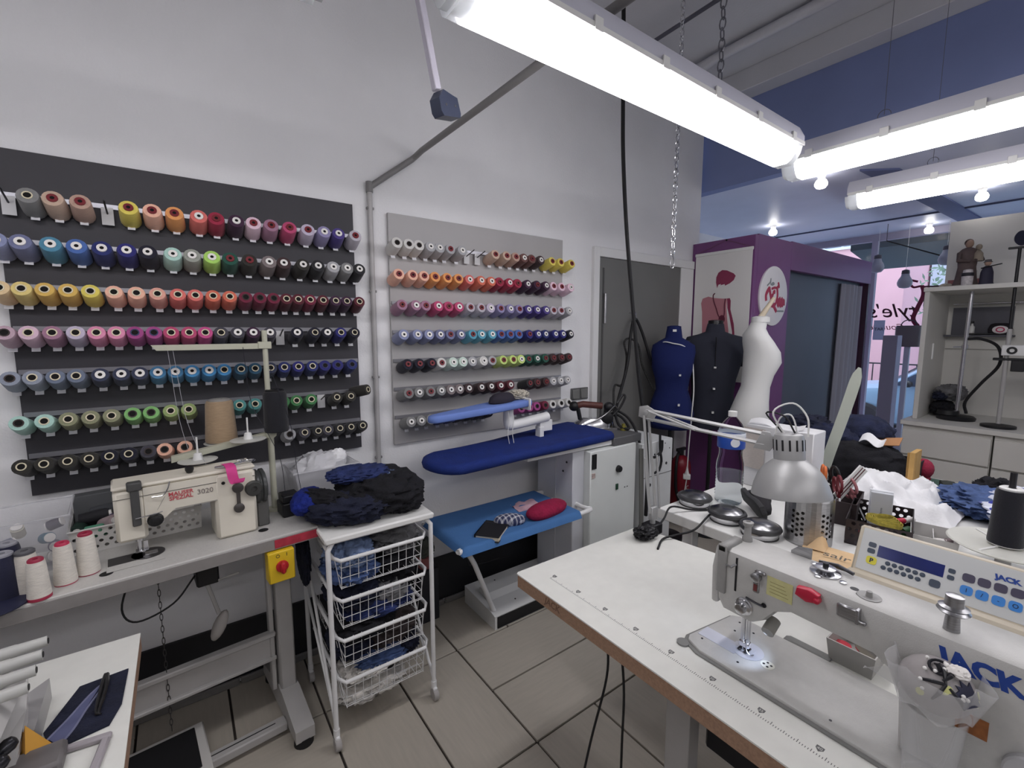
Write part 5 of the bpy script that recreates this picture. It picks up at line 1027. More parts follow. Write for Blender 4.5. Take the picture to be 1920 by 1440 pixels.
mb = MB(); mb.sheet(lambda u, v: (-.005 - .01 * v, .05 + u * .05, .15 + .05 * v * (1 - u) + .01 * u), 6, 4, .0006); mb.build('film_corner', film_m, PC)
rnd = random.Random(3)
camd = (Vector((0, 0, 1.6)) - Vector((1.035, .15, .97))).normalized()
def onball(a, b, k=1.0):
    d = Vector((math.cos(R(a)) * math.cos(R(b)), math.sin(R(a)) * math.cos(R(b)), math.sin(R(b)))); return Vector((0, 0, .185)) + Vector((d.x * .053 * k, d.y * .053 * k, d.z * .046 * k)), d
pinw = M('pearl_white', (240, 238, 234), .25); pind = M('pin_black', (26, 26, 32), .35)
for k in range(16):
    p, d = onball(rnd.uniform(120, 290), rnd.uniform(15, 85)); mb = MB(); mb.ball(p + d * .004, .0032, 8, 6); mb.build('pin_head', pinw, PC)
for k in range(5):
    p, d = onball(rnd.uniform(150, 280), rnd.uniform(0, 35)); mb = MB(); mb.m = basis(p + d * .001, d.cross(Vector((0, 0, 1))), Vector((0, 0, 1)) - d * d.z); mb.lathe([(.001, 0), (.006, 0), (.006, .001)], 12); mb.v = [tuple(v) for v in mb.v]; mb.build('sequin', M('lime_sequin', (214, 216, 140), .4), PC)
for k, (a0, b0, a1, b1) in enumerate(((200, 80, 205, 40), (205, 40, 185, 5), (205, 40, 160, 30), (210, 35, 230, 0), (200, 45, 240, 60), (195, 60, 170, 75))):
    p, d = onball(a0, b0, 1.02); q, e = onball(a1, b1, 1.02); mb = MB(); mb.tube([p, (p + q) / 2 + (d + e) * .004, q], [.0022, .0034, .0018], 6); mb.build('black_pin', pind, PC)
p, d = onball(195, 70, 1.03); mb = MB(); mb.tube([p + (d.cross(Vector((0, 0, 1))).normalized() * math.cos(a) + d.cross(d.cross(Vector((0, 0, 1)))).normalized() * math.sin(a)) * .014 for a in [k * math.pi / 8 for k in range(16)]], .0024, 6, closed=True); mb.build('scissor_ring', pind, PC)
p, d = onball(240, 30, 1.0); mb = MB(); mb.m = basis(p, d.cross(Vector((0, 0, 1))), Vector((0, 0, 1)) - d * d.z); mb.prism([(-.018, -.02), (.014, -.022), (.02, .0), (.01, .004), (.013, .012), (.003, .008), (.002, .018), (-.008, .008), (-.014, .014)], 0, .002); mb.build('navy_leaf', M('navy_leaf', (46, 48, 70), .6), PC)
p, d = onball(255, 62, 1.0); mb = MB(); mb.heap(tuple(p + d * .004), (.014, .014, .008), .4, 4, 3, 24, 14); mb.build('white_flower', M('white_petal', (234, 230, 226), .6), PC)
# ------------------------------------------------------------ big cutting table and what lies on it
Z2 = .80
CT = thing('cutting_table', 'big white cutting table behind the white sewing table', 'table', (2.5, .2, 0))
mb = MB(); mb.b2((1.715, -1.3, Z2 - .045), (3.30, 1.215, Z2), .003); mb.build('tabletop', white_m, CT, world=True)
for x in (1.80, 3.2):
    for y in (-1.2, 1.10):
        mb = MB(); mb.b2((x - .025, y - .025, 0), (x + .025, y + .025, Z2 - .0455), .003); mb.build('leg', wmetal_m, CT, world=True)
mb = MB(); mb.sheet(lambda u, v: (1.84 + .02 * math.sin(u * 14) , .93 - u * .42, .74 - v * .62), 30, 10, .006)
solo('hanging_cloth', mb, clothc['dark navy cloth'], 'dark navy cloth hanging down under the big cutting table', 'cloth')
brush_m = M('brushed_dome', (150, 150, 152), .25, 1.0, var=.25, scale=18); drk_rim = M('dark_rim', (58, 58, 60), .4)
for lb, x, y in (('domed steel weight next to the lamp clamp at the table corner', 1.895, 1.145), ('domed steel weight in front of the water bottle', 1.838, .958), ('domed steel weight touching the tilted sneaker', 1.805, .805)):
    t = thing('domed_weight', lb, 'weight', (x, y, Z2), random.uniform(0, 90))
    mb = MB(); mb.lathe([(.01, .003), (.064, .003), (.066, .006), (.066, .026)], 36); mb.build('body', chrome_m, t)
    mb = MB(); mb.lathe([(.01, 0), (.067, 0), (.067, .0045), (.06, .005)], 36); mb.build('foot_ring', drk_rim, t)
    mb = MB(); mb.lathe([(.060, .026), (.074, .027), (.078, .034), (.074, .042), (.066, .045)], 36); mb.build('rim', drk_rim, t)
    mb = MB(); mb.lathe([(.066, .0445), (.05, .054), (.03, .0595), (.008, .061)], 36); mb.build('dome', brush_m, t)
# water bottle
t = thing('water_bottle', 'clear plastic water bottle with a blue label, half full', 'bottle', (2.045, 1.065, Z2), 20); t.matrix_basis = t.matrix_basis @ Matrix.Scale(1.17, 4)
pet = M('clear_pet', (244, 248, 250), .03, trans=1.0, ior=1.07); wat = M('water', (204, 216, 222), .02, alpha=.12)
prof = [(.02, .003), (.042, 0), (.05, .008)]
for k in range(9): prof += [(.0515, .02 + k * .012), (.049, .026 + k * .012)]
prof += [(.0515, .13), (.050, .165), (.043, .195), (.042, .215), (.05, .235), (.05, .285), (.047, .30), (.035, .325), (.018, .345), (.014, .35), (.014, .362)]
mb = MB(); mb.sharp = 60; mb.lathe(prof, 30); mb.build('bottle_body', pet, t)
mb = MB(); mb.lathe([(.01, .004), (.047, .006), (.047, .13), (.01, .131)], 24); mb.build('water', wat, t)
mb = MB(); mb.lathe([(.0505, .228), (.0512, .23), (.0512, .272), (.0505, .275)], 30, cap=False); mb.build('label', M('blue_label', (44, 84, 178), .35), t)
mb = MB(); mb.lathe([(.0505, .272), (.0513, .273), (.0513, .288), (.0505, .29)], 30, cap=False); mb.build('white_band', M('white_label', (226, 230, 236), .35), t)
mb = MB(); mb.lathe([(.004, .350), (.0165, .352), (.0165, .372), (.004, .374)], 20); mb.build('cap', whitep_m, t)
aa = R(-156); mb = MB(); mb.m = basis((.0514 * math.cos(aa), .0514 * math.sin(aa), .255), (-math.sin(aa), math.cos(aa), 0), (0, 0, 1)); mb.lathe([(.001, 0), (.017, 0), (.017, .0012)], 18); mb.build('round_badge', M('white_label', (226, 230, 236), .35), t)
# tilted sneaker
def sneaker(name, label, M_, upper, lacem, solem, tongue):
    t = thing(name, label, 'shoe', (0, 0, 0)); t.matrix_basis = M_
    so = [(-.135, -.02), (-.12, -.036), (-.04, -.030), (.06, -.042), (.12, -.032), (.14, 0), (.12, .034), (.05, .044), (-.04, .032), (-.12, .034), (-.135, .02)]
    mb = MB(); softprism(mb, so, 0, .026, 'z', .006); mb.build('sole', solem, t)
    mb = MB(); mb.sharp = 60
    secs = [(-.00, 0, .024, .134, .036), (-.002, 0, .045, .128, .036), (-.02, 0, .065, .105, .033), (-.05, 0, .085, .075, .030), (-.065, 0, .100, .060, .028)]
    mb.loft(secs, 28, 2.3); mb.build('upper', upper, t)
    mb = MB(); mb.m = basis((.01, 0, .072), (1, 0, -.55), (0, 1, 0)); mb.box((0, 0, .004), (.09, .034, .008), .003); mb.build('tongue', tongue, t)
    for k in range(4):
        x = -.022 + k * .019; z = .092 - k * .0105; mb = MB(); mb.tube([(x, -.026, z - .008), (x + .01, 0, z + .004), (x + .006, .026, z - .008)], .0028, 6); mb.build('lace', lacem, t)
    return t
sneaker('sneaker', 'black and red sneaker with white laces lying tilted among the domed weights', Matrix.Translation((1.972, .925, Z2 + .052)) @ Matrix.Rotation(R(-131), 4, 'Z') @ Matrix.Rotation(R(-74), 4, 'X') @ Matrix.Rotation(R(3), 4, 'Y') @ Matrix.Scale(.88, 4), M('black_knit', (34, 32, 36), .8, bump=.3, bscale=300), M('white_lace', (230, 226, 222), .7), M('charcoal_sole', (54, 54, 56), .7, var=.3, scale=50, stretch=(10, 1, 1)), M('red_tongue', (190, 44, 60), .6))
# perforated steel pot
t = thing('utensil_pot', 'perforated brushed steel pot full of tools under the lamp shade', 'pot', (1.905, .675, Z2))
def pot_wall(mb, r0, h, nu, nv):
    """wall with real holes: cells of a cylinder, some pierced"""
    for i in range(nu):
        for j in range(nv):
            a0 = 2 * math.pi * i / nu; a1 = 2 * math.pi * (i + 1) / nu; z0 = h * j / nv; z1 = h * (j + 1) / nv
            P_ = lambda a, z: (r0 * math.cos(a), r0 * math.sin(a), z)
            pierced = (i % 6) in (1, 2, 3) and 1 <= j <= nv - 3
            if not pierced: mb.add([P_(a0, z0), P_(a1, z0), P_(a1, z1), P_(a0, z1)], [(0, 1, 2, 3)]); continue
            ca, cz = (a0 + a1) / 2, (z0 + z1) / 2 + (.25 * (z1 - z0) if (i % 2) else -.1 * (z1 - z0)); rr = .0062
            inn = [(ca + rr / r0 * math.cos(R(-157.5 + 45 * k)), cz + rr * math.sin(R(-157.5 + 45 * k))) for k in range(8)]
            v = [P_(a0, z0), P_(a1, z0), P_(a1, z1), P_(a0, z1)] + [P_(a, z) for a, z in inn]; f = []
            for k in range(4): f += [(k, (k + 1) % 4, 4 + (2 * k + 2) % 8, 4 + (2 * k + 1) % 8), (k, 4 + (2 * k + 1) % 8, 4 + 2 * k)]
            mb.add(v, f)
mb = MB(); pot_wall(mb, .080, .165, 30, 8); mb.v = [(x, y, z + .012) for x, y, z in mb.v]; mb.build('wall', steel_m, t)
mb = MB(); mb.lathe([(.01, 0), (.076, 0), (.080, .004), (.080, .0125)], 30, cap=True); mb.build('foot', steel_m, t)
mb = MB(); mb.lathe([(.0795, .176), (.0815, .177), (.0815, .188), (.0795, .188)], 30, cap=False); mb.build('rim', chrome_m, t)
mb = MB(); mb.lathe([(.01, .02), (.070, .02), (.070, .165)], 24, cap=True); mb.build('liner', M('pot_inside', (70, 66, 64), .7), t)
tools = [('white rolled paper', (-.03, .035, 0), (-.035, .045, .205), .012, whitep_m), ('ivory rolled paper', (.02, -.04, 0), (.03, -.055, .195), .011, ivory_m), ('black tool handle', (.03, .03, 0), (.06, .07, .29), .012, black_m), ('white crayon', (-.045, -.02, 0), (-.055, -.03, .20), .007, whitep_m)]
for nm, a, b, r_, m_ in tools:
    mb = MB(); mb.tube([Vector((1.905, .675, Z2 + .167)) + Vector(a) * 1.0, Vector((1.905, .675, Z2)) + Vector(b)], r_, 10); solo('tool_stick', mb, m_, '%s sticking out of the perforated steel pot' % nm, 'tool')
# tool box behind the pot: scissors, rulers
TB = thing('tool_box', 'low dark tool box with scissors behind the perforated steel pot', 'box', (2.27, .71, Z2), 10)
mb = MB(); mb.sharp = 20; tub(mb, .22, .18, .10, .004, 1.05); mb.build('box_body', M('dark_box', (54, 44, 46), .6), TB)
def scissors(label, p, ang, col, tilt, s=1.0):
    t = thing('scissors', label, 'scissors', p); t.matrix_basis = Matrix.Translation(p) @ Matrix.Rotation(R(ang), 4, 'Z') @ Matrix.Rotation(R(tilt), 4, 'Y') @ Matrix.Scale(s, 4)
    mb = MB(); mb.b2((-.004, -.004, -.10), (.006, .004, 0), .001); mb.build('blade', steel_m, t)
    for q in (-1, 1):
        mb = MB(); mb.tube([(q * .022 + .018 * math.cos(a), 0, .045 + .034 * math.sin(a)) for a in [k * math.pi / 8 for k in range(16)]], .006, 8, closed=True); mb.tube([(q * .012, 0, .015), (0, 0, -.01)], .006, 8); mb.build('handle_loop', col, t)
scissors('scissors with dark red handles standing in the tool box next to the striped file', (2.25, .69, Z2 + .10), 40, M('dark_red_handle', (112, 40, 48), .4), 25)
scissors('scissors with pinkish brown handles leaning in the tool box over the white sheet', (2.30, .65, Z2 + .09), 55, M('rose_brown_handle', (150, 92, 96), .4), 42)
scissors('scissors with orange handles standing in the tool box beside the long curved ruler', (2.32, .775, Z2 + .115), 30, M('orange_handle', (222, 118, 62), .4), 5)
scissors('scissors with black handles standing behind the orange-handled scissors', (2.36, .75, Z2 + .11), 70, black_m, 18)
t = thing('striped_file', 'white and brown striped stick leaning out of the tool box', 'stick', (2.24, .74, Z2 + .06))
t.matrix_basis = Matrix.Translation((2.25, .72, Z2 + .05)) @ Matrix.Rotation(R(-38), 4, 'Z') @ Matrix.Rotation(R(38), 4, 'Y')
for k, (c, w) in enumerate((('w', .014), ('b', .006), ('w', .008), ('b', .006), ('w', .014))):
    pass
xo = 0
for c, w in (('w', .014), ('b', .005), ('w', .007), ('b', .005), ('w', .012)):
    mb = MB(); mb.b2((xo - .02, -.004, 0), (xo + w - .0205, .004, .21), .001); mb.build('strip', whitep_m if c == 'w' else M('brown_strip', (92, 52, 56), .5), t); xo += w
# long curved ruler
mb = MB()
def rul_pts(u, v):
    c = smoothpath([(2.60, .885, Z2 + .02), (2.60, .85, 1.0), (2.60, .80, 1.22), (2.60, .757, 1.43)], 6); i = min(len(c) - 1, int(round(u * (len(c) - 1)))); w = .050 * (1 if u < .86 else math.sqrt(max(0.02, 1 - ((u - .86) / .145) ** 2)))
    return c[i] + Vector((0, (v - .5) * w * .9, (v - .5) * w * .35))
mb.sheet(rul_pts, 18, 4, .004)
solo('curved_ruler', mb, M('sage_plastic', (190, 196, 184), .35), 'long pale curved ruler standing up behind the lamp', 'ruler')
# white carton with a note
t = thing('carton', 'tall white carton with a pinned paper note behind the water bottle', 'carton', (2.42, 1.0, Z2))
mb = MB(); mb.b2((2.36, .84, Z2), (2.50, 1.155, 1.125), .004); mb.build('carton_body', M('white_card', (220, 220, 222), .7, var=.03, scale=8), t, world=True)
mb = MB(); mb.sheet(lambda u, v: (2.354 - .01 * u * u, 1.165 - u * .115, .90 + v * .21), 6, 6, .001); mb.build('paper_note', M('grey_paper', (196, 188, 182), .8, var=.10, scale=70, stretch=(1, 1, 8)), t, world=True)
mb = MB(); mb.sheet(lambda u, v: (2.37 + .03 * v, 1.15 - u * .26, 1.125 + .02 * v + .015 * math.sin(u * 7)), 12, 3, .001); mb.build('top_flap', M('white_card', (220, 220, 222), .7, var=.03, scale=8), t, world=True)
# heap of trousers in a cardboard box
t = thing('cardboard_box', 'cardboard box with a folded flap beside the heap of jeans', 'box', (3.02, .78, Z2))
card = M('cardboard', (198, 158, 96), .8, var=.08, scale=20)
mb = MB(); mb.sharp = 20; tub(mb, .34, .36, .12, .005, 1.02); mb.build('box_body', M('black_card', (26, 26, 30), .7), t)
mb = MB(); mb.sheet(lambda u, v: (-.17 + .02 * v, -.175 - .03 * v + .0 * u, .0 + .21 * u + .0), 4, 3, .005); mb.v = [(x + .0, y, z) for x, y, z in mb.v]; mb.b2((-.18, -.205, .0), (-.06, -.185, .215)); mb.build('side_flap', card, t)
mb = MB(); mb.m = basis((-.10, -.06, .225), (0, -1, .2), (.9, 0, .35)); mb.b2((-.06, -.03, 0), (.07, .05, .004)); mb.build('top_flap', M('brown_card', (176, 128, 88), .8), t)
garment('black cloth', 'black trousers bundled in front of the cardboard box', (2.88, .80, .905), (.11, .20, .115), .15, 2.2, 60, 32, .1, 8)
garment('inky denim', 'dark indigo jeans slumped over the side of the cardboard box', (2.90, .965, .945), (.11, .17, .135), .18, 2.0, 60, 32, .1, 25)
garment('dark navy cloth', 'dark jeans crumpled on top behind the lamp shade', (2.95, 1.08, 1.04), (.10, .12, .07), .25, 2.4, 50, 28, 0, -10)
garment('inky denim', 'jeans with a side seam standing up out of the cardboard box', (3.02, .84, 1.04), (.10, .14, .10), .14, 1.6, 40, 24)
mb = MB(); mb.sheet(lambda u, v: (2.83 + .05 * v, .80 - u * .10, 1.03 + .015 * math.sin(u * 6) + .03 * v), 10, 4, .003)
solo('paper_sheet', mb, M('white_paper', (232, 232, 234), .7), 'white paper lying over the black trousers', 'paper')
sneaker('sneaker', 'white worn sneaker at the foot of the cardboard box', Matrix.Translation((3.06, .655, Z2)) @ Matrix.Rotation(R(-75), 4, 'Z') @ Matrix.Scale(.8, 4), M('white_leather', (206, 204, 198), .6, var=.12, scale=30), M('white_lace', (230, 226, 222), .7), M('grey_sole', (150, 146, 138), .7), M('grey_tongue', (170, 168, 164), .7))
mb = MB(); mb.ball((3.18, .605, Z2 + .07), (.05, .045, .055)); mb.ball((3.18, .605, Z2 + .02), (.035, .035, .02))
solo('wool_ball', mb, M('crimson_wool', (150, 40, 66), .9, bump=.5, bscale=120), 'crimson wool ball behind the cardboard box', 'ball')
t = thing('glass_jar', 'small clear jar lying against the cardboard flap', 'jar', (3.20, .63, Z2)) if False else None
# white sheet draped in the middle
def drape(u, v):
    x = 2.33 + u * .62; y = .78 - v * .42 + .08 * u * (1 - v)
    h = .10 * (1 - abs(noise.noise((u * 4.6, v * 4.2, 4.0))) * 2.2) * math.sin(math.pi * min(1, .12 + u * .88)) + .02 * noise.noise((u * 9, v * 8, 1)) + .045 * math.exp(-((u - .75) ** 2) * 20)
    e = min(u, 1 - u, v, 1 - v)
    return (x, y, Z2 + .004 + max(0, h) * min(1, e * 6 + .15))
mb = MB(); mb.sharp = 80; mb.sheet(drape, 60, 40, .004)
solo('white_sheet', mb, M('white_cotton', (232, 232, 234), .85, bump=.15, bscale=120), 'crumpled white cotton sheet in the middle of the cutting table', 'cloth')
# cutting mat, fabrics
mb = MB(); mb.b2((2.80, .20, Z2), (3.28, .70, Z2 + .003), .001); t = solo('cutting_mat', mb, M('green_mat', (66, 92, 80), .6, var=.15, scale=16), 'dark green cutting mat at the far side of the cutting table', 'mat')
mb = MB(); mb.at((3.10, .485, Z2 + .003), rz=20); softprism(mb, [(-.05, -.03), (.05, -.03), (.06, 0), (.05, .03), (-.05, .03)], 0, .035, 'z', .008); solo('pressing_block', mb, M('dark_olive_felt', (54, 58, 54), .9), 'dark olive block lying on the green cutting mat', 'block')
garment('dark navy cloth', 'flat navy cloth piece lying across the green cutting mat', (2.85, .46, Z2 + .020), (.14, .10, .016), .2, 2.4, 44, 24, .2, 10)
garment('mid blue denim', 'blue denim shorts bunched beside the black thread cone', (2.80, .335, Z2 + .055), (.16, .13, .055), .32, 2.4, 60, 34, .2, 15)
garment('faded blue denim', 'faded denim scrap sticking out of the blue denim shorts', (2.70, .415, Z2 + .03), (.07, .035, .022), .3, 3, 36, 20, .2, -20)
garment('black cloth', 'black cloth bundle behind the blue denim shorts', (3.0, .31, Z2 + .06), (.09, .08, .06), .3, 2.4, 44, 24, .2)
def dots():
    m = bpy.data.materials.new('blue_dotted_cotton'); m.use_nodes = True; nt = m.node_tree; b = nt.nodes['Principled BSDF']; b.inputs['Roughness'].default_value = .85
    tc = nt.nodes.new('ShaderNodeTexCoord'); v = nt.nodes.new('ShaderNodeTexVoronoi'); v.inputs['Scale'].default_value = 26; nt.links.new(tc.outputs['Object'], v.inputs['Vector'])
    r_ = nt.nodes.new('ShaderNodeValToRGB'); r_.color_ramp.interpolation = 'CONSTANT'; r_.color_ramp.elements[0].color = rgb((44, 52, 150)); r_.color_ramp.elements[1].position = .40; r_.color_ramp.elements[1].color = rgb((218, 222, 236))
    nt.links.new(v.outputs['Distance'], r_.inputs[0]); nt.links.new(r_.outputs[0], b.inputs['Base Color']); return m
mb = MB(); mb.sharp = 80; mb.heap((2.75, .10, Z2 + .07), (.24, .22, .085), .22, 2.2, 33, 70, 38, .2)
solo('dotted_cloth', mb, dots(), 'white cloth with blue dots heaped behind the black thread cone', 'cloth')
mb = MB(); mb.sharp = 80; mb.heap((2.55, .03, Z2 + .11), (.10, .08, .09), .2, 2, 35, 50, 26, .2)
solo('garment', mb, clothc['dark navy cloth'], 'dark garment thrown on the blue dotted cloth', 'garment')
mb = MB(); mb.sheet(lambda u, v: (2.48 + u * .26, .42 - v * .20, Z2 + .003 + .004 * math.sin(u * 5)), 8, 6, .002); solo('paper_sheet', mb, M('grey_white_card', (204, 204, 202), .7), 'large pale paper sheet in front of the denim shorts', 'paper')
# thread disc with big black cone
t = thing('thread_disc_stand', 'large off-white thread disc on a foot beside the control panel', 'thread stand', (2.16, .19, Z2))
mb = MB(); mb.lathe([(.02, .085), (.13, .090), (.142, .098), (.138, .102), (.12, .098), (.02, .096)], 40); mb.build('disc', M('off_white_disc', (212, 212, 204), .4), t)
mb = MB(); mb.lathe([(.06, 0), (.055, .01), (.02, .03), (.018, .086)], 24); mb.cyl((0, 0, .09), (0, 0, .345), .005, n=10); mb.build('pin', gmetal_m, t)
for a in (40, 160, 280):
    mb = MB(); mb.m = Matrix.Translation((0, 0, 0)) @ Matrix.Rotation(R(a), 4, 'Z'); mb.b2((.03, -.003, .097), (.125, .003, .102), .001); mb.build('rib', whitep_m, t)
cone('thread_cone', 'big black thread cone with white cap on the off-white disc', (2.16, .19, Z2 + .1025), .044, .037, .185, thr('blackbig', (14, 15, 28)), whitep_m, None, .030)
mb = MB(); mb.cyl((2.16, .19, Z2 + .29), (2.16, .19, Z2 + .345), .0085, n=10); solo('cone_holder', mb, M('dark_steel', (60, 60, 64), .3, .8), 'grey steel pin end sticking out above the big black thread cone', 'pin')
# dark mesh basket with tape measure and bits
t = thing('mesh_basket', 'dark metal mesh basket of notions beside the control panel', 'basket', (2.16, .52, Z2), 12); t.matrix_basis = t.matrix_basis @ Matrix.Scale(1.12, 4)
dm = M('dark_bronze_metal', (66, 60, 62), .4, .7)
w_, d_, h_ = .26, .17, .085
for nm, ax, off in (('side_panel', 'x', -d_ / 2), ('side_panel', 'x', d_ / 2), ('end_panel', 'y', -w_ / 2), ('end_panel', 'y', w_ / 2)):
    mb = MB(); perforated(mb, w_ if ax == 'x' else d_, h_, 13 if ax == 'x' else 8, 4, .0065, .0015)
    mb.v = [(x - w_ / 2, off + y - .0007, z) if ax == 'x' else (off + y - .0007, x - d_ / 2, z) for x, y, z in mb.v]; mb.build(nm, dm, t, False)
mb = MB(); mb.b2((-w_ / 2, -d_ / 2, .0), (w_ / 2, d_ / 2, .002)); mb.build('base', dm, t)
mb = MB(); mb.tube([(-w_ / 2, -d_ / 2, h_), (w_ / 2, -d_ / 2, h_), (w_ / 2, d_ / 2, h_), (-w_ / 2, d_ / 2, h_)], .0022, 6, closed=True); mb.build('rim', dm, t)
ytape = M('yellow_tape', (196, 182, 84), .5, var=.3, scale=90)
mb = MB()
for k in range(5):
    r_ = .056 - .0065 * k; mb.at((2.125, .50, Z2 + .082 + .003 * k), 6, 4, 40 * k); mb.lathe([(r_ - .0012, -.007), (r_, -.007), (r_, .007), (r_ - .0012, .007), (r_ - .0012, -.007)], 30, cap=False)
solo('tape_measure', mb, ytape, 'coiled yellow tape measure in the dark mesh basket', 'tape measure')
for nm, c, p0, p1, r_ in (('green marker', (58, 110, 74), (2.20, .56, Z2 + .05), (2.28, .52, Z2 + .06), .010), ('red marker', (188, 40, 66), (2.20, .50, Z2 + .06), (2.25, .47, Z2 + .062), .011), ('white tube', (214, 210, 208), (2.255, .468, Z2 + .062), (2.29, .45, Z2 + .064), .010), ('dark red spool', (120, 40, 50), (2.08, .56, Z2 + .03), (2.08, .52, Z2 + .03), .018), ('green spool', (54, 92, 60), (2.18, .455, Z2 + .04), (2.21, .44, Z2 + .045), .016)):
    mb = MB(); mb.cyl(p0, p1, r_, n=12); mb.cyl(p1, Vector(p1) + (Vector(p1) - Vector(p0)).normalized() * .006, r_ * .6, n=10); solo('notion', mb, M('notion_' + nm.replace(' ', '_'), c, .45), '%s lying in the dark mesh basket' % nm, 'notion')
t = thing('phone_box', 'narrow white phone box standing in the dark mesh basket', 'box', (2.21, .535, Z2 + .003), 20)
mb = MB(); mb.b2((-.018, -.035, 0), (.0, .035, .165), .002); mb.build('tray', M('pale_grey_box', (196, 198, 204), .5), t)
mb = MB(); mb.b2((.001, -.037, .002), (.014, .037, .17), .002); mb.build('lid', M('white_box', (226, 228, 232), .5), t)
text('print', 'iPhone', .012, M('grey_print2', (120, 122, 130), .5), t, basis((-.0185, 0, .09), (0, 0, 1), (0, 1, 0)))
# grey tray of little bobbins
t = thing('notions_tray', 'grey open tray of bobbins and chalk between the mesh basket and the disc', 'tray', (2.22, .375, Z2), 12)
mb = MB(); mb.sharp = 20; tub(mb, .16, .13, .06, .003, 1.08); mb.b2((-.07, -.0015, .004), (.07, .0015, .05)); mb.build('tray_body', M('grey_white_tray', (206, 204, 202), .5), t)
for nm, c, x, y, a in (('white', (226, 224, 220), -.035, .03, 20), ('violet', (72, 58, 130), -.02, -.02, 60), ('cream', (220, 214, 206), -.05, -.03, 80), ('brown', (92, 80, 76), .01, -.03, 40), ('pearl', (230, 226, 222), .03, -.02, 30), ('taupe', (110, 96, 98), .045, -.04, 70)):
    mb = MB(); mb.at(Matrix.Rotation(R(12), 4, 'Z') @ Vector((x, y, .018)) + Vector((2.22, .375, Z2)), 90, 0, a); mb.lathe([(.003, -.02), (.011, -.018), (.012, 0), (.011, .018), (.003, .02)], 14)
    solo('chalk_stub', mb, M('stub_' + nm, c, .6), '%s stub lying in the grey notions tray' % nm, 'stub')
# kraft paper pattern packet on the table's near edge
t = thing('paper_packet', 'kraft paper packet with upside-down lettering at the table edge', 'packet', (1.825, .53, Z2), 8); t.matrix_basis = t.matrix_basis @ Matrix.Scale(1.12, 4)
kraft = M('kraft_paper', (222, 190, 148), .8, var=.06, scale=24)
mb = MB(); mb.sheet(lambda u, v: (-.09 + v * .15, .10 - u * .20 + .02 * v, .006 + .012 * math.sin(u * 3.1) * (1 - v) + .004 * math.sin(v * 9)), 14, 10, .004); mb.build('packet_body', kraft, t)
mb = MB(); mb.sheet(lambda u, v: (.0 + v * .05, .10 - u * .05, .012 + .05 * v * math.sin(u * 3.1)), 6, 6, .001); mb.build('raised_flap', kraft, t)
text('print', 'sair', .05, M('grey_ink', (96, 92, 86), .7), t, basis((-.035, .012, .0245), (.0, -1, 0), (1, 0, 0)), ext=.0003)
text('print', 'sair', .05, M('grey_ink', (96, 92, 86), .7), t, basis((.0, -.045, .0215), (.0, -1, 0), (1, 0, 0)), ext=.0003) if False else None

# ------------------------------------------------------------ swing-arm lamp
LP = thing('desk_lamp', 'silver swing-arm work lamp clamped to the corner of the white sewing table', 'lamp', (1.50, 1.09, TZ + .0005))
lm = M('silver_paint', (178, 178, 178), .42, .35); EL = Vector((1.466, 1.108, 1.283)); EN = Vector((1.540, .690, 1.252)); BS = Vector((1.50, 1.085, .83))
mb = MB(); mb.b2((1.465, 1.06, TZ + .0005), (1.535, 1.115, TZ + .045), .004); mb.build('clamp', black_m, LP, world=True)
mb = MB(); mb.cyl((1.50, 1.085, TZ + .04), (1.50, 1.085, .85), .011, n=12); mb.b2((1.482, 1.075, .845), (1.518, 1.095, .90), .003); mb.build('pivot', lm, LP, world=True)
for s in (-.014, .014):
    mb = MB(); a = Vector((1.50 + s * 1.3, 1.085, .875)); b = EL + Vector((s, 0, -.01)); d__ = (b - a).normalized()
    mb.tube([a, b], .0065, 4); mb.build('lower_bar', lm, LP, world=True)
for s in (-.03, .035):
    mb = MB(); a = Vector((1.50 + s, 1.08, .885)); b = a + (EL - Vector((1.50, 1.085, .88))) * .55 + Vector((s * .2, 0, 0)); mb.tube([a, b], .0042, 8); mb.build('spring', lm, LP, world=True)
mb = MB(); mb.m = basis(EL, (EN - EL), (0, 0, 1)); softprism(mb, [(-.03, -.02), (.03, -.03), (.045, .012), (.0, .03), (-.03, .02)], -.004, .004, 'z', .001); mb.lathe([(.004, -.008), (.012, -.006), (.012, .006), (.004, .008)], 14); mb.build('elbow_plate', lm, LP, world=True)
for dz in (.012, -.022):
    mb = MB(); mb.tube([EL + Vector((0, 0, dz)), EN + Vector((0, 0, dz))], .0068, 4); mb.build('upper_bar', lm, LP, world=True)
for s in (-.012, .012):
    mb = MB(); a = EL + Vector((s, -.02, .01)); mb.tube([a, EL + (EN - EL) * .47 + Vector((s, 0, -.022))], .0042, 8); mb.build('spring', lm, LP, world=True)
mb = MB(); mb.m = basis(EN, (EN - EL), (0, 0, 1)); softprism(mb, [(-.03, -.04), (.02, -.04), (.035, -.01), (.015, .022), (-.01, .022)], -.006, .006, 'z', .001); mb.build('head_plate', lm, LP, world=True)
SC_ = Vector((1.537, .600, 1.085))
mb = MB(); mb.ball(EN + Vector((.01, -.045, -.03)), (.014, .018, .016), 12, 8); mb.tube([EN + Vector((.01, -.04, -.03)), EN + Vector((.005, -.10, -.035))], .006, 8); mb.build('swivel_knob', black_m, LP, world=True)
mb = MB(); mb.tube([EN + Vector((.005, -.065, -.033)), SC_ + Vector((0, .04, .155))], .0045, 8); mb.build('shade_rod', chrome_m, LP, world=True)
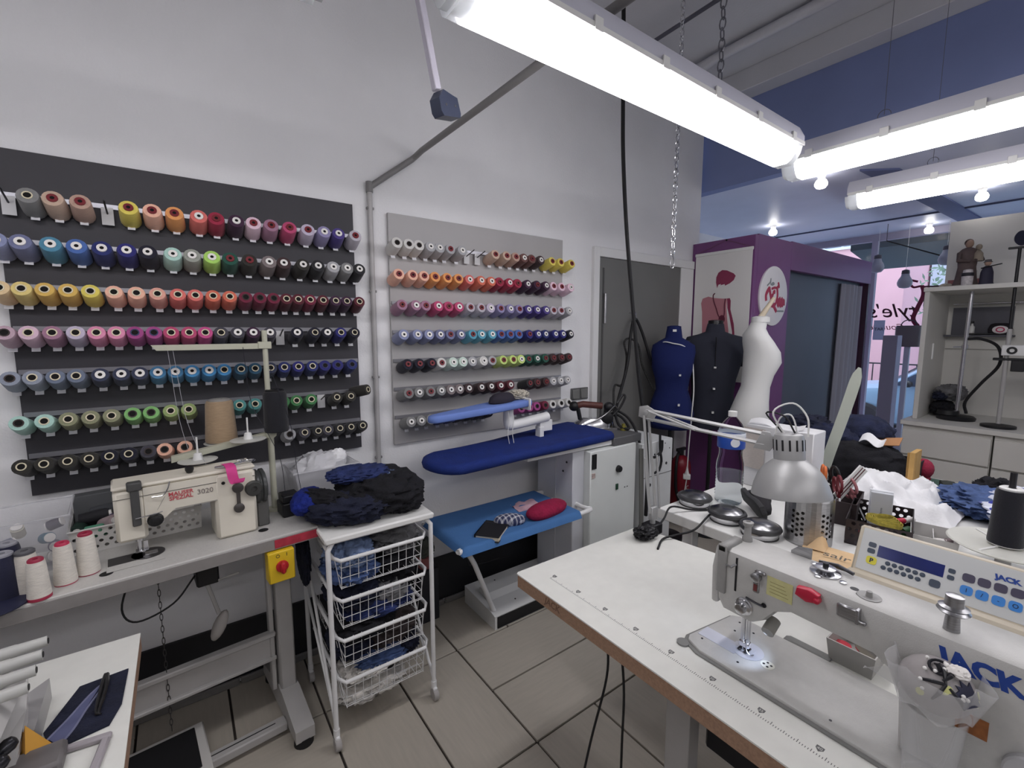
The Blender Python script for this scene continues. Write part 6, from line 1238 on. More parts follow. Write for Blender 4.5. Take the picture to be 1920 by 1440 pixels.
# shade, tipped a little towards the machine
SM = Matrix.Translation(SC_) @ Matrix.Rotation(R(-7), 4, 'X') @ Matrix.Rotation(R(4), 4, 'Y')
outp = [(.112, 0), (.112, .004), (.104, .035), (.092, .065), (.074, .090), (.052, .108), (.044, .113)]
inp = [(r_ - .003, z_) for r_, z_ in outp]
mb = MB(); mb.sharp = 30; mb.mat(SM); mb.lathe(outp, 44, cap=False); mb.lathe([(r_, z_ - .001) for r_, z_ in inp[::-1]], 44, cap=False); mb.lathe([(.109, .0), (.112, .0)], 44, cap=False); sh = mb.build('shade', lm, LP, world=True)
mb = MB(); mb.sharp = 30; mb.mat(SM); mb.lathe([(.044, .111), (.0445, .118), (.0445, .175), (.040, .190), (.030, .196), (.008, .198)], 32); mb.build('shade_neck', lm, LP, world=True)
for k in range(14):
    a = R(360 * k / 14); mb = MB(); mb.mat(SM @ Matrix.Rotation(a, 4, 'Z')); mb.b2((.0442, -.0028, .142), (.0452, .0028, .176)); mb.build('vent_slot', black_m, LP, world=True)
mb = MB(); mb.mat(SM); mb.ball((0, 0, .05), (.028, .028, .036), 14, 10); mb.build('bulb', M('unlit_bulb', (220, 220, 214), .4), LP, world=True)
mb = MB(); mb.tube(smoothpath([SC_ + Vector((0, .03, .19)), SC_ + Vector((-.02, .06, .26)), SC_ + Vector((.02, .02, .29)), SC_ + Vector((.03, -.02, .25)), SC_ + Vector((.02, -.03, .19))], 5), .003, 6); mb.build('carry_loop', whitep_m, LP, world=True)
mb = MB(); mb.tube(smoothpath([SC_ + Vector((0, 0, .20)), SC_ + Vector((-.01, .03, .25)), SC_ + Vector((.0, .09, .25)), EN + Vector((.01, -.05, .02)), EN + Vector((0, -.01, .0))], 5), .003, 6); mb.build('lamp_cord', black_m, LP, world=True)
mb = MB(); mb.tube(smoothpath([EN + Vector((0, -.03, .0)), EN + Vector((.0, -.04, .07)), EN + Vector((.01, -.07, .085)), EN + Vector((.01, -.09, .03)), EN + Vector((.01, -.085, -.05))], 5), .0025, 6); mb.build('white_cord', whitep_m, LP, world=True)
cable('black lamp cord bundle running from the clamp to the domed weight', [(1.50, 1.06, TZ + .03), (1.56, 1.05, .81), (1.66, 1.07, .83), (1.78, 1.10, .812), (1.86, 1.06, .806), (1.75, 1.02, .80), (1.62, .99, .79), (1.56, 1.0, TZ + .006)], .0042) if False else None
cable('black cord looping from the lamp clamp over to the cutting table', [(1.515, 1.075, TZ + .02), (1.60, 1.10, .82), (1.70, 1.135, .835), (1.80, 1.10, .809), (1.88, 1.05, .806)], .0042)
cable('black cord sagging from the cutting table down onto the white table corner', [(1.89, 1.04, .806), (1.76, 1.0, .82), (1.64, .985, .80), (1.54, 1.0, .800), (1.48, 1.02, .792), (1.40, .985, .789)], .0042)
mb = MB(); mb.heap((1.445, 1.075, TZ + .024), (.05, .035, .024), .4, 4, 9, 40, 22, .2)
solo('cord_bundle', mb, black_m, 'tangled black cord bundle at the foot of the lamp', 'cord')
# fire extinguisher
t = thing('fire_extinguisher', 'red fire extinguisher with black hose below the navy dress form', 'fire extinguisher', (3.22, 2.08, .16))
mb = MB(); mb.lathe([(.02, 0), (.072, 0), (.078, .01), (.078, .36), (.07, .40), (.045, .435), (.022, .45)], 28); mb.build('cylinder', M('extinguisher_red', (128, 24, 40), .35), t)
mb = MB(); mb.cyl((0, 0, .445), (0, 0, .49), .02, n=14); mb.b2((-.06, -.012, .485), (.05, .012, .51), .004); mb.build('valve', black_m, t)
mb = MB(); mb.tube(smoothpath([(-.02, 0, .48), (-.08, -.02, .46), (-.11, -.03, .36), (-.10, -.03, .2), (-.075, -.05, .08)], 6), .012, 8); mb.build('hose', rubber_m, t)
mb = MB(); mb.b2((-.03, .078, .28), (.03, .175, .40), .003); mb.build('wall_bracket', black_m, t)
text('print', 'C', .05, M('white_print', (214, 214, 210), .6), t, basis((-.02, -.0792, .20), (1, 0, -.1), (0, 0, 1)))
# ------------------------------------------------------------ purple fitting cabin
pur = M('purple_paint', (120, 72, 124), .4, var=.05, scale=4)
FC = thing('fitting_cabin', 'purple fitting cabin with a dark doorway and pale curtain', 'cabin', (4.87, 2.0, 0))
mb = MB(); mb.b2((3.58, 1.765, 0), (3.63, 2.286, 2.335), .002); mb.build('end_panel', pur, FC, world=True)
mb = MB(); mb.b2((3.63, 1.765, 0), (4.20, 1.815, 2.345), .002); mb.build('front_panel', pur, FC, world=True)
mb = MB(); mb.b2((4.20, 1.765, 2.118), (6.165, 1.815, 2.352), .002); mb.build('lintel', pur, FC, world=True)
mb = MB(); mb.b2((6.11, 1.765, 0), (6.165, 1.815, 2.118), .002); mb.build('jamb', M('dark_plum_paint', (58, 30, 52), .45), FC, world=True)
mb = MB(); mb.b2((6.115, 1.815, 0), (6.165, 3.0, 2.35), .002); mb.build('far_panel', pur, FC, world=True)
mb = MB(); mb.b2((4.20, 1.845, .02), (6.11, 1.87, 2.30)); mb.build('inner_panel', M('slate_panel', (92, 98, 112), .55, var=.05, scale=3), FC, world=True)
mb = MB(); mb.sharp = 80; mb.sheet(lambda u, v: (5.50 + u * .60 - .06 * (1 - v) * (1 - u), 1.815 + .016 * math.sin(u * 34) + .006 * math.sin(u * 11), .03 + v * 2.06), 70, 6, .004); mb.build('curtain', M('grey_curtain', (150, 148, 158), .85), FC, world=True)
# poster with a printed back view
BN = thing('poster', 'white hanging poster of a woman seen from behind on the purple cabin', 'poster', (3.565, 2.01, 1.2))
mb = MB(); mb.b2((3.566, 1.775, 1.20), (3.571, 2.245, 2.236)); mb.build('sheet', M('poster_white', (224, 222, 220), .7), BN, world=True)
mb = MB(); mb.b2((3.560, 1.770, 2.222), (3.575, 2.25, 2.246), .003); mb.build('batten', whitep_m, BN, world=True)
for a, b in (((3.568, 2.24, 2.244), (3.574, 1.99, 2.325)), ((3.568, 1.78, 2.244), (3.574, 1.99, 2.325))):
    mb = MB(); mb.tube([a, b], .0018, 5); mb.build('string', M('brown_string', (122, 84, 100), .7), BN, world=True)
mb = MB(); mb.ball((3.574, 1.99, 2.325), .008, 8, 6); mb.build('nail', black_m, BN, world=True)
rose = M('print_rose', (184, 124, 134), .7); wine = M('print_wine', (138, 54, 84), .7); dwine = M('print_dark_wine', (92, 28, 52), .7)
def flat(pts, mat, name, th=.0008, x=3.566):
    mb = MB(); mb.add([(x - th, a, b) for a, b in pts] + [(x, a, b) for a, b in pts], [tuple(range(len(pts))), tuple(range(2 * len(pts) - 1, len(pts) - 1, -1))] + [(i, (i + 1) % len(pts), len(pts) + (i + 1) % len(pts), len(pts) + i)[::-1] for i in range(len(pts))])
    return mb.build(name, mat, BN, False, world=True)
flat([(2.045, 1.953), (2.056, 1.997), (2.056, 2.039), (2.04, 2.075), (2.008, 2.093), (1.969, 2.086), (1.913, 2.057), (1.896, 2.037), (1.91, 2.005), (1.941, 1.982), (1.979, 1.967), (1.982, 1.98), (2.018, 1.973), (2.013, 1.983), (2.035, 1.979)], wine, 'printed_hair')
flat([(2.153, 1.45), (2.16, 1.62), (2.167, 1.765), (2.179, 1.837), (2.167, 1.875), (2.117, 1.889), (2.07, 1.875), (1.99, 1.865), (1.956, 1.864), (1.958, 1.794), (1.947, 1.704), (1.931, 1.608), (1.93, 1.45)], rose, 'printed_back')
flat([(1.956, 1.864), (1.934, 1.866), (1.925, 1.845), (1.924, 1.777), (1.89, 1.661), (1.881, 1.587), (1.87, 1.45), (1.895, 1.45), (1.90, 1.598), (1.930, 1.725), (1.950, 1.79)], wine, 'printed_arm')
for pts in ([(2.06, 1.912), (2.074, 1.896), (2.068, 1.853), (2.042, 1.787), (2.022, 1.733), (1.99, 1.69)], [(1.97, 1.864), (1.975, 1.811), (1.972, 1.742), (1.985, 1.69)]):
    mb = MB(); mb.tube(smoothpath([(3.5655, a, b) for a, b in pts], 4), .0045, 6); mb.build('printed_strap', dwine, BN, world=True)
mb = MB(); mb.ball((3.5655, 1.992, 1.70), (.003, .028, .035), 14, 8); mb.build('printed_bow', dwine, BN, world=True)
# round sign
SG = thing('round_sign', 'round white sign with red script logo on the purple cabin', 'sign', (3.90, 1.76, 1.65))
mb = MB(); mb.at((3.90, 1.7648, 1.885), 90); mb.lathe([(.01, 0), (.234, 0), (.236, .004), (.236, .014), (.23, .016), (.01, .0165)], 48); mb.build('disc', M('sign_white', (232, 230, 232), .45), SG, world=True)
lr = M('logo_red', (172, 52, 82), .5); Yl = 1.7475
def lg(pts, r_, mat=lr, k=5):
    P_ = [(3.90 + (a - 505) / 290 * .235, Yl, 1.885 - (b - 765) / 600 * .235) for a, b in pts]
    mb = MB(); mb.tube(smoothpath(P_, k), r_, 8); mb.v = [(x, Yl + (y - Yl) * .15, z) for x, y, z in mb.v]; return mb.build('logo_stroke', mat, SG, world=True)
lg([(345, 870), (335, 760), (365, 670), (400, 610)], .018); lg([(395, 600), (430, 760), (490, 930), (570, 1075)], .017)
lg([(440, 625), (500, 595), (550, 590), (590, 530)], .010); lg([(575, 545), (595, 525)], .026)
lg([(560, 600), (575, 760), (545, 910), (470, 960), (440, 860), (490, 690), (520, 680)], .016)
lg([(590, 800), (600, 960), (630, 800), (650, 960), (680, 800), (690, 950), (720, 830), (730, 940)], .017)
lg([(440, 650), (520, 850), (590, 1050)], .008, M('logo_needle', (232, 214, 220), .4))
lg([(345, 570), (400, 500), (415, 420), (420, 540), (460, 500), (490, 520), (440, 550)], .007, M('logo_grey', (140, 146, 148), .5))
lg([(580, 1065), (730, 1060)], .007, M('logo_grey', (140, 146, 148), .5))

# ------------------------------------------------------------ dress forms
def form(label, loc, rz, mat, sh, secs, neck, pole=True, extra=None, cap=None):
    t = thing('dress_form', label, 'dress form', (loc[0], loc[1], 0), rz)
    mb = MB(); mb.sharp = 80; mb.loft(secs, 36, 2.15); mb.build('torso', mat, t)
    mb = MB(); mb.lathe([(neck[2], neck[0]), (neck[2] * .96, neck[1]), (neck[2] * .5, neck[1] + .006)], 24, (0, neck[3], 0)); mb.build('neck_cap', cap or mat, t)
    zb = secs[0][2]
    mb = MB(); mb.cyl((0, 0, .03), (0, 0, zb + .01), .014, n=12); mb.build('pole', black_m, t)
    mb = MB(); mb.lathe([(.02, .028), (.12, .018), (.13, .01), (.13, 0)][::-1], 28); mb.build('base', black_m, t)
    return t
fem = lambda k, z0: [(0, .0, z0, .145 * k, .105 * k), (0, 0, z0 + .04, .155 * k, .115 * k), (0, .005, z0 + .12, .165 * k, .120 * k), (0, .0, z0 + .22, .140 * k, .105 * k), (0, -.005, z0 + .30, .115 * k, .088 * k), (0, -.008, z0 + .38, .125 * k, .098 * k), (0, -.02, z0 + .46, .148 * k, .118 * k), (0, -.015, z0 + .52, .150 * k, .112 * k), (0, .0, z0 + .58, .158 * k, .095 * k), (0, .01, z0 + .63, .150 * k, .078 * k), (0, .012, z0 + .66, .105 * k, .062 * k), (0, .012, z0 + .685, .062 * k, .052 * k), (0, .008, z0 + .75, .052 * k, .050 * k)]
navyf = M('navy_form_cloth', (14, 28, 84), .9, bump=.2, bscale=200); blackf = M('black_form_cloth', (44, 46, 58), .9, bump=.2, bscale=200); whitef = M('white_form_cloth', (226, 226, 224), .8)
t = form('navy dress form with a white cord round its neck in front of the grey door', (2.995, 2.04), -58, navyf, 1, fem(1.0, .87), (1.615, 1.64, .052, .008))
mb = MB(); mb.tube(smoothpath([(-.10, .02, 1.50), (-.06, -.055, 1.525), (0, -.075, 1.515), (.075, -.06, 1.495), (.13, -.04, 1.43), (.155, -.06, 1.2), (.150, -.06, 1.0), (.14, .0, .75), (.135, .03, .53)], 6), .0045, 6); mb.build('white_cord', whitep_m, t)
mb = MB(); mb.b2((.108, .01, .47), (.162, .05, .51), .005); mb.lathe([(.018, .51), (.010, .54), (.005, .57)], 12, (.135, .03, 0)); mb.tube(smoothpath([(.135, .03, .47), (.125, .03, .38), (.115, .03, .27)], 4), .0045, 6); mb.build('cord_plug', whitep_m, t)
for z in (1.28, 1.06):
    mb = MB(); mb.b2((.052, -.14, z), (.066, -.10, z + .012)); mb.build('dial', whitep_m, t)
mb = MB(); mb.b2((-.006, -.048, 1.60), (.02, -.040, 1.617)); mb.build('size_tag', whitep_m, t)
male = [(0, 0, .86, .165, .115), (0, 0, .90, .172, .12), (0, 0, 1.0, .168, .118), (0, 0, 1.12, .150, .108), (0, -.01, 1.24, .160, .118), (0, -.015, 1.36, .190, .128), (0, -.005, 1.45, .212, .115), (0, .005, 1.52, .220, .095), (0, .01, 1.56, .200, .078), (0, .012, 1.58, .12, .066), (0, .012, 1.60, .07, .058), (0, .01, 1.66, .058, .055)]
t = form('black tailored dress form between the navy and the white one', (3.32, 1.90), -56, blackf, 1, male, (1.655, 1.685, .056, .01), cap=M('black_gloss', (24, 24, 30), .25))
for s in (-1, 1):
    mb = MB(); mb.sharp = 80; mb.loft([(s * .205, 0, 1.34, .022, .045), (s * .212, 0, 1.42, .032, .055), (s * .205, .002, 1.50, .034, .06), (s * .18, .005, 1.535, .03, .055)], 18); mb.build('shoulder_cap', blackf, t)
for z in (1.33, 1.17, .99):
    mb = MB(); mb.b2((-.008, -.150, z), (.008, -.105, z + .012)); mb.build('dial', whitep_m, t)
mb = MB(); mb.b2((-.0015, -.1475, 1.34), (.0015, -.10, 1.56)); mb.build('front_seam', M('seam_black', (18, 18, 22), .8), t)
t = form('white dress form standing in profile against the purple cabin', (3.23, 1.535), 50, whitef, 1, [(0, 0.020, .88, 0.119, 0.108), (0, 0.030, .93, 0.128, 0.120), (0, 0.035, 1.02, 0.132, 0.124), (0, 0.020, 1.12, 0.115, 0.104), (0, 0.000, 1.22, 0.098, 0.087), (0, -0.012, 1.30, 0.106, 0.095), (0, -0.035, 1.39, 0.123, 0.116), (0, -0.030, 1.46, 0.128, 0.108), (0, 0.000, 1.53, 0.132, 0.087), (0, 0.020, 1.58, 0.111, 0.071), (0, 0.015, 1.62, 0.068, 0.054), (0, -0.005, 1.68, 0.048, 0.046)], (1.665, 1.70, .058, -.008))
mb = MB(); mb.tube([(0, -.01, 1.70), (0, -.09, 1.83)], [.02, .012], 10); mb.build('neck_peg', M('pale_wood', (210, 196, 172), .5), t)

# ------------------------------------------------------------ white counter with drawers and hutch
cabm = M('cabinet_warm_white', (212, 210, 204), .5, var=.02, scale=6)
for k, (y0, y1, lb) in enumerate(((.565, 1.095, 'white drawer cabinet at the shop window end of the counter'), (.03, .555, 'white drawer cabinet next to the window-end one under the counter'), (-.50, .02, 'white drawer cabinet third from the shop window under the counter'))):
    t = thing('drawer_cabinet', lb, 'cabinet', (5.2, (y0 + y1) / 2, 0), 0, 'drawer cabinets under the counter')
    mb = MB(); mb.b2((4.93, y0, .06), (5.75, y1, .822), .002); mb.build('body', cabm, t, world=True)
    for z0, z1 in ((.575, .79), (.33, .56), (.075, .315)):
        mb = MB(); mb.b2((4.905, y0 + .003, z0), (4.929, y1 - .003, z1), .003); mb.build('drawer', cabm, t, world=True)
mb = MB(); mb.b2((4.895, -.52, .823), (5.78, 1.11, .860), .003); solo('countertop', mb, cabm, 'long off-white countertop over the drawer cabinets', 'countertop')
HU = thing('hutch', 'white hutch shelf standing on the counter beside the shop window', 'shelf unit', (5.4, .3, .8605))
mb = MB(); mb.b2((5.05, 1.035, .8605), (5.76, 1.068, 1.93), .002); mb.build('side_panel', cabm, HU, world=True)
mb = MB(); mb.b2((5.04, -.52, 1.93), (5.78, 1.075, 1.965), .002); mb.build('top_board', cabm, HU, world=True)
mb = MB(); mb.b2((5.745, -.52, .8605), (5.76, 1.035, 1.93)); mb.build('back_panel', cabm, HU, world=True)
mb = MB(); mb.b2((5.725, .62, 1.57), (5.745, 1.0, 1.815)); mb.build('dark_pegboard', M('slate_board', (88, 88, 96), .6), HU, world=True)
mb = MB(); mb.b2((5.62, .60, 1.555), (5.745, 1.03, 1.572), .002); mb.build('ledge', M('slate_board', (88, 88, 96), .6), HU, world=True)
mb = MB(); mb.cyl((5.66, -.45, 1.845), (5.66, .99, 1.845), .009, n=10); mb.build('hanging_rail', chrome_m, HU, world=True)
mb = MB(); mb.b2((5.735, -.5, 1.44), (5.745, 1.03, 1.448)); mb.build('panel_joint', M('joint_grey', (160, 158, 152), .6), HU, world=True)
mb = MB(); mb.b2((5.30, 1.025, 1.36), (5.325, 1.035, 1.50), .002); mb.build('catch', whitep_m, HU, world=True)
struct('wall_screen', MB().b2((5.52, -3.2, 1.966), (5.58, 1.04, 2.55)), cabm)
mb = MB(); mb.b2((5.515, .75, 2.0), (5.5195, 1.02, 2.05)); struct('trim_6', mb, M('red_brick_print', (150, 100, 100), .8))
# garments, stands and ornaments on the counter
garment('black cloth', 'black bag and folded clothes in the corner of the hutch', (5.45, .955, .93), (.16, .075, .065), .18, 2.2, 50, 28, .1)
garment('grey cloth', 'grey and white clothes stacked in the corner of the hutch', (5.50, .92, 1.06), (.16, .10, .07), .28, 2.2, 50, 28, .1)
garment('dark navy cloth', 'navy cloth squeezed between the stacked clothes in the hutch', (5.38, .96, 1.04), (.08, .05, .04), .28, 2.2, 40, 22, .1)
t = thing('hem_marker', 'chrome pole stand on a round black base at the counter', 'stand', (5.28, .835, .8605))
mb = MB(); mb.lathe([(.02, 0), (.12, .0), (.125, .02), (.11, .035), (.02, .04)], 28); mb.lathe([(.01, .04), (.075, .04), (.07, .075), (.02, .085)], 24, (-.01, .05, 0)); mb.build('base', black_m, t)
mb = MB(); mb.cyl((0, 0, .04), (.0, -.015, 1.235), .0145, n=14); mb.build('pole', chrome_m, t)
mb = MB(); mb.tube(smoothpath([(0, -.06, .06), (-.02, -.05, .16), (-.03, -.13, .32), (-.03, -.22, .48), (-.02, -.20, .62), (0, -.10, .68), (0, -.02, .68)], 6), .011, 8); mb.build('hose', rubber_m, t)
mb = MB(); mb.cyl((0, -.008, .60), (0, -.008, .63), .022, n=14); mb.tube([(0, -.01, .615), (-.02, .06, .61)], .006, 6); mb.build('clamp_ring', chrome_m, t)
t = thing('hem_marker', 'dark pole stand with a round black top disc at the counter', 'stand', (5.10, .565, .8605))
mb = MB(); mb.lathe([(.02, 0), (.10, .0), (.10, .018), (.02, .03)], 28); mb.build('base', black_m, t)
mb = MB(); mb.cyl((0, 0, .02), (0, 0, .76), .014, n=12); mb.build('lower_pole', gmetal_m, t)
mb = MB(); mb.cyl((0, 0, .70), (0, 0, 1.36), .010, n=12); mb.build('upper_pole', black_m, t)
mb = MB(); mb.m = basis((0, .0, 1.43), (.8, -.6, 0), (0, 0, 1)); mb.lathe([(.01, -.01), (.045, -.008), (.055, .006), (.01, .01)], 22); mb.build('top_disc', M('navy_black_disc', (40, 42, 62), .4), t)
mb = MB(); mb.b2((-.01, -.30, 1.355), (.01, .06, 1.372), .003); mb.build('top_arm', black_m, t)
mb = MB(); mb.b2((-.015, -.30, .52), (.015, .07, .54), .003); mb.b2((-.03, -.10, .44), (.03, -.03, .525), .004); mb.build('lower_arm', black_m, t)
t = thing('wall_bracket_arm', 'white bracket arm with a black ring on the dark pole stand', 'bracket', (5.06, .50, 1.44))
mb = MB(); mb.b2((-.012, -.45, -.02), (.012, .09, .06), .004); mb.build('arm', whitep_m, t)
mb = MB(); mb.at((-.013, .035, .02), 0, -90); mb.lathe([(.014, 0), (.028, 0), (.028, .006), (.014, .006)], 20, cap=False); mb.build('ring', black_m, t)
ZT = 1.9655
st = thing('statue', 'brown robed statue of a standing figure holding a child on the hutch top', 'statue', (5.25, .865, ZT), -60)
rob = M('brown_robe', (92, 78, 76), .7, var=.2, scale=20)
mb = MB(); mb.sharp = 80; mb.loft([(0, 0, 0, .085, .065), (0, 0, .06, .068, .055), (0, 0, .16, .056, .046), (0, 0, .22, .062, .048), (0, 0, .275, .066, .045), (0, 0, .305, .04, .034), (0, 0, .315, .02, .02)], 24); mb.build('robe', rob, st)
mb = MB(); mb.ball((0, -.005, .345), (.026, .028, .034)); mb.build('head', M('statue_skin', (172, 142, 124), .6), st)
mb = MB(); mb.ball((0, .004, .355), (.028, .028, .03)); mb.build('hair', M('statue_hair', (74, 58, 52), .8), st)
mb = MB(); mb.tube([(.055, -.01, .27), (.07, -.045, .21), (.02, -.07, .205)], [.02, .018, .012], 9); mb.tube([(-.055, -.01, .27), (-.072, -.045, .21), (-.01, -.075, .20)], [.02, .018, .012], 9); mb.build('arms', rob, st)
mb = MB(); mb.sharp = 80; mb.loft([(.045, -.055, .20, .03, .026), (.045, -.05, .26, .026, .024), (.045, -.045, .285, .012, .012)], 16); mb.ball((.045, -.045, .31), (.02, .02, .024)); mb.build('child', M('child_robe', (150, 138, 122), .7), st)
mb = MB(); mb.lathe([(.09, -.0), (.095, 0), (.095, .012), (.085, .014)], 24); mb.v = [(x, y, z - .0) for x, y, z in mb.v]; mb.build('plinth', M('green_grey_base', (150, 150, 138), .7), st)
t = thing('candle_jar', 'small pale decorated jar in front of the statue', 'jar', (5.13, .835, ZT)); mb = MB(); mb.lathe([(.01, 0), (.034, 0), (.036, .10), (.03, .105), (.028, .125), (.01, .13)], 20); mb.build('jar', M('pale_mottled', (196, 190, 190), .5, var=.3, scale=40), t); mb = MB(); mb.lathe([(.0365, .075), (.037, .08), (.037, .1), (.0365, .102)], 20, cap=False); mb.build('dark_band', dark_m, t)
t = thing('figurine', 'little dark figurine with a staff on the hutch top', 'figurine', (5.18, .735, ZT), -60)
mb = MB(); mb.sharp = 80; mb.loft([(0, 0, 0, .05, .04), (0, 0, .02, .042, .034), (0, 0, .10, .038, .03), (0, 0, .14, .026, .022), (0, 0, .15, .012, .012)], 18); mb.build('coat', M('navy_coat', (46, 44, 62), .7), t)
mb = MB(); mb.ball((0, 0, .172), (.02, .02, .024)); mb.build('head', M('statue_skin', (172, 142, 124), .6), t)
mb = MB(); mb.lathe([(.028, .178), (.02, .185), (.018, .198), (.005, .2)], 16); mb.build('hat', M('grey_hat', (92, 88, 90), .7), t)
mb = MB(); mb.tube([(-.05, -.03, .13), (.07, -.03, .16)], .005, 6); mb.build('staff', black_m, t)
mb = MB(); mb.heap((5.30, .99, ZT + .02), (.05, .04, .02), .3, 3, 8, 30, 16, .3); solo('shell_ornament', mb, M('shell_beige', (176, 170, 156), .6), 'pale shell ornament at the corner of the hutch top', 'ornament')
t = thing('pouch', 'black pouch with a white and pink motif on the dark ledge', 'pouch', (5.67, .685, 1.5725))
mb = MB(); mb.sharp = 60; mb.loft([(0, 0, 0, .03, .07), (0, 0, .05, .034, .075), (0, 0, .09, .025, .06), (0, 0, .10, .01, .04)], 22); mb.build('bag', M('pouch_black', (34, 30, 36), .7), t)
mb = MB(); mb.ball((-.032, -.005, .045), (.006, .05, .034)); mb.build('white_patch', M('patch_white', (228, 220, 222), .6), t)
mb = MB(); mb.tube([(-.039, -.005 + .024 * math.cos(a), .045 + .018 * math.sin(a)) for a in [k * math.pi / 6 for k in range(12)]], .004, 6, closed=True); mb.build('pink_motif', M('motif_pink', (196, 50, 96), .6), t)
t = thing('spray_bottle', 'small black and white bottle on the dark ledge', 'bottle', (5.68, .86, 1.5725)); mb = MB(); mb.lathe([(.01, 0), (.02, 0), (.02, .07), (.008, .085), (.008, .1)], 14); mb.build('bottle', whitep_m, t); mb = MB(); mb.b2((-.02, -.01, .1), (.012, .01, .12), .003); mb.build('nozzle', black_m, t)
mb = MB(); mb.at((5.66, .80, 1.576), rz=10); mb.b2((-.03, -.08, 0), (.03, .08, .012), .003); solo('stapler', mb, black_m, 'black tool lying on the dark ledge of the hutch', 'tool')

# ------------------------------------------------------------ shop window, plinth and street
fr_m = M('window_frame_paint', (168, 164, 184), .5)
Wn = struct('window_1', MB().b2((6.97, -3.2, 0), (7.03, 3.2, .34), .003), fr_m)
for y in (3.17, 1.985, .55, -1.0):
    mb = MB(); mb.b2((6.965, y - .03, .34), (7.035, y + .03, 2.70), .003); mb.build('mullion', fr_m, Wn)
mb = MB(); mb.b2((6.965, -3.2, 2.70), (7.035, 3.2, 2.80), .003); mb.build('head', fr_m, Wn)
glass_m = M('window_glass', (255, 255, 255), .02, alpha=.06)
for y0, y1 in ((2.015, 3.14), (.58, 1.955), (-.97, .52)):
    mb = MB(); mb.b2((6.997, y0, .345), (7.003, y1, 2.70)); mb.build('pane', glass_m, Wn)
scr = M('window_letters', (64, 24, 40), .5); ltx = lambda y, z: basis((6.995, y, z), (0, 1, 0), (0, 0, 1))
text('window_lettering', "tyle's", .23, scr, Wn, ltx(1.745, 1.845), shear=.3, bold=.001, ext=.001)
text('window_lettering', "Couture", .10, M('window_letters2', (150, 70, 84), .5), Wn, ltx(1.80, 1.655), shear=.3, ext=.001)
mb = MB(); mb.tube(smoothpath([(6.994, 1.62, 2.18), (6.994, 1.70, 2.20), (6.994, 1.66, 2.12), (6.994, 1.58, 2.12), (6.994, 1.56, 2.02), (6.994, 1.60, 1.88), (6.994, 1.63, 1.75), (6.994, 1.57, 1.66), (6.994, 1.48, 1.67), (6.994, 1.43, 1.66)], 6), [.012] * 18 + [.022] * 24 + [.012] * 13, 8); mb.v = [(6.994 + (x - 6.994) * .1, y - .07, z) for x, y, z in mb.v]; mb.build('window_initial', M('window_letters3', (110, 24, 60), .5), Wn)
mb = MB(); mb.tube(smoothpath([(6.994, 1.58, 2.12), (6.994, 1.45, 2.115), (6.994, 1.35, 2.12)], 4), .010, 6); mb.tube(smoothpath([(6.994, 1.42, 1.70), (6.994, 1.56, 1.62), (6.994, 1.68, 1.52)], 4), .010, 6); mb.tube(smoothpath([(6.994, 1.36, 2.0), (6.994, 1.44, 2.04), (6.994, 1.53, 1.98), (6.994, 1.53, 1.87), (6.994, 1.47, 1.80)], 4), .016, 6); mb.v = [(6.994 + (x - 6.994) * .1, y - .07, z) for x, y, z in mb.v]; o = mb.build('window_flourish', scr, Wn)
mb = MB(); mb.b2((6.985, 1.82, 1.50), (6.992, 1.93, 1.74)); hs = mb.build('hours_sign', M('hours_sheet', (190, 206, 232), .5), Wn)
text('hours_print', 'TAR', .05, M('hours_ink', (44, 58, 90), .5), Wn, basis((6.983, 1.875, 1.63), (0, -1, 0), (0, 0, 1)), ext=.001)
struct('wall_front', MB().b2((6.98, -3.36, 2.80), (7.1, 3.36, 3.6)), wall_m)
t = thing('display_plinth', 'lavender grey plinth by the shop window', 'plinth', (6.45, 1.55, 0))
mb = MB(); mb.b2((6.30, 1.517, 0), (6.46, 1.648, 1.56), .004); mb.build('body', M('lavender_grey', (150, 146, 168), .55), t, world=True)
t = thing('handbag', 'grey handbag with a loop handle beside the lavender plinth top', 'bag', (6.72, 1.53, 1.43))
mb = MB(); mb.sharp = 60; mb.loft([(0, 0, 0, .05, .11), (0, 0, .03, .055, .115), (0, 0, .2, .05, .115), (0, 0, .24, .03, .11)], 22, 3.5); mb.build('bag_body', M('taupe_leather', (112, 106, 110), .5), t)
mb = MB(); mb.tube([(0, .07 * math.cos(a), .235 + .07 * math.sin(a)) for a in [k * math.pi / 10 for k in range(11)]], .006, 7); mb.build('handle', M('dark_leather', (74, 68, 78), .5), t)
mb = MB(); mb.b2((6.70, 1.50, .03), (6.74, 1.55, 1.43), .003); mb.lathe([(.02, 0), (.14, 0), (.14, .02), (.02, .03)], 24, (6.72, 1.525, 0)); solo('display_stand', mb, M('pale_stand', (182, 186, 200), .5), 'pale display stand under the grey handbag', 'stand')
for y, z, lb in ((1.87, 2.29, 'unlit frosted bulb hanging near the cabin end of the window'), (1.60, 2.09, 'unlit frosted bulb hanging in front of the window lettering'), (1.27, 2.31, 'unlit frosted bulb hanging beside the hutch end of the window')):
    t = thing('pendant_bulb', lb, 'light bulb', (6.7, y, z), 0, 'unlit bulbs hanging in the shop window')
    mb = MB(); mb.lathe([(.01, 0), (.045, .008), (.065, .035), (.07, .065), (.06, .10), (.042, .13), (.035, .16)], 22); mb.build('globe', M('frosted_bulb', (160, 162, 176), .45), t)
    mb = MB(); mb.lathe([(.036, .16), (.038, .165), (.034, .2), (.01, .21)], 18); mb.build('socket', M('dark_socket', (74, 72, 82), .4), t)
    mb = MB(); mb.cyl((0, 0, .205), (0, 0, ZS - z), .002, n=5); mb.build('cord', whitep_m, t)
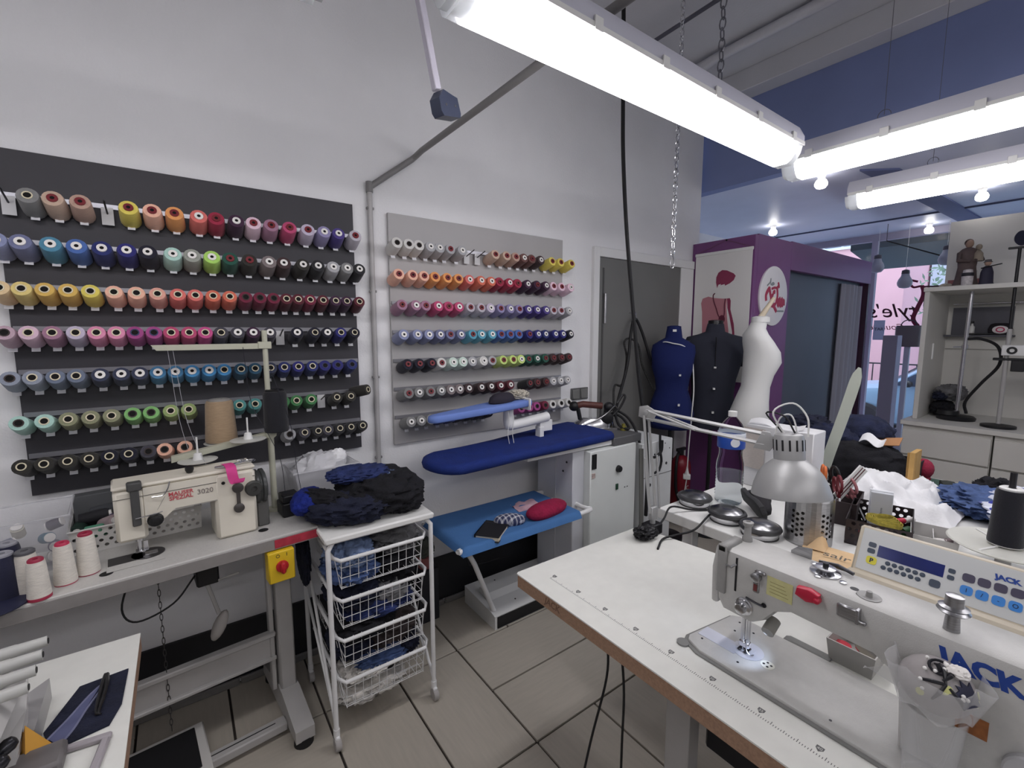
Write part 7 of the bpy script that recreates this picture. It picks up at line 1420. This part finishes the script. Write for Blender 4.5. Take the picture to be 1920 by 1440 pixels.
mb = MB(); mb.tube([(6.4, 1.72, 2.60), (6.75, 1.28, 2.40)], .007, 8); mb.tube([(6.4, 1.72, 2.60), (6.4, 1.72, ZS)], .003, 5); mb.tube([(6.75, 1.28, 2.40), (6.75, 1.28, ZS)], .003, 5)
solo('hanging_bar', mb, black_m, 'dark display bar slung from the ceiling near the window', 'bar')
struct('ground', MB().b2((7.05, -12, -.4), (40, 25, -.15)), M('asphalt', (150, 150, 158), .9, var=.08, scale=2))
mb = MB(); mb.prism([(7.1, 2.62), (7.1, 2.80), (8.2, 2.66), (8.2, 2.50)][::-1], -3.2, 3.2, 'y'); mb.v = [(x, -y, z) for x, y, z in mb.v]; mb.f = [f[::-1] for f in mb.f]
mb = MB(); mb.add([(7.26, -2, 2.66), (7.26, 2.33, 2.66), (8.3, 2.33, 2.50), (8.3, -2, 2.50), (7.26, -2, 2.9), (7.26, 2.33, 2.9), (8.3, 2.33, 2.74), (8.3, -2, 2.74)], [(0, 1, 2, 3), (7, 6, 5, 4), (0, 4, 5, 1), (1, 5, 6, 2), (2, 6, 7, 3), (3, 7, 4, 0)])
solo('awning', mb, M('dark_green_canvas', (52, 76, 84), .8), 'dark green awning over the shop window outside', 'awning')
bl = thing('building', 'pink rendered house across the street', 'building', (15, 4, -.15))
mb = MB(); mb.b2((14, 3.35, -.15), (20, 14, 9)); mb.build('wall', M('pink_render', (226, 176, 186), .8, var=.04, scale=1), bl, world=True)
for y in (4.2, 6.4):
    for z in (1.2, 3.7):
        mb = MB(); mb.b2((13.93, y, z), (14.0, y + .9, z + 1.4)); w = mb.build('window', M('window_white', (232, 236, 240), .5), bl, world=True)
        mb = MB(); mb.b2((13.91, y + .07, z + .07), (13.93, y + .42, z + 1.33)); mb.build('pane', M('blue_pane', (120, 140, 176), .15), bl, world=True)
        mb = MB(); mb.b2((13.91, y + .48, z + .07), (13.93, y + .83, z + 1.33)); mb.build('pane', M('blue_pane', (120, 140, 176), .15), bl, world=True)
b2 = thing('building', 'pale blue-white house beside the pink one', 'building', (16, -2, -.15))
mb = MB(); mb.b2((16, -10, -.15), (22, 3.3, 8)); mb.build('wall', M('pale_render', (206, 220, 234), .8), b2, world=True)
for y in (.3, -2.2):
    mb = MB(); mb.b2((15.93, y, 1.5), (16.0, y + 1.0, 3.0)); w = mb.build('window', M('blue_pane', (120, 140, 176), .15), b2, world=True)
rl = thing('railing', 'black iron railing along the far pavement', 'railing', (12.5, 3.5, -.15))
for k in range(22):
    mb = MB(); mb.cyl((0, -1.6 + k * .15, 0), (0, -1.6 + k * .15, 1.05), .012, n=6); mb.build('bar', black_m, rl)
mb = MB(); mb.b2((-.015, -1.65, 1.04), (.015, 1.65, 1.07)); mb.build('top_bar', black_m, rl)
def car(label, x, y, col, rz):
    t = thing('car', label, 'car', (x, y, -.15), rz)
    side = [(-2.0, .32), (2.0, .32), (2.08, .62), (1.95, .82), (1.05, .92), (.45, 1.38), (-1.15, 1.40), (-1.85, .98), (-2.05, .90)]
    mb = MB(); mb.sharp = 30; softprism(mb, side, -.82, .82, 'y', .12); mb.build('body', col, t)
    gm = M('car_glass', (70, 86, 110), .08)
    mb = MB(); mb.prism([(.95, .94), (.42, 1.32), (-.25, 1.34), (-.25, .94)], -.835, .835, 'y'); mb.prism([(-.32, .94), (-.32, 1.34), (-1.1, 1.33), (-1.6, .96)], -.835, .835, 'y'); mb.build('side_window', gm, t)
    mb = MB(); mb.add([(1.07, -.66, .93), (1.07, .66, .93), (.50, .60, 1.36), (.50, -.60, 1.36)], [(0, 1, 2, 3)]); mb.sharp = 20; mb.v = [(a + .015, b, c + .015) for a, b, c in mb.v]; mb.build('windscreen', gm, t)
    for wx in (-1.3, 1.3):
        for wy in (-.80, .80):
            mb = MB(); mb.at((wx, wy, .32), 90); mb.lathe([(.05, -.1), (.28, -.1), (.32, -.06), (.32, .06), (.28, .1), (.05, .1)], 22); mb.build('wheel', rubber_m, t)
    mb = MB(); mb.ball((.75, .93, .98), (.06, .08, .05)); mb.ball((.75, -.93, .98), (.06, .08, .05)); mb.build('mirror', black_m, t)
    return t
car('pale blue car parked outside the shop window', 9.6, 1.2, M('car_blue', (150, 184, 214), .25), 92)
car('silver car parked farther along the street', 10.2, 5.6, M('car_silver', (196, 206, 216), .25), 92)
tr = thing('tree', 'leafy street tree in front of the pale house', 'tree', (12.6, 1.75, -.15))
mb = MB(); mb.tube(smoothpath([(0, 0, 0), (.05, .05, 1.2), (0, 0, 2.2), (.1, -.1, 3.4)], 4), [.10, .10, .09, .09, .08, .08, .08, .07, .07, .06, .05, .04, .03], 8); mb.build('trunk', M('bark', (104, 92, 84), .9), tr)
mb = MB(); rnd = random.Random(5)
for k in range(1500):
    d = Vector((rnd.gauss(0, 1), rnd.gauss(0, 1), rnd.gauss(0, 1))).normalized() * (rnd.random() ** .5); c = Vector((0, 0, 2.6)) + Vector((d.x * 1.0, d.y * 1.05, d.z * 1.5)); a = Vector((rnd.gauss(0, 1), rnd.gauss(0, 1), rnd.gauss(0, 1))).normalized(); b = a.orthogonal().normalized(); s_ = rnd.uniform(.05, .09)
    mb.add([c - a * s_, c + b * s_ * .45, c + a * s_, c - b * s_ * .45], [(0, 1, 2, 3)])
o = mb.build('foliage', M('street_leaf', (106, 132, 112), .7, var=.2, scale=3), tr, False); o['kind'] = 'stuff'
# ------------------------------------------------------------ overlock table in the near left corner
OT = thing('sewing_table', 'small white table with beech edge carrying the overlock machine', 'table', (-.6, 1.0, 0))
ZO = .76
mb = MB(); mb.b2((-1.25, .35, ZO - .004), (-.142, 1.572, ZO)); mb.build('tabletop', M('white_table_laminate', (226, 226, 220), .38, var=.025, scale=24), OT, world=True)
mb = MB(); mb.b2((-1.249, .351, ZO - .045), (-.1425, 1.5705, ZO - .0042)); mb.build('wooden_core', wood_m, OT, world=True)
for x, y in ((-.95, .5), (-.95, 1.40)):
    mb = MB(); mb.b2((x, y, 0), (x + .05, y + .06, ZO - .0455), .003); mb.build('leg', gmetal_m, OT, world=True)
mb = MB(); mb.b2((-1.05, .45, 0), (-.80, 1.5, .03), .006); mb.build('foot', gmetal_m, OT, world=True)
OV = thing('overlock_machine', 'pale grey overlock machine with four thread tubes on the small white table', 'overlock machine', (-.42, 1.15, ZO + .0005))
ovm = M('overlock_grey', (188, 186, 184), .4, var=.03, scale=20)
mb = MB(); mb.b2((-.60, 1.02, ZO + .0005), (-.335, 1.30, ZO + .10), .012); mb.build('base_casting', ovm, OV, world=True)
mb = MB(); mb.sharp = 30; softprism(mb, [(-.60, ZO + .10), (-.315, ZO + .10), (-.30, ZO + .13), (-.335, ZO + .19), (-.40, ZO + .215), (-.60, ZO + .215)], -1.29, -1.10, 'y', .012); mb.build('head', ovm, OV, world=True)
for k in range(4):
    e = Vector(((-.267, 1.300, .95), (-.268, 1.258, .945), (-.270, 1.214, .94), (-.273, 1.170, .935))[k]); d_ = Vector((-.125, -.012, .0)); 
    mb = MB(); mb.at((0, 0, 0)); mb.tube([e, e + d_ * .35, e + d_ * .36, e + d_], [.0105, .0115, .0125, .013], 14); mb.build('thread_tube', M('tube_grey', (186, 186, 182), .35), OV, world=True)
    mb = MB(); mb.tube([e + d_ * .56, e + d_ * .60], .0150, 14); mb.build('tube_ring', drk_rim, OV, world=True)
    mb = MB(); mb.tube([e + Vector((.0004, 0, 0)), e + Vector((.0014, 0, 0))], .006, 12); mb.build('tube_bore', black_m, OV, world=True)
mb = MB(); mb.add([(-.300, 1.245, ZO + .015), (-.255, 1.215, ZO + .004), (-.292, 1.175, ZO + .004), (-.308, 1.210, ZO + .012), (-.294, 1.212, ZO + .075)], [(0, 1, 4), (1, 2, 4), (2, 3, 4), (3, 0, 4), (3, 2, 1, 0)]); mb.build('amber_guard', M('amber_plastic', (214, 158, 66), .3), OV, False, world=True)
mb = MB(); mb.b2((-.335, 1.13, ZO + .001), (-.235, 1.20, ZO + .03), .006); mb.build('cloth_plate', M('overlock_dark_grey', (112, 108, 108), .45), OV, world=True)
mb = MB(); mb.tube([(-.332, 1.25, ZO + .14), (-.31, 1.23, ZO + .09), (-.30, 1.21, ZO + .02)], [.006, .008, .004], 8); mb.build('presser_arm', chrome_m, OV, world=True)
for k in range(3):
    mb = MB(); mb.at((-.345 + .0 * k, 1.06 + .035 * k, ZO + .10)); mb.lathe([(.004, 0), (.014, 0), (.014, .012), (.008, .02), (.003, .022)], 14); mb.build('tension_knob', M('dark_steel', (60, 60, 64), .3, .8), OV, world=True)
# looper cover below
mb = MB(); mb.prism([(-.292, 1.40), (-.285, 1.225), (-.32, 1.225), (-.325, 1.36)], ZO + .0005, ZO + .05); mb.build('side_cover', M('silver_cover', (170, 168, 168), .3, .3), OV, world=True)
# denim swatch with a pocket edge
t = thing('denim_swatch', 'dark navy denim swatch with a curved faded seam on the small white table', 'cloth', (-.22, 1.28, ZO + .0005))
pts = [(-.245, 1.402), (-.157, 1.410), (-.160, 1.28), (-.176, 1.222), (-.262, 1.208), (-.285, 1.275)]
mb = MB(); mb.prism([(x + 0, y) for x, y in pts][::-1], ZO + .0005, ZO + .004); mb.build('cloth', clothc['dark navy cloth'], t, world=True)
mb = MB(); mb.tube(smoothpath([(-.275, 1.245, ZO + .0045), (-.250, 1.29, ZO + .005), (-.225, 1.345, ZO + .005), (-.205, 1.375, ZO + .005), (-.203, 1.36, ZO + .005), (-.222, 1.30, ZO + .005), (-.235, 1.25, ZO + .005), (-.25, 1.215, ZO + .005)], 5), .0022, 6); mb.build('seam', M('faded_seam', (120, 122, 150), .8), t, world=True)
mb = MB(); mb.prism([(-.272, 1.245), (-.248, 1.29), (-.223, 1.345), (-.206, 1.372), (-.224, 1.30), (-.237, 1.25), (-.252, 1.215)][::-1], ZO + .004, ZO + .0052); mb.build('pocket_lining', M('lining_blue', (92, 96, 130), .85), t, world=True)
t = thing('tweezers', 'black steel tweezers lying across the denim swatch', 'tweezers', (-.19, 1.30, ZO + .005))
for s in (-1, 1):
    mb = MB(); mb.tube(smoothpath([(-.197 + s * .001, 1.402, ZO + .012), (-.197 + s * .004, 1.36, ZO + .011), (-.199 + s * .004, 1.31, ZO + .010), (-.2 + s * .002, 1.27, ZO + .009), (-.192, 1.262, ZO + .008)], 5), [.005] * 6 + [.004] * 6 + [.003] * 5 + [.0015] * 4, 6); mb.build('arm', M('dark_tweezer_steel', (64, 64, 66), .35, .7), t, world=True)
mb = MB(); mb.at((-.215, 1.135, ZO + .0005), rz=-8)
mb.b2((-.045, .045, 0), (.04, .06, .012), .003); mb.b2((.025, -.06, 0), (.04, .046, .012), .003); mb.b2((-.045, -.06, 0), (-.03, .046, .012), .003)
solo('cutter_frame', mb, M('mauve_grey_plastic', (164, 158, 162), .5), 'mauve grey open frame lying at the edge of the small white table', 'frame')
mb = MB(); mb.add([(-.300, 1.30, ZO + .14), (-.292, 1.225, ZO + .10), (-.302, 1.17, ZO + .03), (-.345, 1.17, ZO + .03), (-.345, 1.225, ZO + .12), (-.345, 1.30, ZO + .15), (-.300, 1.25, ZO + .03), (-.345, 1.25, ZO + .03)], [(0, 1, 4, 5), (1, 2, 3, 4), (0, 6, 2, 1), (5, 4, 3, 7), (0, 5, 7, 6), (6, 7, 3, 2)]); mb.build('front_cover', ovm, OV, False, world=True)
for k, (x, y, z) in enumerate(((-.318, 1.15, ZO + .075), (-.322, 1.115, ZO + .07))):
    mb = MB(); mb.at((x, y, z), 0, 60, 20); mb.lathe([(.004, 0), (.012, 0), (.013, .02), (.009, .028), (.003, .03)], 14); mb.build('dial_knob', M('dark_steel', (60, 60, 64), .3, .8), OV, world=True)
